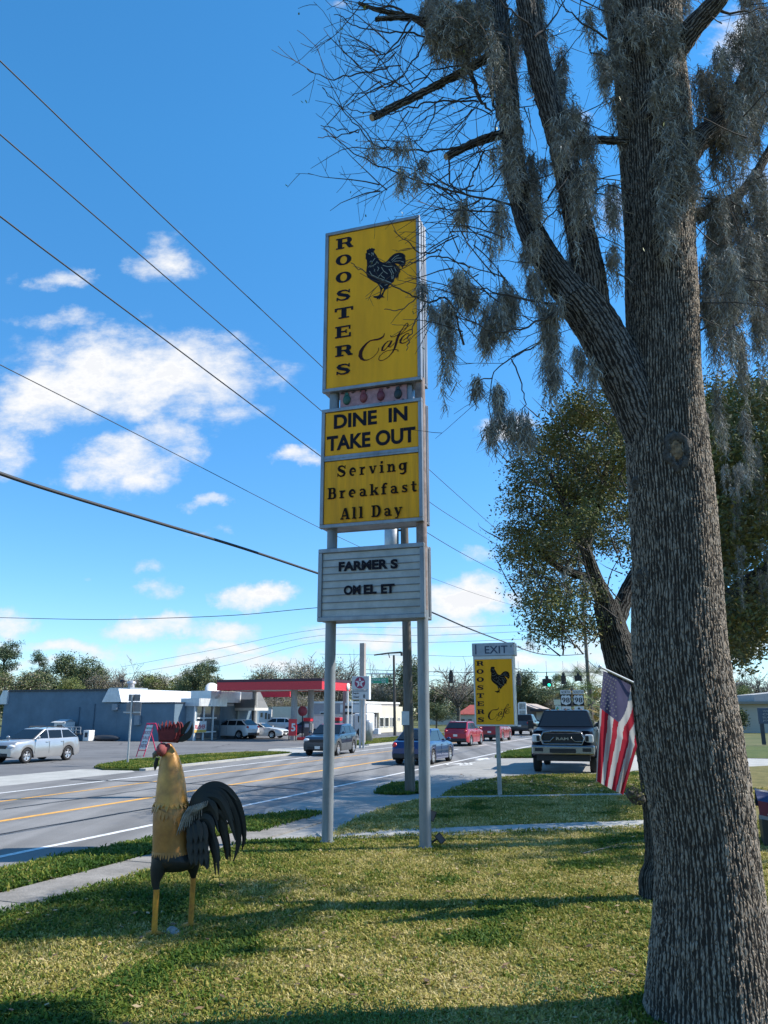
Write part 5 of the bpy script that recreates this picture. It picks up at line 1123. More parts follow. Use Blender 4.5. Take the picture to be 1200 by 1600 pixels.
m_head = mat('head_lens', (.62, .64, .66), .12, spec=.8)
m_plate = mat('licence_plate', (.6, .6, .58), .5)
m_amber = mat('amber_lens', (.35, .10, .01), .3)
def paint(name, c, metal=.25): return mat(name, c, .28, metal, var=.05, scale=2, coat=.8)
SUV = dict(L=4.75, W=1.84, zb=.24, wf=1.42, wr=-1.43, r=.36, top=[(2.37, .74), (2.30, .92), (2.1, 1.02), (1.15, 1.13), (.9, 1.15), (-2.0, 1.2), (-2.3, 1.14), (-2.375, .86)],
           gh=[(1.08, 1.12), (.15, 1.64), (-1.5, 1.66), (-2.22, 1.17)], pil=[-.02, -1.0], roof=1.69)
SEDAN = dict(L=4.7, W=1.8, zb=.2, wf=1.38, wr=-1.38, r=.33, top=[(2.35, .58), (2.25, .72), (1.9, .83), (1.0, .95), (-1.4, 1.0), (-2.1, .99), (-2.3, .92), (-2.35, .66)],
             gh=[(1.05, .93), (.2, 1.42), (-1.0, 1.43), (-1.85, .98)], pil=[-.15], roof=1.45)
PICK = dict(L=5.7, W=1.95, zb=.36, wf=1.8, wr=-1.75, r=.40, top=[(2.85, .85), (2.75, 1.05), (2.4, 1.16), (1.2, 1.22), (-.9, 1.25), (-2.8, 1.25), (-2.85, .9)],
            gh=[(1.1, 1.2), (.35, 1.84), (-.75, 1.85), (-1.05, 1.22)], pil=[-.15], roof=1.86)
RAM = dict(L=6.0, W=2.06, zb=.52, wf=2.05, wr=-1.75, r=.43, top=[(3.0, .95), (2.96, 1.26), (2.8, 1.36), (1.3, 1.44), (-1.3, 1.42), (-2.96, 1.42), (-3.0, 1.0)],
           gh=[(1.25, 1.42), (.55, 2.0), (-1.2, 2.02), (-1.45, 1.42)], pil=[-.2], roof=2.03)
def vehicle(name, label, cat, P, az, sp, body, front=True, rear=True, lower=None, plate=True, rails=False, scale=1.0, handles=True, group=None):
    root = thing(name, label, cat, tuple(P), R(90 - az), group); root.scale = (scale,) * 3
    L, Wd, zb, r = sp['L'], sp['W'], sp['zb'], sp['r']; top = sp['top'][::-1]; tx = [q[0] for q in top]; tz = [q[1] for q in top]
    xs = sorted(set(list(np.linspace(-L / 2, L / 2, 34)) + [xw + (r + .06) * c for xw in (sp['wf'], sp['wr']) for c in np.linspace(-1, 1, 13)]))
    xs = [x for x in xs if -L / 2 <= x <= L / 2]; secs = []
    def hw(x):
        e = max(0, (abs(x) - L / 2 + .7) / .7); return Wd / 2 * (1 - .13 * e * e)
    for x in xs:
        zt = float(np.interp(x, tx, tz)); h = hw(x); e = max(0, (abs(x) - L / 2 + .35) / .35); z0 = zb + .10 * e
        zs = z0
        for xw in (sp['wf'], sp['wr']):
            d = abs(x - xw); ra = r + .06
            if d < ra: zs = max(zs, r + math.sqrt(ra * ra - d * d) * .98)
        zs = min(zs, zt - .12); zm = zs + (zt - zs) * .45
        half = [(h * .64, z0 + .02), (h * .64 if zs > z0 + .03 else h - .06, zs - .002 if zs > z0 + .03 else z0), (h - .015, zs), (h + .005, zs + .05), (h + .012, zm), (h - .01, zt - .12), (h - .05, zt - .025), (h - .14, zt + .004)]
        secs.append([(x, y, z) for y, z in half] + [(x, -y, z) for y, z in half[::-1]])
    mb = MB(); mb.loft(secs, 0, True, True, True)
    nsec = len(half) * 2; q = 0
    for i in range(len(secs) - 1):
        for k in range(nsec):
            if k in (0, 1, nsec - 2, nsec - 3, nsec - 1) : mb.mi[q] = 1
            if lower and k in (2, 3, nsec - 4, nsec - 5): mb.mi[q] = 2
            q += 1
    bd = mb.build('body', [body, m_trim, lower or body], root); bd.data.set_sharp_from_angle(angle=R(38))
    # cabin
    A, B, C_, D = sp['gh']; hb = Wd / 2 - .07; hr = Wd / 2 * .74; zr = sp['roof']
    ly = lambda z: hb + (hr - hb) * (z - A[1]) / (B[1] - A[1])
    mb = MB(); prof = [(A[0], A[1] - .03), B, ((B[0] + C_[0]) / 2, zr), C_, (D[0], D[1] - .03)]
    Lf = [(x, ly(z), z) for x, z in prof]; Rt = [(x, -ly(z), z) for x, z in prof]
    mb.add(Lf + Rt, [(0, 1, 2, 3, 4), (9, 8, 7, 6, 5)] + [(i, 5 + i, 6 + i, i + 1) for i in range(4)])
    mb.build('cabin', body, root, bevel=.05)
    def lerp(a, b, t): return a + (b - a) * t
    def pane(nm, a, b, inb, int_, wb, wt, off):
        # a = base (x,z), b = top (x,z)
        p0 = (lerp(a[0], b[0], inb), lerp(a[1], b[1], inb)); p1 = (lerp(a[0], b[0], int_), lerp(a[1], b[1], int_)); y0 = ly(p0[1]) - wb; y1 = ly(p1[1]) - wt
        n = Vector((b[1] - a[1], 0, -(b[0] - a[0]))).normalized() * off; g = MB()
        if n.x * (1 if a[0] > 0 else -1) < 0: n = -n
        vs = [Vector((p0[0], y0, p0[1])) + n, Vector((p0[0], -y0, p0[1])) + n, Vector((p1[0], -y1, p1[1])) + n, Vector((p1[0], y1, p1[1])) + n]
        g.add(vs + [v - n * .8 for v in vs], [(0, 1, 2, 3), (0, 4, 5, 1), (1, 5, 6, 2), (2, 6, 7, 3), (3, 7, 4, 0)]); return g.build(nm, m_glass, root)
    pane('windscreen', A, B, .06, .92, .06, .05, .012); pane('rear_window', D, C_, .1, .9, .08, .06, .012)
    # side glass cut by the pillars
    zl = A[1] + .05; zh = B[1] - .07
    front_x = lambda z: lerp(A[0], B[0], (z - A[1]) / (B[1] - A[1])) - .10
    rear_x = lambda z: lerp(D[0], C_[0], (z - D[1]) / (C_[1] - D[1])) + .12
    cuts = [None] + sp['pil'] + [None]
    for i in range(len(cuts) - 1):
        for sgn in (1, -1):
            g = MB(); vs = []
            for z, lo in ((zl, 1), (zh, 1), (zh, 0), (zl, 0)):
                x = (front_x(z) if cuts[i] is None else cuts[i] - .04) if lo else (rear_x(z) if cuts[i + 1] is None else cuts[i + 1] + .04)
                vs.append(Vector((x, sgn * (ly(z) + .012), z)))
            g.add(vs + [v - Vector((0, sgn * .01, 0)) for v in vs], [(0, 1, 2, 3), (0, 4, 5, 1), (1, 5, 6, 2), (2, 6, 7, 3), (3, 7, 4, 0)]); g.build('side_window', m_glass, root)
    # wheels
    for xw in (sp['wf'], sp['wr']):
        for sgn in (1, -1):
            y = sgn * (Wd / 2 - .115); w = MB(); w.lathe([(r * .62, -.11), (r * .93, -.115), (r, -.085), (r, .085), (r * .93, .115), (r * .62, .11), (r * .62, -.11)], 28, 0, (0, 0, 0), 'Y'); 
            o = w.build('wheel', m_tyre, root); o.location = (xw, y, r)
            q = MB(); q.lathe([(0, sgn * .07), (r * .2, sgn * .085), (r * .25, sgn * .06), (r * .3, sgn * .03)], 20, 0, (0, 0, 0), 'Y'); q.lathe([(r * .56, sgn * .06), (r * .64, sgn * .112), (r * .68, sgn * .108)], 28, 0, (0, 0, 0), 'Y')
            for k in range(5):
                a = 2 * math.pi * k / 5 + .3; c, s_ = math.cos(a), math.sin(a); w0, w1 = .05, .075
                q.add([(c * r * .2 - s_ * w0, sgn * .085, s_ * r * .2 + c * w0), (c * r * .2 + s_ * w0, sgn * .085, s_ * r * .2 - c * w0), (c * r * .62 + s_ * w1, sgn * .1, s_ * r * .62 - c * w1), (c * r * .62 - s_ * w1, sgn * .1, s_ * r * .62 + c * w1)], [(0, 1, 2, 3)])
            q.build('rim', m_rim, o); q = MB(); q.lathe([(0, sgn * .02), (r * .62, sgn * .02)], 20, 0, (0, 0, 0), 'Y'); q.build('brake', m_trim, o)
    zh_ = float(np.interp(L / 2 - .12, tx, tz)); zr_ = float(np.interp(-L / 2 + .1, tx, tz))
    for sgn in (1, -1):
        y = sgn * (hw(L / 2 - .2) - .2)
        if front:
            q = MB(); q.ell((L / 2 - .15, y, zh_ - .12), (.17, .21, .10), 0, 14, 8); q.build('headlight', m_head, root)
            q = MB(); q.ell((L / 2 - .04, y - sgn * .02, zb + .24), (.04, .09, .05), 0, 10, 6); q.build('fog_lamp', m_trim, root)
        if rear:
            q = MB(); q.ell((-L / 2 + .13, sgn * (hw(-L / 2 + .15) - .13), zr_ - .14), (.14, .13, .12), 0, 14, 8); q.build('tail_light', m_tail, root)
        q = MB(); q.ell((A[0] - .22, sgn * (Wd / 2 + .08), A[1] + .1), (.07, .10, .075), 0, 12, 8); q.tube([(A[0] - .2, sgn * (hb), A[1] + .03), (A[0] - .22, sgn * (Wd / 2 + .06), A[1] + .07)], .025, 6); q.build('wing_mirror', body if not sp is RAM else m_trim, root)
        if handles:
            for xd in ([-.05 + .12] if len(sp['pil']) < 1 else [sp['pil'][0] + .16, sp['pil'][0] - .92]):
                q = MB(); q.b2((xd - .1, sgn * (Wd / 2 + .004) - .012, A[1] - .15), (xd + .1, sgn * (Wd / 2 + .004) + .018, A[1] - .115)); q.build('door_handle', body, root, bevel=.006)
            q = MB()
            for xd in (A[0] - .12, sp['pil'][0], sp['pil'][0] - 1.0): q.b2((xd - .006, sgn * (Wd / 2 + .011) - .004, zb + .2), (xd + .006, sgn * (Wd / 2 + .011) + .004, A[1] - .1))
            q.build('door_seam', m_trim, root)
    if front:
        q = MB(); q.b2((L / 2 - .09, -.48, zh_ - .24), (L / 2 + .012, .48, zh_ - .07)); q.b2((L / 2 - .1, -.6, zb + .1), (L / 2 + .016, .6, zb + .26)); q.build('grille', m_trim, root, bevel=.03)
    if rear:
        q = MB(); q.b2((-L / 2 - .05, -Wd / 2 + .14, zb + .09), (-L / 2 + .08, Wd / 2 - .14, zb + .30)); q.build('rear_bumper', lower or m_trim, root, bevel=.04)
        if plate: q = MB(); q.b2((-L / 2 - .02, -.15, zb + .42), (-L / 2 + .04, .15, zb + .57)); q.build('licence_plate', m_plate, root)
    elif plate: q = MB(); q.b2((L / 2 - .02, -.15, zb + .14), (L / 2 + .035, .15, zb + .29)); q.build('licence_plate', m_plate, root)
    if rails:
        for sgn in (1, -1):
            q = MB(); y = sgn * (hr - .08); q.tube([(B[0] - .2, y, zr - .02), (B[0] - .3, y, zr + .05), (C_[0] + .3, y, zr + .05), (C_[0] + .15, y, zr - .02)], .02, 6); q.build('roof_rail', m_trim, root)
    return root
FA = math.degrees(RAZ)      # heading of traffic going away
# black pickup on the drive, nose to the viewer
_c = (G(850, 1210) + G(926, 1206)) / 2; TS = 1.2; TA = 196.0
_h = Vector((math.sin(R(TA)), math.cos(R(TA)), 0))
p_ram = mat('truck_black', (.005, .006, .011), .3, .0, var=.05, spec=.05)
ram = vehicle('pickup_truck', 'black heavy pickup facing forward on the shaded driveway beside the flag', 'pickup', _c - _h * 2.05 * TS + Vector((0, .5, 0)), TA, RAM, p_ram, front=False, rear=False, plate=False, scale=TS)
def rb(name, m, parent=ram, bevel=.02, **k):
    q = MB(); k['f'](q); return q.build(name, m, parent, bevel=bevel)
def _gr(q):
    q.b2((2.93, -.66, .92), (3.03, .66, 1.28))
gr = rb('grille', m_trim, f=_gr, bevel=.05)
def _gs(q):
    P = [(3.05, -.62, .93), (3.05, -.70, 1.12), (3.04, -.60, 1.30), (3.03, -.3, 1.335), (3.03, .3, 1.335), (3.04, .60, 1.30), (3.05, .70, 1.12), (3.05, .62, .93), (3.05, -.62, .93)]; q.tube(P, .032, 8)
rb('grille_surround', m_chrome, gr, f=_gs, bevel=0)
def _bar(q):
    q.tube([(3.06, -.64, 1.02), (3.06, -.40, 1.02), (3.06, -.32, 1.10), (3.06, -.26, 1.15)], .022, 8); q.tube([(3.06, .64, 1.02), (3.06, .40, 1.02), (3.06, .32, 1.10), (3.06, .26, 1.15)], .022, 8)
rb('grille_bar', m_chrome, gr, f=_bar, bevel=0)
q = MB(); text(q, 'RAM', -.2, .2, 1.06, 1.15, 0, 0, .03); q.v = [(3.066, -(-v[0]), v[2]) for v in q.v]; q.v = [(a, b, c) for a, b, c in q.v]; q.build('grille_lettering', m_chrome, gr, fixn=False)
rb('bumper', m_chrome, f=lambda q: (q.b2((2.9, -1.0, .60), (3.10, 1.0, .90)), q.b2((2.8, -1.01, .66), (3.0, -.9, .9)), q.b2((2.8, .9, .66), (3.0, 1.01, .9))), bevel=.05)
rb('bumper_intake', m_trim, f=lambda q: (q.b2((3.0, -.42, .66), (3.115, .42, .80)), q.b2((3.0, -.9, .70), (3.112, -.62, .82)), q.b2((3.0, .62, .70), (3.112, .9, .82))))
rb('air_dam', m_trim, f=lambda q: q.b2((2.75, -.85, .40), (2.98, .85, .60)))
for sgn in (1, -1):
    hl = rb('headlight', m_head, f=lambda q: q.b2((2.80, min(sgn * .70, sgn * .98), .98), (2.985, max(sgn * .70, sgn * .98), 1.24)), bevel=.05)
    rb('lamp_bezel', m_trim, hl, f=lambda q: q.b2((2.95, min(sgn * .73, sgn * .84), 1.02), (2.995, max(sgn * .73, sgn * .84), 1.2)))
    rb('tow_mirror', m_trim, f=lambda q: (q.b2((1.0, min(sgn * 1.1, sgn * 1.3), 1.38), (1.12, max(sgn * 1.1, sgn * 1.3), 1.66)), q.b2((1.03, min(sgn * .98, sgn * 1.12), 1.46), (1.09, max(sgn * .98, sgn * 1.12), 1.5))), bevel=.03)
    rb('fender_flare', p_ram, f=lambda q: q.tube([(2.05 + .50 * math.cos(a), sgn * 1.02, .44 + .50 * math.sin(a)) for a in np.linspace(.1, 3.04, 12)], .045, 8), bevel=0)
for y in (-.55, -.27, 0, .27, .55): rb('cab_marker_lamp', m_amber, f=lambda q: q.ell((.42, y, 2.03), (.05, .035, .02), 0, 10, 6), bevel=0)
# road traffic
def at_rear(sR, tR, sp, az=FA, away=True):   # centre of a car whose right rear wheel stands at (s, t)
    return W(sR - sp['wr'], tR - sp['W'] / 2 + .12)
p_blue = paint('car_blue', (.009, .032, .125), .4)
vehicle('blue_sedan', 'blue sedan driving away on the near lane, seen between the two sign posts', 'car', at_rear(36.2, -11.55, SEDAN) + Vector((.02, 0, 0)), FA, {**SEDAN, 'roof': 1.58, 'gh': [(1.05, .98), (.2, 1.56), (-1.0, 1.57), (-1.95, 1.05)], 'top': [(x, z + .06) for x, z in SEDAN['top']]}, p_blue, front=False, scale=1.0)
p_red = paint('car_red', (.36, .012, .03), .2)
vehicle('red_suv', 'bright red sport utility car waiting in the turn lane left of the exit sign', 'car', at_rear(56.3, -15.05, SUV), FA, SUV, p_red, front=False, rails=True)
p_dred = paint('car_dark_red', (.25, .01, .025), .2)
vehicle('dark_red_suv', 'dark red utility car half hidden behind the exit sign post', 'car', at_rear(66.6, -15.1, SUV), FA, {**SUV, 'roof': 1.62}, p_dred, front=False)
p_grey = paint('car_grey', (.05, .06, .065), .4)
vehicle('grey_pickup', 'dark grey pickup nearing the traffic lights just right of the exit sign', 'pickup', at_rear(83.6, -15.9, PICK), FA, PICK, p_grey, front=False, scale=1.12)
vehicle('black_sedan', 'black car mostly hidden ahead of the dark red utility car', 'car', W(80, -18.6), FA, SEDAN, paint('car_black', (.012, .012, .015)), front=False)
p_white = paint('car_white', (.62, .63, .64), .1)
vehicle('white_suv', 'small white utility car in the distance at the junction left of the black pickup', 'car', W(104, -17.3), FA, SUV, p_white, front=False)
p_navy = paint('car_navy', (.016, .03, .055), .4)
m_clad = mat('grey_cladding', (.075, .08, .085), .6)
_n = (G(534, 1182.2) + G(560, 1178)) / 2; NAZ = FA + 180 - 6
_rt = Vector((math.cos(R(NAZ)), -math.sin(R(NAZ)), 0))
vehicle('navy_suv', 'dark navy utility car coming towards us past the gas station, behind the left sign post', 'car', _n + _rt * .82 + Vector((-.35, .9, 0)), NAZ, {**SUV, 'L': 4.7}, p_navy, rear=False, lower=m_clad, rails=False)
# parked silver car on the far lot
p_silver = paint('car_silver', (.42, .42, .42), .55)
_f, _b = G(46, 1192.3), G(101, 1187.6); SAZ = 201.0
_hd = Vector((math.sin(R(SAZ)), math.cos(R(SAZ)), 0)); _sl = Vector((-math.cos(R(SAZ)), math.sin(R(SAZ)), 0))
vehicle('silver_suv', 'silver utility car on the far lot in front of the blue wall', 'car', G(73, 1190) - _sl * .83, SAZ, {**SUV, 'W': 1.86}, p_silver, rear=False, rails=True, scale=.94)
# parked by the filling station
vehicle('parked_white_suv', 'white utility car parked tail-out under the grey metal roof', 'car', W(64.5, -39.4), 300, SUV, p_white, front=False, scale=1.0)
vehicle('white_coupe', 'white sports car parked by the leftmost canopy column', 'car', W(66.2, -37.3), FA + 88, {**SEDAN, 'roof': 1.36, 'gh': [(.75, .92), (-.1, 1.33), (-.8, 1.34), (-1.8, .98)]}, p_white, rear=False)
vehicle('parked_silver_suv', 'pale silver utility car behind the white sports car at the gas station', 'car', W(84, -44.2), FA + 80, SUV, paint('car_pale', (.5, .5, .5), .4), rear=False)
vehicle('dark_blue_sedan', 'dark blue sedan parked before the pink building', 'car', W(76.5, -37.9), FA - 95, SEDAN, paint('car_dark_blue', (.014, .02, .06)), rear=True)
# ------------------------------------------------------------------ buildings across the road
def frame_thing(name, label, cat, s, t): return thing(name, label, cat, tuple(W(s, t)), ROAD_ROT)
class RF(MB):     # builder in road coordinates relative to (s0, t0): local x = t - t0, y = s - s0
    def __init__(q, s0, t0): super().__init__(); q.s0 = s0; q.t0 = t0
    def st(q, s0, s1, t0, t1, z0, z1, m=0): return q.b2((min(t0, t1) - q.t0, min(s0, s1) - q.s0, z0), (max(t0, t1) - q.t0, max(s0, s1) - q.s0, z1), m)
    def pt(q, s, t, z): return (t - q.t0, s - q.s0, z)
def seam_mat(name, col, freq, axis=0, rough=.4, metal=.3):
    """standing-seam sheet metal: raised ribs at a fixed spacing"""
    m = mat(name, col, rough, metal, var=.1, scale=1.5); nt = m.node_tree; b = nt.nodes['Principled BSDF']
    tc = nt.nodes.new('ShaderNodeTexCoord'); sp_ = nt.nodes.new('ShaderNodeSeparateXYZ'); nt.links.new(tc.outputs['Object'], sp_.inputs[0])
    mu = nt.nodes.new('ShaderNodeMath'); mu.operation = 'MULTIPLY'; nt.links.new(sp_.outputs[axis], mu.inputs[0]); mu.inputs[1].default_value = freq
    fr_ = nt.nodes.new('ShaderNodeMath'); fr_.operation = 'FRACT'; nt.links.new(mu.outputs[0], fr_.inputs[0])
    gt = nt.nodes.new('ShaderNodeMath'); gt.operation = 'GREATER_THAN'; gt.inputs[1].default_value = .86; nt.links.new(fr_.outputs[0], gt.inputs[0])
    bp = nt.nodes.new('ShaderNodeBump'); bp.inputs['Strength'].default_value = 1; bp.inputs['Distance'].default_value = .05; nt.links.new(gt.outputs[0], bp.inputs['Height']); nt.links.new(bp.outputs[0], b.inputs['Normal']); return m
m_bluew = mat('blue_stucco', (.115, .175, .225), .85, var=.12, scale=.7, var2=(.09, .14, .185), bump=.3, bscale=12)
m_coping = mat('dark_coping', (.03, .035, .045), .6)
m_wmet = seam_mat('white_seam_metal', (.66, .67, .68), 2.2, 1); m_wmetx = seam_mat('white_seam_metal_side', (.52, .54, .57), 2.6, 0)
m_gmet = seam_mat('grey_seam_metal', (.13, .135, .135), 2.6, 0, .6, .0); m_glassw = mat('shop_glass', (.05, .065, .075), .08, spec=.8); m_wframe = mat('white_frame', (.66, .66, .65), .5)
m_pale = mat('pale_wall', (.55, .54, .50), .85, var=.08, scale=1.2); m_cream = mat('cream_wall', (.64, .58, .44), .85, var=.07, scale=1); m_pinkw = mat('pink_wall', (.46, .29, .24), .85, var=.08, scale=1)
m_whitew = mat('white_wall', (.66, .65, .62), .85, var=.08, scale=1.2); m_roofg = mat('grey_flat_roof', (.30, .30, .30), .9); m_shade = mat('window_dark', (.025, .03, .035), .12, spec=.7)
BS = 56.6
# --- blue store
blue = frame_thing('blue_store', 'long low slate blue store with white metal mansard and dark coping', 'building', BS, -46)
tl = on_s(4, 1120, BS)[0]; tm = on_s(184, 1100, BS)[0]; tr = on_s(272, 1120, BS)[0]; zt = on_s(100, 1080, BS)[1]; zlow = on_s(230, 1099, BS)[1]; zman = on_s(186, 1076, BS)[1]; zml = on_s(178, 1097, BS)[1]
q = RF(BS, -46); q.st(BS, BS + 22, tl, tm, -.1, zt); wall = q.build('wall', m_bluew, blue)
q = RF(BS, -46); q.st(BS + .01, BS + 14, tm + .002, tr, -.1, zlow); q.build('wing_wall', m_bluew, blue)
q = RF(BS, -46); q.st(BS - .12, BS + 22.1, tl - .1, tm - .5, zt, zt + .16); q.build('coping', m_coping, blue)
q = RF(BS, -46); q.st(BS - .08, BS + 14, tm + 1.2, tr + .06, zlow, zlow + .1); q.build('coping', m_coping, blue)
# mansards: white sheet metal wrapping the road face and turning the corner
q = RF(BS, -46); A = [q.pt(BS - .25, tm - .9, zman), q.pt(BS - .25, tm + .15, zman), q.pt(BS - .25, tm + .55, zml), q.pt(BS - .25, tm - 1.5, zml)]; B_ = [q.pt(BS + 21, tm - .9, zman), q.pt(BS + 21, tm + .15, zman), q.pt(BS + 21, tm + .55, zml), q.pt(BS + 21, tm - 1.5, zml)]
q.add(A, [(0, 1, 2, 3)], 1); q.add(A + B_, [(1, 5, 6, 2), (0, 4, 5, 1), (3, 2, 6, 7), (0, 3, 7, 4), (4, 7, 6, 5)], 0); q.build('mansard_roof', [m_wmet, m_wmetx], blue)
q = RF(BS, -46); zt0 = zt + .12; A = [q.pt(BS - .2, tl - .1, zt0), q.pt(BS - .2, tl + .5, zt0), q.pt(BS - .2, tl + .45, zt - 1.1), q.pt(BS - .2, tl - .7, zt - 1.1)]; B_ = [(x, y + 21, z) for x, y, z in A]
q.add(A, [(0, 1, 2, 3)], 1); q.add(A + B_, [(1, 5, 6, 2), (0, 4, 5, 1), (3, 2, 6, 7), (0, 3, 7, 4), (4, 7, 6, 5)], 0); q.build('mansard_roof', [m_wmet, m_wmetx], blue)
q = RF(BS, -46); q.st(BS + 3, BS + 5.5, tm - 3.5, tm - 1.2, zt, zt + .35); q.lathe([(.3, 0), (.3, .35), (.45, .4), (.38, .55), (0, .68)], 16, 0, q.pt(BS + 4, tm - 1.9, zt + .35)); q.build('roof_vent', mat('galvanised', (.45, .45, .46), .4, .6), blue)
q = RF(BS, -46)
for (x, y0, y1) in ((178, 1100, 1110), (213, 1118, 1133)):
    a = on_s(x, y0, BS); b = on_s(x + 7, y1, BS); q.st(BS - .25, BS, a[0], b[0], b[1], a[1])
q.build('meter_box', mat('meter_grey', (.20, .24, .28), .6), blue, bevel=.02)
q = RF(BS, -46)
for (x, y0, y1) in ((125, 1105, 1150), (149, 1100, 1155)):
    a = on_s(x, y0, BS); q.tube([q.pt(BS - .05, a[0], 0.1), q.pt(BS - .05, a[0], a[1])], .04, 6)
q.build('downpipe', mat('blue_pipe', (.06, .115, .17), .7), blue)
q = RF(BS, -46); p = on_s(212, 1100, BS + 3); q.tube([q.pt(BS + 1, p[0], zlow), q.pt(BS + 1, p[0], on_s(212, 1066, BS + 1)[1])], .05, 6); c = q.pt(BS + 1, p[0], on_s(212, 1064, BS + 1)[1]); q.ell(c, (.3, .2, .16), 0, 10, 6); q.build('roof_floodlight', m_black, blue)
# shop porch
PT = on_s(308, 1130, 58.2)[0]; s_end = on_t(347, 1130, PT)[0]; z0a = on_t(325, 1091.5, PT)[1]; z1a = on_t(325, 1103.5, PT)[1]
q = RF(BS, -46); q.st(58.2, s_end + 2, tr, PT - .1, z1a + .05, z1a + .25); q.build('porch_roof', m_roofg, blue)
q = RF(BS, -46); q.st(58.0, 58.15, tr - .4, PT + .22, z1a, z0a, 1); q.st(58.16, s_end + .3, PT + .1, PT + .24, z1a, z0a, 0); q.build('porch_fascia', [m_wmet, m_wmetx], blue)
q = RF(BS, -46); q.st(61, s_end + 4, tr - 1.5, PT - .6, z0a - .3, on_t(325, 1079, PT - .6)[1]); q.build('upper_parapet', m_wmet, blue)
q = RF(BS, -46); q.st(58.3, s_end, tr + .02, PT - .5, 0, .18); q.build('porch_floor', m_conc, blue)
gl = RF(BS, -46); gl.st(58.45, s_end, PT - .32, PT - .28, .15, z1a); sg = gl.build('shop_window', m_glassw, blue)
q = RF(BS, -46)
for x in (307, 321, 335.5): 
    s_ = on_t(x, 1130, PT)[0]; q.st(s_ - .06, s_ + .06, PT - .27, PT - .16, 0, z1a)
for y in (1122, 1144): z = on_t(320, y, PT)[1]; q.st(58.45, s_end - .6, PT - .26, PT - .18, z - .05, z + .05)
q.build('window_frame', m_wframe, sg)
q = RF(BS, -46); q.st(58.25, 58.4, tr + .02, PT - .2, 0, z1a); q.build('porch_wall', mat('porch_wall_blue', (.24, .31, .36), .8), blue)  # porch wall in an even grey-blue
bn = RF(BS, -46); a = on_t(306, 1127, PT); b = on_t(323.5, 1144, PT); bn.st(a[0], b[0], PT - .14, PT - .10, b[1], a[1], 0); bn.st(a[0], b[0], PT - .099, PT - .095, b[1], b[1] + .22, 1)
bn_o = bn.build('window_banner', [m_white, mat('banner_amber', (.65, .42, .10), .7)], blue)
q = MB(); text(q, 'RUSHER', 0, 1, 0, 1, 0, 0, .03); 
zz0 = b[1] + .28; zz1 = zz0 + .36; q.v = [(PT - .092 + 46, a[0] + .1 + v[0] * (b[0] - a[0] - .2) - BS, zz0 + v[2] * (zz1 - zz0)) for v in q.v]; q.build('banner_lettering', mat('banner_red', (.5, .03, .05), .6), bn_o, fixn=False)
q = RF(BS, -46); q.lathe([(0, 0), (.75, .05), (.78, .12), (.4, .2), (0, .22)], 20, 0, (0, 0, 0), 'X'); dsh = q.build('satellite_dish', m_wframe, blue); dp_ = on_t(332, 1080, PT - 1); dsh.location = (PT - 1 + 46, dp_[0] - BS, dp_[1]); dsh.rotation_euler = (0, R(-25), R(-30))
q = RF(BS, -46); q.tube([dsh.location + Vector((0, 0, -1.3)), dsh.location], .05, 6); q.build('dish_mast', m_rim, blue)
# grey hipped wing over the drive-through
HS = 66
hip = frame_thing('drive_through_roof', 'grey sheet-metal hipped roof on posts next to the red canopy', 'building', HS, -40)
q = RF(HS, -40); ta, tb = on_s(343, 1100, HS)[0], on_s(398, 1100, HS)[0]; zc_ = on_s(360, 1106, HS)[1]; zb_ = on_s(360, 1078, HS)[1]; zmid = on_s(360, 1093, HS)[1]
P = [q.pt(HS, ta, zc_), q.pt(HS, tb, zc_), q.pt(HS, tb - .05, zmid), q.pt(HS, ta + .1, zmid), q.pt(HS + .5, ta + .4, zmid), q.pt(HS + .5, tb - .5, zmid), q.pt(HS + 1.8, tb - .8, zb_), q.pt(HS + 1.8, ta + .6, zb_)]
q.add(P, [(0, 1, 2, 3), (3, 2, 5, 4), (4, 5, 6, 7)], 0); q.st(HS + .02, HS + 2.6, ta, tb, zc_ - .25, zc_, 1)
q.add([q.pt(HS, tb, zc_), q.pt(HS + 2.6, tb, zc_), q.pt(HS + 2.2, tb - .8, zb_), q.pt(HS + 1.8, tb - .8, zb_)], [(0, 1, 2, 3)], 0); q.add([q.pt(HS + 1.8, tb - .8, zb_), q.pt(HS + 2.2, tb - .8, zb_), q.pt(HS + 2.2, ta + .6, zb_), q.pt(HS + 1.8, ta + .6, zb_)], [(0, 1, 2, 3)], 0)
q.build('roof', [m_gmet, m_pale], hip)
q = RF(HS, -40)
for t_ in (ta + .4, ta + 1.6): q.st(HS + .3, HS + .6, t_, t_ + .25, 0, zc_ - .2)
q.build('post', mat('teal_post', (.13, .19, .21), .6), hip); q = RF(HS, -40); q.st(HS + .2, HS + .32, tb - .35, tb - .2, 0, zc_ - .2); q.build('post', m_black, hip)
# --- filling station canopy
CS, CT = 60.5, -30.0
cano = frame_thing('filling_station_canopy', 'flat red gas station canopy on round grey columns', 'canopy', CS, CT)
cz0 = on_s(420, 1078, CS)[1]; cz1 = on_s(420, 1061, CS)[1]; cl_ = on_s(339, 1070, CS)[0]; ct_r = on_s(503, 1070, CS)[0]; cs_end = on_t(547, 1072, ct_r)[0]
m_cred = mat('canopy_red', (.60, .02, .035), .4, var=.05); m_cwhite = mat('canopy_white', (.6, .6, .58), .6)
q = RF(CS, CT); q.st(CS + .1, cs_end - .1, cl_ + .1, ct_r - .1, cz0 + .05, cz1 - .1); q.build('soffit', m_cwhite, cano)
q = RF(CS, CT)
for (a, b, c, d) in ((CS, CS + .09, cl_, ct_r), (cs_end - .09, cs_end, cl_, ct_r), (CS + .09, cs_end - .09, ct_r - .09, ct_r), (CS + .09, cs_end - .09, cl_, cl_ + .09)): q.st(a, b, c, d, cz0, cz1 - .22)
q.build('fascia', m_cred, cano)
q = RF(CS, CT)
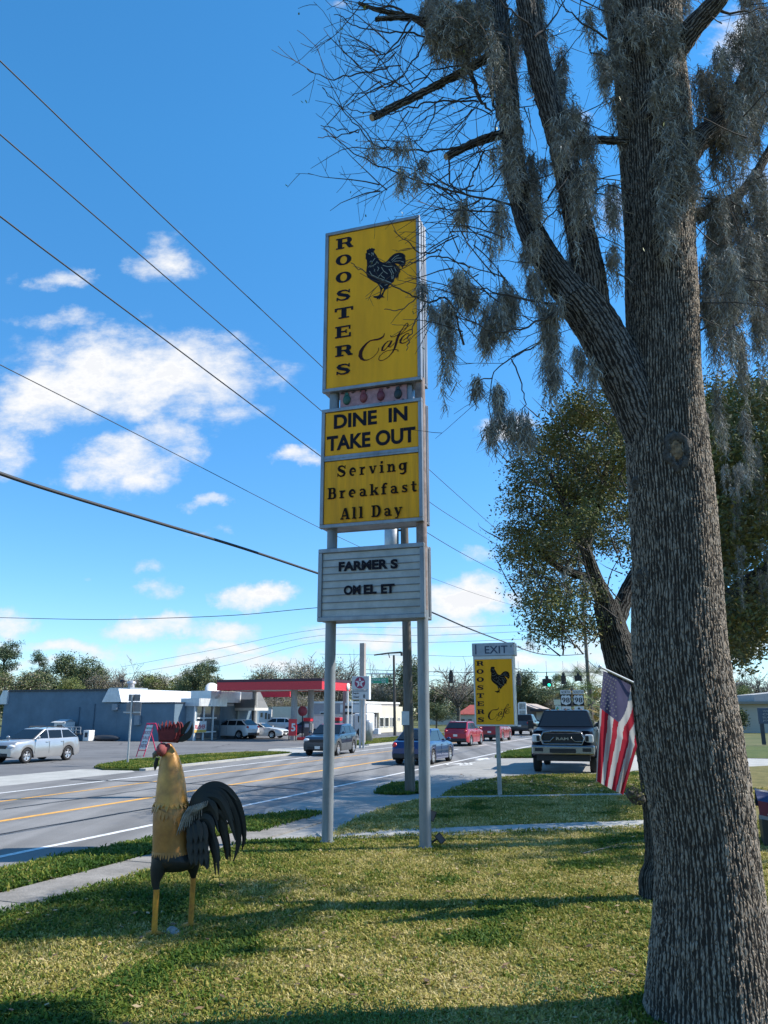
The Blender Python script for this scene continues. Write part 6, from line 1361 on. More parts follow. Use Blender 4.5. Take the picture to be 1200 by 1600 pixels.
for (a, b, c, d) in ((CS - .03, CS + .1, cl_ - .03, ct_r + .03), (cs_end - .1, cs_end + .03, cl_ - .03, ct_r + .03), (CS + .1, cs_end - .1, ct_r - .1, ct_r + .03), (CS + .1, cs_end - .1, cl_ - .03, cl_ + .1)): q.st(a, b, c, d, cz1 - .22, cz1)
q.build('top_band', mat('canopy_dark_band', (.05, .015, .03), .5), cano)
m_col = mat('column_grey', (.28, .29, .29), .7)
for (x, yb, s_) in ((397, 1157, 66.5), (459, 1158, 62), (485, 1157, 64.2), (540, 1157, 68)):
    t_ = on_s(x, 1130, s_)[0]
    if t_ > ct_r - .3: t_ = ct_r - .9
    q = RF(CS, CT); q.tube([q.pt(s_, t_, 0), q.pt(s_, t_, cz0 + .06)], .27, 18); q.build('column', m_col, cano)
q = RF(CS, CT); s_ = 70; a = on_s(395, 1082, s_); b = on_s(453, 1089, s_); q.st(s_, s_ + .15, a[0], b[0], b[1], a[1] + .1); q.build('inner_valance', mat('valance_red', (.62, .03, .05), .5), cano)
lg = RF(CS, CT); e_ = on_t(546, 1072, ct_r); lg.lathe([(0, 0), (.33, 0), (.33, .06), (0, .06)], 20, 0, lg.pt(cs_end - .5, ct_r, (cz0 + cz1) / 2 - .1), 'X'); lo_ = lg.build('round_logo', m_wframe, cano)
# pumps
def pump(name, label, s, t):
    o = frame_thing(name, label, 'fuel pump', s, t); q = MB(); q.b2((-.3, -.25, .25), (.3, .25, 1.55)); q.build('body', mat('pump_grey', (.10, .11, .12), .4), o, bevel=.03)
    q = MB(); q.b2((-.34, -.29, 1.55), (.34, .29, 1.85)); q.build('header', m_cred, o, bevel=.03); q = MB(); q.b2((-.8, -.5, 0), (.8, .5, .24)); q.build('island', m_cred, o, bevel=.04)
    q = MB(); q.b2((-.2, -.275, 1.05), (.2, -.252, 1.35)); q.build('screen', m_head, o); q = MB(); q.tube([(.3, -.1, 1.4), (.45, -.12, 1.2), (.42, -.12, .6), (.31, -.1, .8)], .025, 8); q.build('hose', m_black, o)
    return o
pump('fuel_pump', 'grey and red fuel pump between the two right canopy columns', 63.2, -31.2); pump('fuel_pump', 'fuel pump beside the rightmost canopy column, white case', 66.5, -29.9)
sg_ = frame_thing('round_station_sign', 'round red disc sign standing by the fuel pumps', 'sign', 63, on_s(473, 1110, 63)[0]); z_ = on_s(474, 1111, 63)[1]
q = MB(); q.tube([(0, 0, 0), (0, 0, z_)], .05, 8); q.build('post', m_black, sg_); q = MB(); q.lathe([(0, -.08), (.42, -.08), (.42, .08), (0, .08)], 24, 0, (0, 0, z_), 'Y'); q.build('disc', mat('disc_red', (.30, .05, .07), .5), sg_)
ps = frame_thing('price_board', 'small red board with white number 5 by the station column', 'sign', 61.2, on_s(457, 1147, 61.2)[0]); q = MB(); q.b2((-.38, -.04, .4), (.38, .04, 1.75)); pb_ = q.build('board', m_cred, ps, bevel=.01); q = MB(); text(q, '5', -.12, .28, .75, 1.4, -.045, 0, .03); q.build('numeral', m_wframe, pb_, fixn=False)
q = MB(); q.b2((-.36, -.03, 0), (-.28, .03, .4)); q.b2((.28, -.03, 0), (.36, .03, .4)); q.build('leg', m_black, ps)
# --- far buildings behind the station
def block(name, label, cat, s, x0, x1, ytop, depth, m, roof=m_roofg, wins=(), rise=.0):
    a, z = on_s(x0, ytop, s)[0], on_s((x0 + x1) / 2, ytop, s)[1]; b = on_s(x1, ytop, s)[0]; o = frame_thing(name, label, cat, s, a)
    q = RF(s, a); q.st(s, s + depth, a, b, -.1, z); w = q.build('wall', m, o)
    q = RF(s, a); q.st(s - .12, s + depth + .12, a - .12, b + .12, z, z + .22); q.build('roof', roof, o)
    for (wx0, wy0, wx1, wy1) in wins:
        p0 = on_s(wx0, wy0, s); p1 = on_s(wx1, wy1, s); q = RF(s, a); q.st(s - .05, s + .02, p0[0], p1[0], p1[1], p0[1]); wf_ = q.build('window', m_wframe, o); q = RF(s, a); d = (p1[0] - p0[0]) * .1; q.st(s - .07, s - .051, p0[0] + d, p1[0] - d, p1[1] + d, p0[1] - d); q.build('pane', m_shade, wf_)
    return o
block('white_building', 'white building with slim dark windows behind the filling station canopy', 'building', 92, 354, 424.5, 1107, 10, m_whitew, mat('tan_coping', (.45, .38, .26), .8), [(407, 1113, 411, 1121), (414, 1113, 417.5, 1124), (419, 1115, 422, 1124)])
block('pink_building', 'small flat-roofed pink building behind the filling station', 'building', 90, 425.5, 453, 1108, 9, m_pinkw, m_pinkw, [(427.5, 1114, 433, 1119)])
block('station_shop', 'long white and grey convenience store behind the left sign post', 'building', 84, 488, 566, 1099, 12, mat('grey_store_wall', (.34, .32, .32), .85), m_whitew, [(500, 1112, 512, 1122)])
bx_ = frame_thing('maroon_sign', 'maroon rectangular sign on a post under the grey metal roof', 'sign', 70, on_s(370, 1115, 70)[0]); q = MB(); zA = on_s(370, 1119, 70)[1]; zB = on_s(370, 1109, 70)[1]; q.b2((-.8, -.08, zA), (.8, .08, zB)); q.build('board', mat('maroon', (.12, .02, .04), .5), bx_, bevel=.02); q = MB(); q.b2((-.05, -.05, 0), (.05, .05, zA)); q.build('post', m_black, bx_)
# white box truck with lettering
bt = frame_thing('box_truck', 'white box truck with faded dark lettering parked beside the convenience store', 'truck', 72, on_s(520, 1140, 72)[0])
ta = on_s(489, 1140, 72)[0] - bt.location.x * 0; o_t = on_s(520, 1140, 72)[0]; xa = on_s(489, 1140, 72)[0] - o_t; xb = on_s(556, 1140, 72)[0] - o_t; zt_ = on_s(520, 1116.5, 72)[1]
q = MB(); q.b2((xa, 0, .8), (xb - .3, 2.3, zt_)); bxo = q.build('cargo_box', m_wframe, bt, bevel=.05)
q = MB(); q.b2((xa - .02, -.03, zt_ - .14), (xb - .28, .02, zt_ + .03)); q.b2((xa - .02, -.03, .74), (xb - .28, .02, .86)); q.build('rail', m_rim, bxo)
q = MB(); q.b2((xb - .28, .1, .5), (xb + 1.1, 2.2, 2.2)); q.build('cab', m_wframe, bt, bevel=.15); q = MB(); q.b2((xb + .2, .07, 1.35), (xb + .85, .099, 1.95)); q.build('cab_window', m_glass, bt)
for x_ in (xa + .9, xb + .5):
    for y_ in (.2, 2.1): q = MB(); q.lathe([(0, -.12), (.42, -.12), (.45, 0), (.42, .12), (0, .12)], 20, 0, (x_, y_, .45), 'Y'); q.build('wheel', m_tyre, bt)
q = MB(); fx = lambda x: on_s(x, 1130, 72)[0] - o_t
text(q, 'A. L.', fx(518), fx(526), on_s(520, 1126, 72)[1], on_s(520, 1122.8, 72)[1], -.006, 0, .02); text(q, 'PLUMBING', fx(518), fx(532), on_s(520, 1129.2, 72)[1], on_s(520, 1127, 72)[1], -.006, 0, .02); text(q, 'SERVICE', fx(518), fx(530), on_s(520, 1132.4, 72)[1], on_s(520, 1130.6, 72)[1], -.006)
q.build('lettering', m_ink, bxo, fixn=False)
# cream corner building
cb_ = frame_thing('cream_building', 'cream single-storey building with dark shop windows right of the gas sign', 'building', 88, -36)
CTp = on_s(592, 1130, 88)[0]; s2 = on_t(629, 1130, CTp)[0]; zc2 = on_t(610, 1104, CTp)[1]; ta = on_s(556, 1100, 88)[0]; z3 = on_s(575, 1101, 88)[1]
q = RF(88, -36); q.st(88, s2, CTp - 14, CTp, -.1, zc2); q.build('wall', m_cream, cb_)
q = RF(88, -36); q.st(83.5, 87.99, ta, CTp + .3, z3 - .9, z3); q.build('canopy', m_whitew, cb_); q = RF(88, -36); q.st(87.5, 87.99, ta, CTp - .2, -.1, z3 - .9); q.build('shop_wall', mat('grey_shop', (.30, .29, .28), .8), cb_)
q = RF(88, -36); q.st(83.8, 84.1, CTp - .2, CTp + .1, 0, z3 - .9); q.build('canopy_post', m_wframe, cb_)
for (x0_, y0_, x1_, y1_) in ((571, 1120.5, 579, 1136), (580, 1120.5, 588, 1136)):
    a = on_s(x0_, y0_, 87.5); b = on_s(x1_, y1_, 87.5); q = RF(88, -36); q.st(87.42, 87.499, a[0], b[0], b[1], a[1]); wf_ = q.build('window', m_wframe, cb_); q = RF(88, -36); q.st(87.40, 87.419, a[0] + .08, b[0] - .08, b[1] + .08, a[1] - .08); q.build('pane', m_shade, wf_)
for (x0_, y0_, x1_, y1_) in ((592.5, 1120.5, 599, 1136), (600.5, 1120.5, 607, 1136), (609, 1120.5, 611, 1136), (612, 1120.5, 614, 1136), (621.5, 1121, 622.7, 1126), (623.7, 1121, 624.8, 1126)):
    a = on_t(x0_, y0_, CTp); b = on_t(x1_, y1_, CTp); q = RF(88, -36); q.st(a[0], b[0], CTp + .01, CTp + .06, b[1], a[1]); wf_ = q.build('window', m_wframe, cb_); q = RF(88, -36); q.st(a[0] + .1, b[0] - .1, CTp + .061, CTp + .075, b[1] + .08, a[1] - .08); q.build('pane', m_shade, wf_)
# buildings straight up the road
rr_ = block('red_roof_building', 'low white building with a red tiled roof behind the red car', 'building', 150, 668, 748, 1117, 12, m_whitew, m_coping, [(720, 1123, 727, 1128), (731, 1123, 738, 1128)])
s_ = 150; a = on_s(714, 1117, s_); b = on_s(748, 1106, s_); t_o = on_s(668, 1117, 150)[0]; q = RF(150, t_o); z1_ = b[1]; P = [q.pt(s_ - .5, a[0], a[1] + .1), q.pt(s_ - .5, b[0] + 3, a[1] + .1), q.pt(s_ + 6, b[0] + 2, z1_ + .6), q.pt(s_ + 6, a[0] + 1, z1_ + .6), q.pt(s_ + 12, a[0], a[1]), q.pt(s_ + 12, b[0] + 3, a[1])]
q.add(P, [(0, 1, 2, 3), (4, 3, 2, 5), (0, 3, 4), (1, 5, 2)]); q.build('tiled_roof', mat('red_tile', (.30, .06, .045), .8, var=.2, scale=2), rr_)
gb = frame_thing('brown_gable_house', 'grey brown gabled building beyond the traffic lights', 'building', 165, 0); q = RF(165, 0); s_ = 165
pg = lambda x, y, ss=165: on_s(x, y, ss)
tA, tB = pg(800, 1120)[0], pg(872, 1120)[0]; zE = pg(860, 1121)[1]; tR, zR = pg(815, 1100)
q.add([q.pt(s_, tA - 6, -.1), q.pt(s_, tB, -.1), q.pt(s_, tB, zE), q.pt(s_, tR, zR), q.pt(s_, tA - 6, zE + 1)], [(0, 1, 2, 3, 4)]); q.st(s_ + .1, s_ + 16, tA - 5.9, tB - .1, -.1, zE - .1); q.build('wall', mat('taupe_wall', (.20, .18, .17), .85), gb)
q = RF(165, 0); q.add([q.pt(s_ - .6, tR, zR + .15), q.pt(s_ - .6, tB + .8, zE - .1), q.pt(s_ + 17, tB + .8, zE - .1), q.pt(s_ + 17, tR, zR + .15), q.pt(s_ - .6, tR, zR - .15), q.pt(s_ - .6, tB + .8, zE - .4), q.pt(s_ + 17, tA - 7, zE + .9), q.pt(s_ - .6, tA - 7, zE + .9)], [(0, 1, 2, 3), (0, 4, 5, 1), (0, 3, 6, 7)]); q.build('roof', mat('tan_shingle', (.36, .30, .26), .9), gb)
q = RF(165, 0); a = pg(838, 1113); b = pg(858, 1126); q.st(s_ - .1, s_ - .02, a[0], b[0], b[1], a[1]); q.build('shop_window', m_pale, gb)
q = RF(165, 0); a = pg(832, 1125); b = pg(872, 1128); q.st(s_ - 2, s_ - .5, a[0], b[0], 2.4, 2.9); q.build('awning', m_coping, gb)
# right side: low house, dark board sign, hedge
RY = 95.0
ho = thing('tan_house', 'low tan house seen right of the mossy trunk', 'building', tuple(P3(1190, 1130, RY)[:2]) + (0,)); ox = ho.location.x
rp = lambda x, y: (P3(x, y, RY).x - ox, P3(x, y, RY).z)
a = rp(1140, 1100); b = rp(1300, 1131); q = MB(); q.b2((a[0], 0, -.1), (b[0], 9, a[1])); q.build('wall', mat('tan_siding', (.42, .39, .34), .8, var=.08, scale=2, stretch=(.2, 1, 12)), ho)
q = MB(); z = rp(1170, 1096)[1]; q.b2((a[0] - .8, -.9, a[1]), (b[0] + .8, 10, z)); q.build('roof', mat('brown_roof', (.22, .20, .18), .9), ho)
gx = rp(1190, 1085); q = MB(); q.prism([(gx[0], z + .001), (gx[0] + 6, z + .001), (gx[0] + 6, gx[1] + .6), (gx[0], gx[1])], 2, 8); q.build('gable', mat('gable_grey', (.34, .34, .33), .9), ho)
hd_ = leaf_mesh('hedge', [tuple(P3(rng.uniform(1146, 1161), rng.uniform(1115, 1131), RY - 1.5)) for _ in range(60)], 40, (.3, .3, .3), .16, [m_leafA, m_leafD], None); tag(hd_, 'dark round hedge against the tan house wall', 'hedge')
bs_ = thing('board_sign', 'dark blue board sign with white lines of text at the right edge', 'sign', tuple(P3(1201, 1140, 60.0)[:2]) + (0,)); ox2 = bs_.location.x
rq = lambda x, y: (P3(x, y, 60.0).x - ox2, P3(x, y, 60.0).z)
q = MB(); a = rq(1185, 1106); b = rq(1225, 1131); q.b2((a[0], 0, b[1]), (b[0], .25, a[1])); bo = q.build('board', mat('slate_blue', (.05, .075, .12), .6), bs_, bevel=.02)
q = MB(); q.b2((a[0] + .05, .05, 0), (a[0] + .3, .2, b[1])); q.b2((b[0] - .3, .05, 0), (b[0] - .05, .2, b[1])); q.build('post', m_coping, bs_)
q = MB(); zz = [1111, 1116, 1121, 1126]
for w_, y_ in zip(('WELCOME', 'OPEN', 'SUNDAY', 'JOIN US'), zz): text(q, w_, rq(1191.5, y_)[0], rq(1219, y_)[0], rq(1191, y_ + 1.6)[1], rq(1191, y_ - 1.6)[1], -.01, 0, .02)
q.build('lettering', m_fwhite, bo, fixn=False)
# ------------------------------------------------------------------ poles, wires, signals, signs
m_timber = mat('weathered_timber', (.15, .13, .11), .95, var=.3, scale=6, var2=(.085, .075, .065), stretch=(3, 3, .25), bump=.5)
m_galv = mat('galvanised_steel', (.40, .41, .42), .45, .5, var=.15)
m_conc_p = mat('concrete_pole', (.36, .31, .28), .9, var=.12, scale=1)
m_wire = mat('wire', (.025, .028, .035), .6)
m_green = mat('sign_green', (.015, .26, .14), .5)
up = thing('utility_pole', 'weathered timber utility pole with a grey transformer, behind the tall cafe sign', 'utility pole', tuple(G(641, 1240)))
PL = up.location.copy(); lx = lambda x, y: P3(x, y, PL.y) - PL
b_, t_ = lx(641, 1240), lx(629, 690)
q = MB(); q.tube([(0, 0, -.2), tuple(t_ * .5), tuple(t_)], [.155, .135, .11], 18); q.build('pole', m_timber, up)
c = lx(612, 862); d = lx(612, 824); q = MB(); q.lathe([(0, 0), (.21, .0), (.23, .04), (.23, d.z - c.z), (.17, d.z - c.z + .07), (0, d.z - c.z + .09)], 20, 0, tuple(c)); tr_ = q.build('transformer', m_galv, up)
q = MB()
for z in (.2, .7): q.tube([tuple(c + Vector((.18, 0, z))), tuple(lx(628, 850) * 0 + Vector((t_.x * (c.z + z) / t_.z, 0, c.z + z)))], .035, 6)
q.build('bracket', m_black, tr_); q = MB()
for k in (-.1, .1): q.tube([tuple(d + Vector((k, 0, .02))), tuple(d + Vector((k * 1.6, 0, .3)))], [.045, .02], 8)
q.build('bushing', m_black, tr_); q = MB(); q.tube([tuple(lx(600, 826)), tuple(lx(606, 832)), tuple(lx(604, 842)), tuple(lx(610, 838))], .018, 6); q.build('jumper', m_black, tr_)
q = MB(); u_ = lx(632, 730); q.box(tuple(u_), (1.6, .1, .11)); q.build('crossarm', m_timber, up)
q = MB(); n_ = lx(636, 1122); q.b2((n_.x - .17, -.17, n_.z - .2), (n_.x + .06, -.15, n_.z + .2)); q.build('number_plate', m_plate, up)
u2 = thing('utility_pole', 'slim timber utility pole rising beside the route markers, behind the oak crown', 'utility pole', tuple(on_s(925, 1145, 82)[0] * Vector((NR[0], NR[1], 0)) + 82 * Vector((ER[0], ER[1], 0))))
P2 = u2.location.copy(); t2 = P3(910, 930, P2.y) - P2; q = MB(); q.tube([(0, 0, -.2), (t2.x * .5, 0, t2.z * .5), tuple(t2)], [.2, .18, .15], 12); q.build('pole', m_timber, u2)
def wire(label, pts, r, plane, val, cat='power line', grp=None, ext=None):
    P = []
    for x, y in pts:
        if plane == 't': s, z = on_t(x, y, val); P.append(tuple(W(s, val, z)))
        else: t, z = on_s(x, y, val); P.append(tuple(W(val, t, z)))
    S = [tuple(p) for p in spline(P, 6)]; q = MB(); q.tube(S, r, 5, 0, True); o = q.build('power_line', m_wire, None); return tag(o, label, cat, grp)
PT_ = ST(PL)[1]
g_ = 'overhead lines on the timber pole'
wire('topmost thin black power line crossing the open sky to the tall sign', [(-150, -48), (0, 95), (250, 335), (500, 570), (632, 697), (672, 735), (730, 787), (785, 835), (850, 890), (905, 935)], .011, 't', PT_, grp=g_)
wire('second thin black power line from the top, passing above the big cloud', [(-150, 82), (0, 210), (250, 425), (500, 640), (632, 750), (672, 785), (730, 823), (790, 860), (850, 902), (905, 938)], .011, 't', PT_ - .15, grp=g_)
wire('third black power line from the top, cutting across the big white cloud', [(-150, 215), (0, 338), (250, 525), (500, 712), (632, 808), (672, 835), (730, 869), (800, 905), (860, 935), (905, 955)], .013, 't', PT_ - .3, grp=g_)
wire('faint thin line below the big cloud, ending behind the breakfast panel', [(-150, 495), (0, 570), (250, 697), (500, 825), (632, 886), (680, 905), (750, 930), (820, 951), (905, 975)], .007, 't', PT_ - .1, grp=g_)
wire('thick bundled black cable sloping down to the white letter board', [(-150, 682), (0, 740), (120, 779), (250, 818), (380, 857), (500, 897), (632, 942), (675, 957), (730, 981), (788, 1003), (840, 1021), (880, 1024), (910, 1022)], .028, 't', PT_ + .12, cat='cable')
wire('short cable running down from the slim pole towards the flag', [(913, 1026), (925, 1038), (940, 1050)], .03, 's', 80, cat='cable')
g2 = 'lines crossing the road in the distance'
wire('long level line crossing the sky above the far stores with a small hanging tag', [(-60, 963), (0, 965), (150, 968), (250, 966), (370, 961), (490, 950), (640, 938)], .02, 's', 40, grp=g2)
for lb, pts in (('uppermost of three thin lines fanning above the red canopy', [(190, 1042), (330, 1016), (500, 983), (660, 981), (820, 976), (960, 968)]), ('middle one of three thin lines fanning above the red canopy', [(195, 1054), (340, 1028), (500, 993), (660, 993), (830, 986), (960, 978)]), ('lowest of three thin lines fanning above the red canopy', [(240, 1062), (360, 1038), (500, 1003), (660, 1004), (850, 997), (960, 990)]), ('thin level line behind the exit sign top', [(500, 1022), (660, 1024), (740, 1025), (830, 1012), (900, 990)])): wire(lb, pts, .022, 's', 100, grp=g2)
wire('signal span wire across the road carrying the traffic lights', [(560, 1046), (690, 1050), (800, 1051), (880, 1050), (950, 1050), (1010, 1049)], .03, 's', 80, cat='span wire')
wire('lower signal wire across the road under the span wire', [(560, 1053), (690, 1056), (800, 1057), (880, 1056), (950, 1056)], .015, 's', 80.2, cat='span wire')
# signals
m_sigb = mat('signal_black', (.012, .014, .013), .5)
def signal(label, x, y0, y1, s=80, face=None, wide=1):
    t, z0 = on_s(x, y1, s); z1 = on_s(x, y0, s)[1]; h = (z1 - z0); o = frame_thing('traffic_light', label, 'traffic light', s, t); q = MB()
    w = .22 * wide; q.b2((-w, -.12, z0), (w, .14, z1)); bd_ = q.build('housing', m_sigb, o, bevel=.03); zt_ = on_s(x, 1050.5, s)[1]
    q = MB(); q.tube([(0, 0, z1), (0, 0, zt_ + .02)], .05, 6); q.tube([(0, 0, zt_), (0, 0, zt_ + 1.1)], .012, 4); q.b2((-.14, -.08, z1), (.14, .08, z1 + .28)); q.build('hanger', m_sigb, o)
    for k in range(3):
        zc = z1 - h * (k + .5) / 3
        for xo in ((0,) if wide == 1 else (-.22, .22)):
            q = MB(); q.lathe([(0, 0), (.13, -.01), (.14, 0)], 14, 0, (xo * (1 if wide > 1 else 1), -.125, zc), 'Y'); lit = face == 'green' and k == 2 and xo > 0
            l_ = q.build('lens', glow('signal_green', (.02, .8, .45), 2.2) if lit else mat('lens_dark', (.03, .02, .015), .3), bd_)
            q = MB(); q.tube([(xo + .15 * math.cos(a), -.2, zc + .15 * math.sin(a)) for a in np.linspace(.1, 3.04, 8)], .012, 4); q.build('visor', m_sigb, bd_)
    return o
signal('traffic light hanging to the left of the exit sign', 705, 1051.5, 1067, wide=1); signal('traffic light partly hidden behind the right edge of the exit sign', 811, 1057, 1071, wide=1)
signal('double traffic light showing green above the road', 855, 1061, 1072, face='green', wide=2); signal('traffic light seen side-on, middle of the three over the black pickup', 881, 1056, 1069); signal('rightmost traffic light of the row, seen from behind', 904, 1056.5, 1064, wide=1.3)
# route markers
m_rw = mat('route_white', (.55, .56, .57), .5, var=.06)
rm = frame_thing('route_marker', 'route assembly of two 98 shields, north and south plates and arrow plates', 'road sign', 60, on_s(895, 1100, 60)[0]); o_t = on_s(895, 1100, 60)[0]
fx = lambda x: on_s(x, 1095, 60)[0] - o_t; fz = lambda y: on_s(895, y, 60)[1]
q = MB()
for x in (884.5, 904.5): q.b2((fx(x) - .035, .04, 0), (fx(x) + .035, .09, fz(1078)))
q.build('post', m_galv, rm)
for x0_, x1_, top_, arr in ((876, 892.5, 'NORTH', 'L'), (895.5, 912.5, 'SOUTH', 'U')):
    q = MB(); q.b2((fx(x0_), 0, fz(1084.5)), (fx(x1_), .03, fz(1078))); pl = q.build('direction_plate', m_rw, rm); q = MB(); text(q, top_, fx(x0_ + 1.2), fx(x1_ - 1.2), fz(1083.6), fz(1079.2), -.004, 0, .01); q.build('plate_lettering', m_ink, pl, fixn=False)
    q = MB(); q.b2((fx(x0_), 0, fz(1102.5)), (fx(x1_), .03, fz(1085.5))); sh = q.build('shield_plate', m_ink, rm)
    cx, cz = (fx(x0_) + fx(x1_)) / 2, (fz(1102.5) + fz(1085.5)) / 2; w, h = (fx(x1_) - fx(x0_)) / 2 * .93, (fz(1085.5) - fz(1102.5)) / 2 * .93
    q = MB(); P = [(-.72, 1), (-.35, .86), (0, 1), (.35, .86), (.72, 1), (.98, .62), (.88, .2), (1, -.25), (.8, -.68), (.3, -.82), (0, -1), (-.3, -.82), (-.8, -.68), (-1, -.25), (-.88, .2), (-.98, .62)]
    q.flat([(cx + a * w, cz + b * h) for a, b in P], -.004); fc = q.build('shield', m_rw, sh, fixn=False); q = MB(); text(q, '98', cx - w * .78, cx + w * .78, cz - h * .48, cz + h * .52, -.008, 0, .015); q.build('numeral', m_ink, fc, fixn=False)
    q = MB(); q.b2((fx(x0_ + 1.5), 0, fz(1113.5)), (fx(x1_ - 1), .03, fz(1103.8))); ap = q.build('arrow_plate', m_rw, rm); cz = (fz(1113.5) + fz(1103.8)) / 2; k = (fx(x1_) - fx(x0_)) * .3
    A = [(-1, 0), (-.25, .6), (-.25, .22), (1, .22), (1, -.22), (-.25, -.22), (-.25, -.6)]
    q = MB(); q.flat([(cx + a * k, cz + b * k * .8) if arr == 'L' else (cx + b * k * .8, cz - a * k * .75) for a, b in A], -.004); q.build('arrow', m_ink, ap, fixn=False)
gs = frame_thing('green_info_sign', 'pale green info sign with a tree symbol left of the route shields', 'road sign', 64, on_s(871, 1105, 64)[0]); o_t2 = on_s(871, 1105, 64)[0]; fx2 = lambda x: on_s(x, 1105, 64)[0] - o_t2; fz2 = lambda y: on_s(871, y, 64)[1]
q = MB(); q.b2((fx2(867.5), 0, fz2(1120)), (fx2(877), .03, fz2(1102.5))); gp = q.build('panel', mat('pale_green', (.40, .50, .47), .5), gs); q = MB(); q.b2((fx2(866), -.02, fz2(1101.5)), (fx2(877), .03, fz2(1093))); yp = q.build('header_panel', mat('pale_yellow', (.50, .52, .40), .5), gs); q = MB(); q.b2((fx2(871) - .03, .04, 0), (fx2(871) + .03, .08, fz2(1093))); q.build('post', m_galv, gs)
q = MB(); zz = fz2(1111); q.flat([(-.22, zz - .28), (.22, zz - .28), (.12, zz), (.2, zz), (0, zz + .35), (-.2, zz), (-.12, zz)], -.004); q.flat([(-.03, zz - .42), (.03, zz - .42), (.03, zz - .281), (-.03, zz - .281)], -.004); q.build('tree_symbol', m_green, gp, fixn=False)
# gas sign
TXS = 50.0; txt_ = on_s(563, 1172, TXS)[0]; tx = frame_thing('gas_price_sign', 'white gas station pole sign with red star disc and price panel', 'sign', TXS, txt_); fx3 = lambda x: on_s(x, 1080, TXS)[0] - txt_; fz3 = lambda y: on_s(563, y, TXS)[1]
m_sgrey = mat('sign_grey', (.46, .47, .48), .5, var=.06); q = MB()
for x in (562.3, 567.5): q.tube([(fx3(x), .1, -.1), (fx3(x), .1, fz3(1092))], .075, 10)
q.build('post', m_galv, tx)
q = MB(); q.b2((fx3(549.5), 0, fz3(1077.5)), (fx3(574.5), .35, fz3(1056.5))); lp_ = q.build('logo_cabinet', m_sgrey, tx, bevel=.03); q = MB(); q.b2((fx3(549.5), 0, fz3(1093)), (fx3(574.5), .35, fz3(1078.2))); pp_ = q.build('price_cabinet', m_sgrey, tx, bevel=.03)
q = MB(); q.b2((fx3(574.5) + .002, .02, fz3(1093)), (fx3(576.5), .33, fz3(1056.5))); q.build('lit_side', m_wframe, tx)  # strip coloured whiter than the cabinets to give a sunlit side
cx, cz, r_ = fx3(562.3), fz3(1066.8), (fx3(570.5) - fx3(554)) / 2; q = MB(); q.flat([(cx + r_ * math.cos(a), cz + r_ * math.sin(a)) for a in np.linspace(0, 6.28, 33)[:-1]], -.012); ds = q.build('logo_disc', mat('disc_wine', (.26, .02, .07), .5), lp_, fixn=False)
q = MB(); q.flat([(cx + r_ * (.95 if k % 2 == 0 else .38) * math.sin(math.pi * k / 5), cz + r_ * (.95 if k % 2 == 0 else .38) * math.cos(math.pi * k / 5)) for k in range(10)], -.016); q.build('logo_star', m_rw, ds, fixn=False)
q = MB(); text(q, 'T', cx - r_ * .26, cx + r_ * .26, cz - r_ * .32, cz + r_ * .3, -.02, 0, .04); q.build('logo_letter', mat('disc_wine', (.26, .02, .07)), ds, fixn=False)
q = MB(); text(q, 'Regular', fx3(551.5), fx3(561.5), fz3(1085), fz3(1081.6), -.006, 0, .02); text(q, 'Diesel', fx3(552.5), fx3(561), fz3(1090.4), fz3(1087.2), -.006, 0, .02); text(q, '8', fx3(567.5), fx3(570.5), fz3(1090.6), fz3(1085), -.006, 0, .02); q.flat([(fx3(550.2), fz3(1080.2)), (fx3(574), fz3(1080.2)), (fx3(574), fz3(1079.4)), (fx3(550.2), fz3(1079.4))], -.006); q.build('price_lettering', m_ink, pp_, fixn=False)
dn = frame_thing('banner_flags', 'row of small hanging pennant plates on two white posts by the gas sign', 'flag', 58, on_s(548, 1110, 58)[0]); o3 = on_s(548, 1110, 58)[0]
for x, y0 in ((543.2, 1083), (549.5, 1094)):
    fx4 = on_s(x, 1110, 58)[0] - o3; z0_, z1_ = 0, on_s(548, y0, 58)[1]; q = MB(); q.tube([(fx4, 0, z0_), (fx4, 0, z1_)], .05, 8); q.build('post', m_wframe, dn)
    for k in range(4): z = on_s(548, 1100 + k * 4.7, 58)[1]; q = MB(); q.b2((fx4 - .2, -.07, z - .11), (fx4 + .02, -.055, z + .09)); q.build('pennant', m_sigb if k % 2 else m_sgrey, dn)
bp_ = frame_thing('billboard_column', 'tall plain tan square column behind the gas price sign', 'column', 56, on_s(566, 1165, 56)[0]); q = MB(); zt_ = on_s(566, 1005, 56)[1]; q.b2((-.19, -.19, -.1), (.19, .19, zt_)); q.build('shaft', m_conc_p, bp_, bevel=.02)
# street light mast with arm and green name sign
MS = 78.0; mt_ = on_s(617, 1150, MS)[0]; ma = frame_thing('signal_mast', 'thin dark mast with a long horizontal arm left of the timber pole', 'mast', MS, mt_); f5 = lambda x: on_s(x, 1080, MS)[0] - mt_; z5_ = lambda y: on_s(617, y, MS)[1]
m_dk = mat('dark_bronze', (.05, .045, .04), .6); q = MB(); q.tube([(0, 0, -.1), (f5(615.5), 0, z5_(1024))], [.16, .11], 12); q.build('mast', m_dk, ma); q = MB(); q.tube([(f5(586), -.3, z5_(1023)), (f5(608), -.2, z5_(1020.5)), (f5(627.5), 0, z5_(1019.5))], [.07, .08, .1], 8); q.tube([(f5(627.5), 0, z5_(1019)), (f5(628), 0, z5_(1025))], .12, 8); q.tube([(f5(608), -.2, z5_(1020)), (f5(610), -.2, z5_(1028))], .05, 6); q.build('arm', m_dk, ma)
q = MB(); q.tube([(f5(614), 0, z5_(1052.5)), (f5(562), -.2, z5_(1052))], .05, 8); q.ell((f5(607.5), -.1, z5_(1054)), (.14, .14, .16), 0, 10, 6); q.build('lower_arm', m_rim, ma)
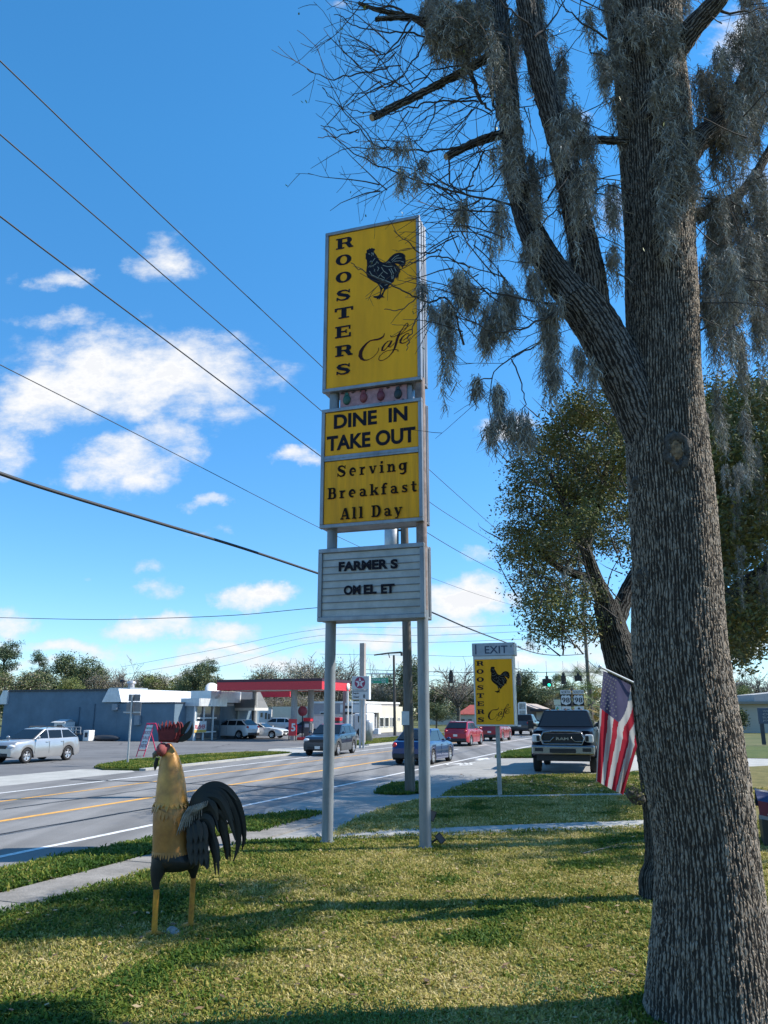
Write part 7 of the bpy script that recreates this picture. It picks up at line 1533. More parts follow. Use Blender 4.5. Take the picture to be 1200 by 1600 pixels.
q = MB(); q.b2((f5(577.5), -.25, z5_(1067.5)), (f5(608), -.2, z5_(1059))); sn = q.build('street_name_panel', m_green, ma)
q = MB(); text(q, 'PONCE DE LEON', f5(580), f5(604.5), z5_(1063.2), z5_(1060.3), -.256, 0, .01); text(q, '200', f5(580), f5(584.5), z5_(1066.8), z5_(1064.2), -.256, 0, .01); text(q, 'BLVD', f5(598), f5(604), z5_(1066.8), z5_(1064.2), -.256, 0, .01); q.build('name_lettering', m_rw, sn, fixn=False)
# roadside cabinets by the gas sign
cb2 = frame_thing('air_pump', 'tall cylindrical grey air machine on the verge right of the gas sign', 'machine', 60, on_s(575, 1162, 60)[0]); z = on_s(575, 1125, 60)[1]; q = MB(); q.lathe([(0, .0), (.36, 0), (.36, z - .2), (.28, z - .04), (0, z)], 20, 0, (0, 0, 0)); q.b2((-.3, -.4, .9), (.12, -.32, 1.6)); q.build('body', m_galv, cb2); q = MB(); q.b2((-.5, -.42, .2), (-.1, -.1, 1.1)); q.tube([(-.5, -.2, .4), (-.75, -.2, .8), (-.5, -.2, 1.2)], .04, 8); q.build('hose_box', m_sigb, cb2)
ib = frame_thing('ice_box', 'white chest cabinet standing against the cream building', 'cabinet', 80, on_s(583, 1146, 80)[0]); q = MB(); z = on_s(583, 1138, 80)[1]; q.b2((-.75, -.4, .05), (.75, .4, z)); q.build('body', m_wframe, ib, bevel=.04); q = MB(); q.b2((-.1, -.43, .4), (.1, -.405, z - .2)); q.build('door_panel', m_sgrey, ib)
# back of a street sign and the sale board on the far verge
ss = frame_thing('street_sign', 'street sign seen from behind on a slanting grey post by the far kerb', 'road sign', 30.6, on_s(199, 1196, 30.6)[0]); o6 = on_s(199, 1196, 30.6)[0]; f6 = lambda x, y: (on_s(x, y, 30.6)[0] - o6, on_s(x, y, 30.6)[1])
a = f6(207, 1086); q = MB(); q.tube([(0, 0, -.1), (a[0], 0, a[1])], .045, 10); q.build('post', m_galv, ss)
m_back = mat('sign_back', (.20, .19, .19), .6, .2)
for (x0_, y0_, x1_, y1_) in ((200, 1085, 217.5, 1095.5), (197, 1097.5, 206.5, 1115.5), (208.5, 1097, 218, 1118)):
    p0 = f6(x0_, y0_); p1 = f6(x1_, y1_); q = MB(); q.b2((p0[0], .05, p1[1]), (p1[0], .075, p0[1])); q.build('sign_plate', m_back, ss, bevel=.008)
q = MB(); p0 = f6(192, 1112); p1 = f6(218, 1114); q.b2((p0[0], .03, p1[1]), (p1[0], .05, p0[1])); p0 = f6(201, 1096.3); p1 = f6(217, 1097.3); q.b2((p0[0], .02, p1[1]), (p1[0], .049, p0[1])); q.build('bracket', m_galv, ss)
AF = G(229, 1182); af = thing('sandwich_board', 'red framed sandwich board advertising a boot sale by the far verge', 'sign', tuple(AF), R(-14)); K = abs(P3(230, 1150, AF.y).x - P3(231, 1150, AF.y).x)
ap = lambda x, y: ((x - 229) * K, max(.0, ZT(AF, y)))
m_afr = mat('board_red', (.52, .015, .09), .45); q = MB(); T0_, T1_ = ap(225.5, 1131), ap(241, 1130.5); F0, F1 = ap(217, 1183), ap(229.5, 1183)
q.tube([(F0[0], -.35, 0), (T0_[0], 0, T0_[1])], .026, 8); q.tube([(F1[0], -.35, 0), (T1_[0] - .1, 0, T1_[1])], .026, 8); q.tube([(T0_[0], 0, T0_[1]), (T1_[0], 0, T1_[1])], .035, 8); B0, B1 = ap(250.5, 1168), ap(239, 1183)
q.tube([(T1_[0], 0, T1_[1]), (ap(253, 1183)[0], .5, 0)], .035, 8); q.tube([(T0_[0] + .1, .05, T0_[1]), (B1[0], .5, 0)], .03, 8)
z_ = ap(217, 1172)[1]; q.tube([(ap(218.5, 1172)[0], -.26, z_), (ap(231.5, 1171)[0], -.26, z_)], .025, 6); fr_ = q.build('frame', m_afr, af)
def apn(u, v, off=0):   # on the leaning board: u across 0..1, v up 0..1
    a = ap(219.5, 1169.5); b = ap(232.5, 1169.5); c = ap(224.8, 1133); d = ap(238, 1132.5)
    x = (a[0] + (b[0] - a[0]) * u) * (1 - v) + (c[0] + (d[0] - c[0]) * u) * v; z = a[1] * (1 - v) + c[1] * v; return Vector((x, -.27 + .25 * v - off, z))
q = MB(); P = [apn(0, 0), apn(1, 0), apn(1, 1), apn(0, 1)]; q.add(P + [p + Vector((0, .03, 0)) for p in P], [(0, 1, 2, 3), (4, 7, 6, 5), (0, 4, 5, 1), (1, 5, 6, 2), (2, 6, 7, 3), (3, 7, 4, 0)]); bo_ = q.build('panel', m_wframe, af); m_bred = mat('board_ink', (.26, .015, .07), .6)
def atext(txt, u0, u1, v0, v1, m, bold=.03):
    q = MB(); text(q, txt, 0, 1, 0, 1, 0, 0, bold); q.v = [tuple(apn(u0 + p[0] * (u1 - u0), v0 + p[2] * (v1 - v0), .012)) for p in q.v]; q.build('board_lettering', m, bo_, fixn=False)
atext('BOOT', .10, .92, .61, .75, m_bred, 0); atext('SALE', .10, .92, .40, .53, m_bred, 0); atext('UP TO', .2, .75, .26, .32, m_ink); atext('50%', .06, .92, .06, .2, m_bred, 0); atext('WESTERN', .08, .9, .84, .9, m_green)
# things standing along the blue wall
ph = frame_thing('playhouse', 'small white playhouse with a pitched roof by the blue wall', 'playhouse', 55.0, on_s(91, 1145, 55)[0]); o7 = on_s(91, 1145, 55)[0]; f7 = lambda x, y: (on_s(x, y, 55)[0] - o7, on_s(x, y, 55)[1])
a, b = f7(83, 1150), f7(101.5, 1128.5); q = MB(); q.b2((a[0], 0, .0), (b[0], 1.2, b[1])); pw_ = q.build('wall', m_wframe, ph)
q = MB(); c = f7(87, 1124); q.add([(a[0] - .25, -.2, b[1] - .02), (b[0] - .1, -.2, b[1] - .02), (b[0] + .1, .6, c[1]), (a[0] + .1, .6, c[1]), (a[0] - .25, 1.4, b[1] - .02), (b[0] - .1, 1.4, b[1] - .02)], [(0, 1, 2, 3), (3, 2, 5, 4), (0, 3, 4), (1, 5, 2)]); q.build('roof', mat('playhouse_roof', (.5, .53, .56), .5), ph)
q = MB()
for k in range(4): x = a[0] + (b[0] - a[0]) * (.32 + .13 * k); q.b2((x - .05, -.02, .5), (x + .05, -.001, b[1] - .2))
q.build('window_slats', m_coping, pw_)
ut = frame_thing('utility_trailer', 'dark open trailer with pale railings parked by the blue wall', 'trailer', 54.5, on_s(120, 1150, 54.5)[0]); o8 = on_s(120, 1150, 54.5)[0]; f8 = lambda x, y: (on_s(x, y, 54.5)[0] - o8, on_s(x, y, 54.5)[1]); a, b = f8(104, 1150), f8(134, 1136)
q = MB(); q.b2((a[0], -.6, .5), (b[0], .7, .62)); q.build('bed', m_coping, ut, bevel=.02); q = MB()
for x in np.linspace(a[0], b[0], 5): q.tube([(x, -.58, .6), (x, -.58, b[1])], .035, 6)
for z in (b[1], (b[1] + .6) / 2): q.tube([(a[0], -.58, z), (b[0], -.58, z)], .035, 6)
q.build('railing', m_galv, ut)
for x in (a[0] * .4, b[0] * .4): q = MB(); q.lathe([(0, -.09), (.3, -.09), (.32, 0), (.3, .09), (0, .09)], 16, 0, (x, -.65, .32), 'Y'); q.build('wheel', m_tyre, ut)
wb = frame_thing('white_cabinet', 'small white machine with a dark opening standing right of the trailer', 'machine', 54.5, on_s(138, 1152, 54.5)[0]); a = on_s(133, 1155, 54.5)[0] - on_s(138, 1152, 54.5)[0]; z = on_s(138, 1141, 54.5)[1]; q = MB(); q.b2((a, -.3, 0), (-a * .9, .4, z)); wbo = q.build('body', m_wframe, wb, bevel=.04); q = MB(); q.b2((a * .4, -.32, z * .35), (-a * .5, -.305, z * .8)); q.build('opening', m_coping, wbo)
mtb = frame_thing('scrap_pile', 'low dark canoe-like scrap heap by the blue wall behind the sign post', 'scrap', 55.2, on_s(165, 1153, 55.2)[0]); q = MB(); q.ell((0, 0, .22), (1.5, .4, .26), 0, 16, 8); q.build('hull', m_coping, mtb); q = MB(); q.b2((-2.1, -.2, 0), (-1.5, .2, .45)); q.build('crate', mat('wood_crate', (.25, .16, .1), .9), mtb)
# roof-top sign frame right of the exit sign, arrow sign by the road
lf = frame_thing('sign_frame', 'white open frame with two crossed panes just right of the exit sign', 'sign', 110, on_s(816, 1110, 110)[0]); o9 = on_s(816, 1110, 110)[0]; f9 = lambda x, y: (on_s(x, y, 110)[0] - o9, on_s(x, y, 110)[1]); a, b = f9(810, 1120.5), f9(822, 1098); q = MB(); q.b2((a[0], 0, a[1]), (a[0] + .16, .16, b[1])); q.b2((b[0] - .16, 0, a[1]), (b[0], .16, b[1])); mz = (a[1] + b[1]) / 2
for z in (a[1], mz, b[1]): q.b2((a[0] + .16, .01, z - .08), (b[0] - .16, .15, z + .08))
fr9 = q.build('frame', m_wframe, lf); q = MB(); q.b2((a[0] + .16, .06, a[1] + .08), (b[0] - .16, .1, mz - .08)); q.b2((a[0] + .16, .06, mz + .08), (b[0] - .16, .1, b[1] - .08)); q.build('panel', mat('mesh_grey', (.30, .30, .29), .8, var=.5, scale=3), fr9); q = MB(); q.b2((-.1, .05, 0), (.1, .14, a[1] - .05)); q.build('post', m_galv, lf)
# draped banner on a dark crate at the right edge of the lawn
dg_ = thing('draped_table', 'low dark table draped with a red, white and blue banner at the right edge', 'table', tuple(P3(1222, 1300, 15.2)[:2]) + (0,), R(-20)); dg_.scale = (.8, .8, .8); hh = ZT(dg_.location, 1240)
q = MB(); q.b2((-.42, -.4, 0), (.9, .5, .62)); q.build('base', m_sigb, dg_, bevel=.04)
q = MB()
bpts = [(-.46, -.43, .98), (.95, -.43, .72), (.95, .5, .82), (-.46, .5, 1.08)]
q.add([(-.46, -.43, .70), (.95, -.43, .44), (.95, -.43, .74), (-.46, -.43, 1.0)], [(0, 1, 2, 3)], 0); q.add([(-.46, -.43, 1.0), (.95, -.43, .74), (.95, .1, .92), (-.46, .1, 1.18)], [(0, 1, 2, 3)], 1); q.add([(-.46, .1, 1.18), (.95, .1, .92), (.95, .17, .95), (-.46, .17, 1.21)], [(0, 1, 2, 3)], 2); q.add([(-.46, .17, 1.21), (.95, .17, .95), (.95, .5, .6), (-.46, .5, .8)], [(0, 1, 2, 3)], 1)
q.add([(-.47, -.434, .62), (.95, -.434, .38), (.95, -.432, .44), (-.47, -.432, .70)], [(0, 1, 2, 3)], 3)
so_ = q.build('banner', [mat('banner_maroon', (.13, .015, .03), .6), mat('banner_navy', (.02, .035, .10), .5), m_fwhite, mat('banner_grey', (.2, .2, .22), .6)], dg_); md = so_.modifiers.new('thick', 'SOLIDIFY'); md.thickness = .012
q = MB(); text(q, 'A', -.30, -.05, .70, .92, -.447, 0, 0); q.build('banner_lettering', m_fwhite, so_, fixn=False)

# ------------------------------------------------------------------ far trees
m_fA = mat('far_green', (.09, .13, .05), .7, var=.3, scale=.4); m_fB = mat('far_olive', (.14, .15, .05), .7, var=.3, scale=.4); m_fC = mat('far_dark', (.065, .095, .05), .7, var=.3, scale=.4); m_fD = mat('far_tan', (.26, .22, .15), .8, var=.3, scale=.4); m_fE = mat('far_grey_twig', (.26, .235, .20), .9, var=.25, scale=.5); m_fF = mat('far_spring', (.18, .21, .05), .7, var=.3, scale=.4); m_ftr = mat('far_trunk', (.11, .095, .085), .95, var=.3, scale=2)
def crown_template(kind, seed):
    """unit-high tree: returns (trunk mesh, crown mesh)"""
    r_ = random.Random(seed); cen = []; tw_ = Twigs()
    if kind in ('round', 'olive', 'spring'):
        mats = {'round': [m_fA, m_fC, m_fB], 'olive': [m_fB, m_fD, m_fA], 'spring': [m_fF, m_fB, m_fF]}[kind]
        lobes = [(r_.uniform(-.3, .3), r_.uniform(-.3, .3), r_.uniform(.38, .86), r_.uniform(.10, .2)) for _ in range(15)]
        for (x, y, z, q_) in lobes:
            for _ in range(26): a, b = r_.uniform(0, 6.28), math.acos(r_.uniform(-1, 1)); k = q_ * r_.uniform(.5, 1); cen.append((x + k * math.sin(b) * math.cos(a), y + k * math.sin(b) * math.sin(a), z + k * .8 * math.cos(b)))
        tw_.tube([(0, 0, -.02), (.01, 0, .3), (0, .01, .6)], .028, .012, 7)
        for (x, y, z, q_) in lobes[:8]: tw_.tube([(0, 0, .3), (x * .5, y * .5, z * .7), (x, y, z)], .012, .004, 5)
        cr_ = leaf_mesh('crown', cen, 34, (.04, .04, .034), .016, mats, None)
    elif kind == 'pine':
        for k in range(16):
            z = r_.uniform(.5, 1.0); w = .34 * (1.12 - z) + .05; a = r_.uniform(0, 6.28); d = r_.uniform(.2, 1) * w * 1.3; c = (d * math.cos(a), d * math.sin(a), z)
            tw_.tube([(0, 0, z - .1), (c[0] * .6, c[1] * .6, z - .03), c], .007, .003, 4)
            for _ in range(16): cen.append((c[0] + r_.gauss(0, .05), c[1] + r_.gauss(0, .05), c[2] + r_.gauss(0, .022)))
        tw_.tube([(0, 0, -.02), (.008, 0, .5), (0, 0, .97)], .02, .006, 7); cr_ = leaf_mesh('crown', cen, 34, (.032, .032, .018), .013, [m_fC, m_fA, m_fC], None)
    else:     # bare
        tr_ = Twigs(); tr_.tube([(0, 0, -.02), (.01, 0, .2), (0, .01, .42)], .03, .018, 7)
        global rng; keep = rng; rng = r_
        for k in range(9):
            a = 6.28 * k / 9 + r_.uniform(-.3, .3); P = tr_.wander((0, 0, r_.uniform(.22, .42)), (math.cos(a) * .75, math.sin(a) * .75, r_.uniform(.5, 1.3)), r_.uniform(.4, .58), .014, -.02, .3, .05, .004)
            tr_.spread(P, .009, 18, .24, 0, -.01, .5); tw_.spread(P, .006, 26, .2, 1, 0, .4)
            for i_ in range(2, len(P), 2):
                for _ in range(5): cen.append((P[i_].x + r_.gauss(0, .06), P[i_].y + r_.gauss(0, .06), P[i_].z + r_.gauss(0, .06)))
        rng = keep; tr_o = tr_.build('trunk', m_ftr, None)
        tw_o = tw_.build('twigs', m_fE, None); fz_ = leaf_mesh('moss_and_buds', cen, 6 if kind == 'bare' else 70, (.05, .05, .055), .010, [m_fE, m_fD, m_fE] if kind == 'bare' else [m_fD, m_fE, m_fB], None, flat=1.6)
        for o in (tr_o, tw_o, fz_): COL.objects.unlink(o)
        return [tr_o, tw_o, fz_]
    t_ = tw_.build('trunk', m_ftr, None)
    for o in (t_, cr_): COL.objects.unlink(o)
    return [t_, cr_]
TPL = {k: [crown_template(k, s + hash_) for s in (1, 2, 3)] for hash_, k in ((10, 'round'), (20, 'olive'), (30, 'spring'), (40, 'pine'), (50, 'bare'), (60, 'mossy'))}
def far_tree(kind, x, ytop, wpx, Y, label, var=0, grp='trees beyond the road'):
    P = P3(x, 1130, Y); z = P3(x, ytop, Y).z; o = thing({'pine': 'pine_tree', 'bare': 'bare_tree', 'mossy': 'bare_tree'}.get(kind, 'broadleaf_tree'), label, 'tree', (P.x, P.y, -.1), rng.uniform(0, 6.28), grp)
    wx = abs(P3(x + wpx / 2, 1100, Y).x - P3(x - wpx / 2, 1100, Y).x) / .64; o.scale = (wx, wx, z * 1.02)
    for p in TPL[kind][var % 3]: c = p.copy(); COL.objects.link(c); c.parent = o
    return o
FT = [('pine', -5, 1006, 60, 150, 'dark pine cut by the left edge above the blue store'), ('olive', 25, 1048, 80, 135, 'dull olive tree low over the left end of the blue store'), ('pine', 52, 1022, 46, 150, 'pine with a small dark top rising left of the green clump'), ('round', 92, 1020, 66, 150, 'dense dark green tree, highest of the clump over the blue wall'), ('round', 62, 1044, 62, 140, 'green tree low between the pine and the dense dark tree'), ('spring', 108, 1056, 40, 132, 'bright yellow green tree low above the blue coping'), ('round', 128, 1036, 50, 150, 'dark green tree right of the dense clump'), ('mossy', 155, 1038, 60, 150, 'pale bare tree left of the roof vent'), ('bare', 192, 1032, 56, 152, 'taller grey bare tree above the roof vent'), ('olive', 222, 1052, 50, 150, 'olive brown tree above the white mansard'), ('spring', 248, 1054, 50, 150, 'pale green bushy tree behind the white mansard'), ('round', 296, 1034, 44, 145, 'dark spreading tree alone against the cloud left of the red canopy'), ('pine', 318, 1034, 50, 160, 'loose dark tree top touching the left corner of the red canopy'), ('olive', 318, 1052, 70, 150, 'olive tree low behind the satellite dish'), ('spring', 275, 1062, 60, 160, 'pale low bush tree behind the shop porch'),
 ('round', 418, 1050, 40, 150, 'green tree just above the middle of the red canopy'), ('mossy', 452, 1030, 90, 150, 'wide brownish bare tree above the red canopy'), ('mossy', 494, 1024, 90, 152, 'tallest brown bare tree, behind the left sign post'), ('bare', 528, 1026, 60, 150, 'grey bare tree between the left post and the gas sign'), ('mossy', 420, 1082, 70, 115, 'mossy tree seen under the canopy behind the white building'), ('mossy', 470, 1082, 70, 115, 'mossy tree seen under the canopy behind the pink building'), ('mossy', 585, 1062, 70, 140, 'brown mossy tree below the green street name'), ('bare', 583, 1034, 40, 145, 'thin bare tree between the tan column and the mast'), ('round', 632, 1030, 70, 140, 'green leafy tree behind the timber pole'), ('mossy', 612, 1064, 70, 138, 'brown tree behind the cream building roof'), ('round', 682, 1092, 40, 110, 'dark green bush tree right of the right sign post'),
 ('olive', 672, 1068, 60, 170, 'dull tree low left of the bare tree by the exit sign'), ('bare', 716, 1034, 78, 150, 'bare spreading tree left of the exit sign'), ('olive', 740, 1070, 60, 180, 'dull tree low behind the exit sign'), ('round', 815, 1040, 62, 190, 'rounded dark green tree right of the exit sign'), ('spring', 838, 1064, 66, 195, 'yellow green tree behind the gabled building'), ('mossy', 862, 1080, 50, 190, 'pinkish bare tree behind the gable roof'), ('pine', 880, 1056, 46, 170, 'dark distant tree behind the middle traffic light'), ('olive', 905, 1090, 50, 150, 'low olive tree behind the route shields'),
 ('bare', 1150, 1042, 60, 130, 'grey bare tree above the tan house, beside the mossy trunk'), ('bare', 1185, 1040, 60, 135, 'grey bare tree above the tan house at the right edge'), ('spring', 1168, 1070, 36, 125, 'small yellow green tree behind the tan house roof'), ('olive', 1060, 1050, 80, 140, 'olive tree hidden behind the mossy trunk'), ('round', -60, 1030, 90, 150, 'green tree beyond the left edge')]
for i, (k, x, yt, w, Y, lb) in enumerate(FT):
    if lb.startswith('olive tree hidden') or lb.endswith('beyond the left edge'): continue
    far_tree(k, x, yt, w, Y, lb, i)
# fan palms right of the route signs
m_palm = mat('palm_frond', (.15, .19, .05), .55, var=.3, scale=1); m_palmd = mat('palm_dry', (.34, .24, .07), .8, var=.3, scale=1)
def palm(x, yb, yt, Y, label, R_=1.0, dry=.3):
    B = P3(x, yb, Y); o = thing('fan_palm', label, 'palm', (B.x, B.y, 0), rng.uniform(0, 6)); h = P3(x, yt, Y).z; q = MB(); q.tube([(0, 0, -.1), (.05, 0, h * .5), (0, 0, h)], [.28, .22, .2], 12); q.build('trunk', m_ftr, o); q = MB()
    for k in range(26):
        a = rng.uniform(0, 6.28); el = rng.uniform(-.9, 1.2); L_ = R_ * rng.uniform(.7, 1.1); d = Vector((math.cos(a) * math.cos(el), math.sin(a) * math.cos(el), math.sin(el))); c = Vector((0, 0, h)) + d * L_; side = d.cross(Vector((0, 0, 1))).normalized(); upv = side.cross(d); mi_ = 1 if el < -.2 and rng.random() < .8 else 0
        q.tube([(0, 0, h - .1), tuple(Vector((0, 0, h)) + d * L_ * .5), tuple(c)], .018, 4, mi_)
        for j in range(-7, 8):
            an = j * .2; e_ = c + (d * math.cos(an) + side * math.sin(an)) * R_ * .8 * (1 - abs(j) * .03) - Vector((0, 0, .12 * abs(j) * R_ * .3)); w_ = (side * math.cos(an) - d * math.sin(an)) * .022 * R_
            q.add([c, c + (e_ - c) * .5 + w_, e_, c + (e_ - c) * .5 - w_], [(0, 1, 2, 3)], mi_)
    q.build('crown', [m_palm, m_palmd], o, fixn=False); return o
palm(897, 1140, 1072, 85, 'fan palm with a spiky green crown behind the two route shields', 1.5); palm(926, 1140, 1068, 80, 'taller fan palm with yellowing fronds left of the flag', 1.6); palm(925, 1140, 1100, 72, 'low young palm with yellow fronds beside the flag edge', 1.4)
far_wood = leaf_mesh('far_woods', [tuple(P3(rng.uniform(-150, 1300), rng.uniform(1078, 1126), rng.uniform(215, 260))) for _ in range(2600)], 26, (1.6, 1.6, 1.2), .55, [m_fA, m_fB, m_fD, m_fC], None); tag(far_wood, 'low continuous belt of mixed woods along the horizon', 'woods', kind='stuff')
# ------------------------------------------------------------------ grass and litter
def vnoise(x, y, sc, seed):
    return np.array([noise.noise(Vector((a * sc + seed, b * sc - seed, seed * .37))) for a, b in zip(x, y)])
def gmat(name, tip, var):
    m = bpy.data.materials.new(name); m.use_nodes = True; nt = m.node_tree; b = nt.nodes['Principled BSDF']; b.inputs['Roughness'].default_value = .65; b.inputs['Specular IOR Level'].default_value = .2
    at = nt.nodes.new('ShaderNodeAttribute'); at.attribute_type = 'INSTANCER'; at.attribute_name = 'tone'
    cr = nt.nodes.new('ShaderNodeValToRGB'); e = cr.color_ramp.elements; e[0].color = (*tip[0], 1); e[1].color = (*tip[-1], 1)
    for i, c in enumerate(tip[1:-1]): q = e.new((i + 1) / (len(tip) - 1)); q.color = (*c, 1)
    nt.links.new(at.outputs['Fac'], cr.inputs[0]); nt.links.new(cr.outputs[0], b.inputs['Base Color'])
    tr = nt.nodes.new('ShaderNodeBsdfTranslucent'); nt.links.new(cr.outputs[0], tr.inputs[0]); mx = nt.nodes.new('ShaderNodeMixShader'); mx.inputs[0].default_value = .3
    nt.links.new(b.outputs[0], mx.inputs[1]); nt.links.new(tr.outputs[0], mx.inputs[2]); nt.links.new(mx.outputs[0], nt.nodes['Material Output'].inputs[0]); MATS[name] = m; return m
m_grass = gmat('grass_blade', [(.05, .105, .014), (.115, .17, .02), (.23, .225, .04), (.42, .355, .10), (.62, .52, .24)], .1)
def tuft(n, h, w, spread, seed):
    r_ = random.Random(seed); V = []; F = []
    for _ in range(n):
        a = r_.uniform(0, 6.28); x, y = r_.gauss(0, spread), r_.gauss(0, spread); L_ = h * r_.uniform(.5, 1.25); lean = r_.uniform(.2, 1.1); d = Vector((math.cos(a), math.sin(a), 0)); s_ = Vector((-d.y, d.x, 0)) * w * r_.uniform(.7, 1.2); p0 = Vector((x, y, -.01)); p1 = p0 + d * L_ * .35 * lean + Vector((0, 0, L_ * .62)); p2 = p0 + d * L_ * lean + Vector((0, 0, L_ * (1.0 - .35 * lean))); b = len(V)
        V += [p0 - s_ * .7, p0 + s_ * .7, p1 + s_, p1 - s_, p2 + s_ * .2, p2 - s_ * .2]; F += [(b, b + 1, b + 2, b + 3), (b + 3, b + 2, b + 4, b + 5)]
    return V, F
def grass(name, label, pts, tone, scl, tufts):
    """one object: points carrying instanced tufts"""
    me = bpy.data.meshes.new(name); me.vertices.add(len(pts)); me.vertices.foreach_set('co', np.asarray(pts, dtype=np.float32).ravel())
    a = me.attributes.new('tone', 'FLOAT', 'POINT'); a.data.foreach_set('value', np.asarray(tone, dtype=np.float32)); a = me.attributes.new('size', 'FLOAT', 'POINT'); a.data.foreach_set('value', np.asarray(scl, dtype=np.float32))
    a = me.attributes.new('spin', 'FLOAT', 'POINT'); a.data.foreach_set('value', nrng.uniform(0, 6.28, len(pts)).astype(np.float32)); a = me.attributes.new('pick', 'INT', 'POINT'); a.data.foreach_set('value', nrng.integers(0, len(tufts), len(pts)).astype(np.int32))
    o = bpy.data.objects.new(name, me); COL.objects.link(o); tag(o, label, 'grass', kind='stuff')
    ng = bpy.data.node_groups.new(name, 'GeometryNodeTree'); ng.interface.new_socket('Geometry', in_out='INPUT', socket_type='NodeSocketGeometry'); ng.interface.new_socket('Geometry', in_out='OUTPUT', socket_type='NodeSocketGeometry')
    N = ng.nodes.new; L = ng.links.new; gi = N('NodeGroupInput'); go = N('NodeGroupOutput'); ip = N('GeometryNodeInstanceOnPoints'); m2p = N('GeometryNodeMeshToPoints'); L(gi.outputs[0], m2p.inputs[0]); L(m2p.outputs[0], ip.inputs['Points'])
    jg = N('GeometryNodeGeometryToInstance')
    for t in tufts[::-1]:
        oi = N('GeometryNodeObjectInfo'); oi.inputs['Object'].default_value = t; L(oi.outputs['Geometry'], jg.inputs[0])
    L(jg.outputs[0], ip.inputs['Instance']); ip.inputs['Pick Instance'].default_value = True
    def na(n, ty): q = N('GeometryNodeInputNamedAttribute'); q.data_type = ty; q.inputs[0].default_value = n; return q.outputs[0]
    L(na('pick', 'INT'), ip.inputs['Instance Index']); cx = N('ShaderNodeCombineXYZ'); L(na('spin', 'FLOAT'), cx.inputs[2]); er = N('FunctionNodeEulerToRotation'); L(cx.outputs[0], er.inputs[0]); L(er.outputs[0], ip.inputs['Rotation']); L(na('size', 'FLOAT'), ip.inputs['Scale']); L(ip.outputs[0], go.inputs[0])
    md = o.modifiers.new('scatter', 'NODES'); md.node_group = ng; return o
TUFTS = []
for i in range(5):
    V, F = tuft(9, .045, .0056, .04, 100 + i); me = bpy.data.meshes.new('grass_tuft'); me.from_pydata([tuple(v) for v in V], [], F); me.materials.append(m_grass); to = bpy.data.objects.new('grass_tuft', me); TUFTS.append(to)
def sample(n, region):
    P = region(n); return P
def scatter_lawn(n, x0, x1, y0, y1, keep, power=1.0):
    u = nrng.random(n * 3); y = y0 + (y1 - y0) * u ** power; wid = (x1(y) - x0(y)); x = x0(y) + wid * nrng.random(len(y)); k = keep(x, y); return x[k][:n], y[k][:n]
def in_poly(x, y, poly):
    r = np.zeros(len(x), bool); n = len(poly); j = n - 1
    for i in range(n):
        xi, yi = poly[i][0], poly[i][1]; xj, yj = poly[j][0], poly[j][1]
        c = ((yi > y) != (yj > y)) & (x < (xj - xi) * (y - yi) / (yj - yi + 1e-12) + xi); r ^= c; j = i
    return r
def st_arr(x, y): return x * ER[0] + y * ER[1], x * NR[0] + y * NR[1]
def tone_of(x, y, base=.62):
    t = base + .26 * vnoise(x, y, .55, 3.1) + .22 * vnoise(x, y, 2.2, 7.7) + nrng.normal(0, .24, len(x))
    g = vnoise(x, y, .9, 15.3); t -= np.clip((g - .22) * 2.6, 0, .6)     # greener weed patches
    return np.clip(t, 0, 1)
# main lawn
def keep_main(x, y):
    s, t = st_arr(x, y); f = ((x - G(500, 1309).x) * (G(1060, 1287).y - G(500, 1309).y) - (y - G(500, 1309).y) * (G(1060, 1287).x - G(500, 1309).x)); return (t > -7.92 + .05 * np.sin(s * 3)) & (f > .3 * 6.3) & (t < 4.5) & (np.hypot(x - T0.x + .05, y - 7.0) > .5 + .45 * nrng.random(len(x)) ** 2)
fan = lambda y: (-.56 * y - .3, .60 * y + .6)
soil_ring = [(T0.x + (.95 + .22 * math.sin(a * 3 + 1) + .12 * math.sin(a * 7)) * math.cos(a) * 1.15, 7.0 + (.8 + .2 * math.sin(a * 4)) * math.sin(a)) for a in [i * 2 * math.pi / 48 for i in range(48)]]
sheet('bare_soil', soil_ring, .02, surf_mat('tree_soil', [(.03, .024, .016), (.07, .055, .035), (.13, .10, .06)], 5, 1, .9, 40))
x, y = scatter_lawn(84000, lambda q: fan(q)[0], lambda q: fan(q)[1], 5.4, 18.4, keep_main, 1.15)
bare = vnoise(x, y, 1.4, 31.7); kk = (bare < .42) | (nrng.random(len(x)) < .3); x, y = x[kk], y[kk]
tn = tone_of(x, y, .70); s, t = st_arr(x, y)
tn -= np.clip((-5.9 - t) / 2.0, 0, 1) * .42           # greener along the pavement
tn = np.clip(tn, 0, 1); grass('lawn_grass', 'short yellowing lawn grass with green patches around the tree and signs', np.stack([x, y, np.full_like(x, .015)], 1), tn, np.clip(nrng.normal(1.0, .28, len(x)) * (.8 + .5 * (1 - tn)) * (1 + .02 * y), .4, 2.2), TUFTS)
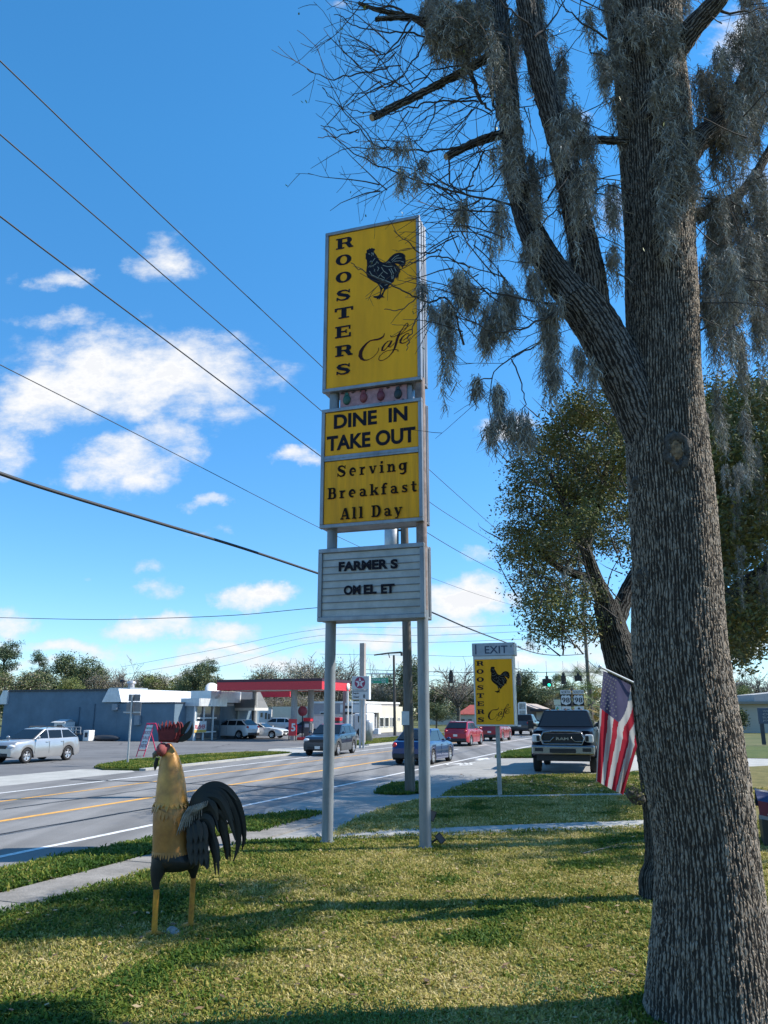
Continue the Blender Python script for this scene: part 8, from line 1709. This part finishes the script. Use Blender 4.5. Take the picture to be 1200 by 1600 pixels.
# the strips beyond the path
pl1 = [(p.x, p.y) for p in (G(512, 1311), G(545, 1289), G(576, 1273), G(615, 1260), G(652, 1251.5), G(700, 1249.5), G(1000, 1244.5), G(1010, 1284), G(760, 1293), G(540, 1306))]
pl2 = [(p.x, p.y) for p in (G(690, 1245), G(715, 1232), G(742, 1222), G(790, 1215.5), G(840, 1212), G(930, 1211), G(1010, 1206), G(1010, 1242), G(700, 1247))]
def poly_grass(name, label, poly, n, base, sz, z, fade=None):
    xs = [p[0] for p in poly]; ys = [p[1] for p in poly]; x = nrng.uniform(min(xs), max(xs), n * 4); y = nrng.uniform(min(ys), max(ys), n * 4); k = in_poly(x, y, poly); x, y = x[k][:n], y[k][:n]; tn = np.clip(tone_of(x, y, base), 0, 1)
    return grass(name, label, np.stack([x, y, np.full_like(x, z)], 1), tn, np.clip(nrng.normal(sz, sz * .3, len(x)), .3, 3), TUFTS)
poly_grass('strip_grass', 'sunlit yellow grass strip between the front path and the driveway', pl1, 15000, .70, 1.3, .02)
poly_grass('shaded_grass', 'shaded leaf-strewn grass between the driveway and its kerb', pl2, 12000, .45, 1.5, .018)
pr = [(p.x, p.y) for p in (G(1120, 1243), G(1150, 1235), G(1230, 1232), G(1230, 1254), G(1200, 1262), G(1120, 1262))]
poly_grass('edge_grass', 'sunlit brown grass at the right edge beyond the trunk', pr, 3000, .85, 1.6, .02)
v_ = [tuple(W(s, t)[:2]) for s, t in ((3, -9.95), (11, -9.95), (13.5, -9.7), (15.2, -9.65), (14.5, -8.85), (3, -8.92))]
poly_grass('verge_grass', 'rich green verge grass between the pavement and the road', v_, 15000, .22, 1.7, .02)
v_ = [(p.x, p.y) for p in (G(430, 1291), G(460, 1283), G(497, 1271.5), G(470, 1271.8), G(430, 1276), G(385, 1281), G(370, 1290), G(395, 1302))]
poly_grass('verge_tip_grass', 'tapering green end of the near verge behind the rooster tail', v_, 3500, .2, 1.7, .022)
v_ = [(p.x, p.y) for p in (G(590, 1241), G(600, 1231), G(622, 1225), G(655, 1224), G(664, 1231), G(655, 1240.5), G(620, 1243))]
poly_grass('pole_grass', 'grass patch round the foot of the timber utility pole', v_, 2200, .2, 1.7, .03)
v_ = [(p.x, p.y) for p in (G(778, 1185), G(796, 1176), G(838, 1170.5), G(870, 1170), G(880, 1180), G(850, 1184.5))]
poly_grass('island_grass', 'bright green grass island left of the black pickup', v_, 9000, .08, 3, .05)
v_ = [tuple(W(s, t)[:2]) for s, t in ((28.4, -21.75), (41.8, -21.8), (42.2, -22.6), (41.3, -24.1), (38, -25.4), (33, -25.6), (29.1, -24.4), (28.1, -23.2))]
x_far = poly_grass('far_verge_grass', 'green grass of the long far verge before the shop lot', v_, 16000, .22, 2.4, .065)
v_ = [tuple(W(s, t)[:2]) for s, t in ((54.6, -22.4), (84, -22.4), (84, -26.3), (62, -25.8), (55.4, -24))]
poly_grass('corner_verge_grass', 'grass of the far verge beside the gas sign', v_, 9000, .35, 3, .065)
# fallen leaves
lf_ = MB()
def leaf_at(P, s_, m):
    a = rng.uniform(0, 6.28); t = rng.uniform(-.5, .5); d = Vector((math.cos(a), math.sin(a), t * .6)) * s_; w_ = Vector((-math.sin(a), math.cos(a), rng.uniform(-.4, .4))) * s_ * .5; P = Vector(P); lf_.add([P - d, P + w_, P + d, P - w_], [(0, 1, 2, 3)], m)
for _ in range(700):
    y_ = rng.uniform(6.2, 18); x_ = rng.uniform(-.45 * y_, .5 * y_); s_, t_ = ST((x_, y_))
    if t_ < -7.7: continue
    leaf_at((x_, y_, rng.uniform(.045, .085)), rng.uniform(.02, .05), rng.randint(0, 2))
for _ in range(260): p = G(rng.uniform(700, 1000), rng.uniform(1212, 1244)); leaf_at((p.x, p.y, .09), rng.uniform(.04, .08), rng.randint(0, 2))
for _ in range(240): a = rng.uniform(0, 6.28); d_ = rng.uniform(.5, 1.3); leaf_at((T0.x + d_ * math.cos(a) * 1.1, 7.0 + d_ * math.sin(a), .04), rng.uniform(.02, .05), rng.randint(0, 2))
for _ in range(130): p = W(rng.uniform(6, 18), -8.9 + rng.gauss(0, .12)); leaf_at((p.x, p.y, .06), rng.uniform(.02, .05), rng.randint(0, 2))
tag(lf_.build('fallen_leaves', [mat('dead_leaf', (.20, .12, .06), .8, var=.3), mat('dead_leaf_pale', (.36, .27, .15), .8, var=.3), mat('dead_leaf_dark', (.09, .055, .03), .8, var=.3)], None, fixn=False), 'scattered brown fallen leaves on the lawn', 'leaves', kind='stuff')
# clover weeds at the bottom edge
cl_c = [(rng.gauss(-.35, .45), rng.gauss(6.75, .16), rng.uniform(.05, .13)) for _ in range(150)] + [(rng.gauss(1.55, .3), rng.gauss(7.4, .2), rng.uniform(.03, .08)) for _ in range(60)]
wd = leaf_mesh('clover_weeds', cl_c, 26, (.05, .05, .022), .013, [mat('clover', (.05, .13, .02), .6, var=.3), mat('clover_light', (.09, .17, .03), .6, var=.3)], None, flat=2.2); tag(wd, 'bright green clover weeds at the bottom of the lawn', 'weeds', kind='stuff')
# dry fallen twig on the lawn by the oak
q = MB(); A_ = [tuple(P + Vector((0, 0, .05))) for P in (G(912, 1338), G(945, 1330), G(975, 1322), G(1008, 1317))]; q.tube(A_, [.012, .01, .009, .006], 6); A_ = [tuple(P + Vector((0, 0, .05))) for P in (G(930, 1333), G(970, 1327), G(1006, 1325))]; q.tube(A_, [.008, .007, .004], 6); tag(q.build('fallen_twig', m_wood), 'pale dry fallen twig on the lawn left of the oak trunk', 'twig')
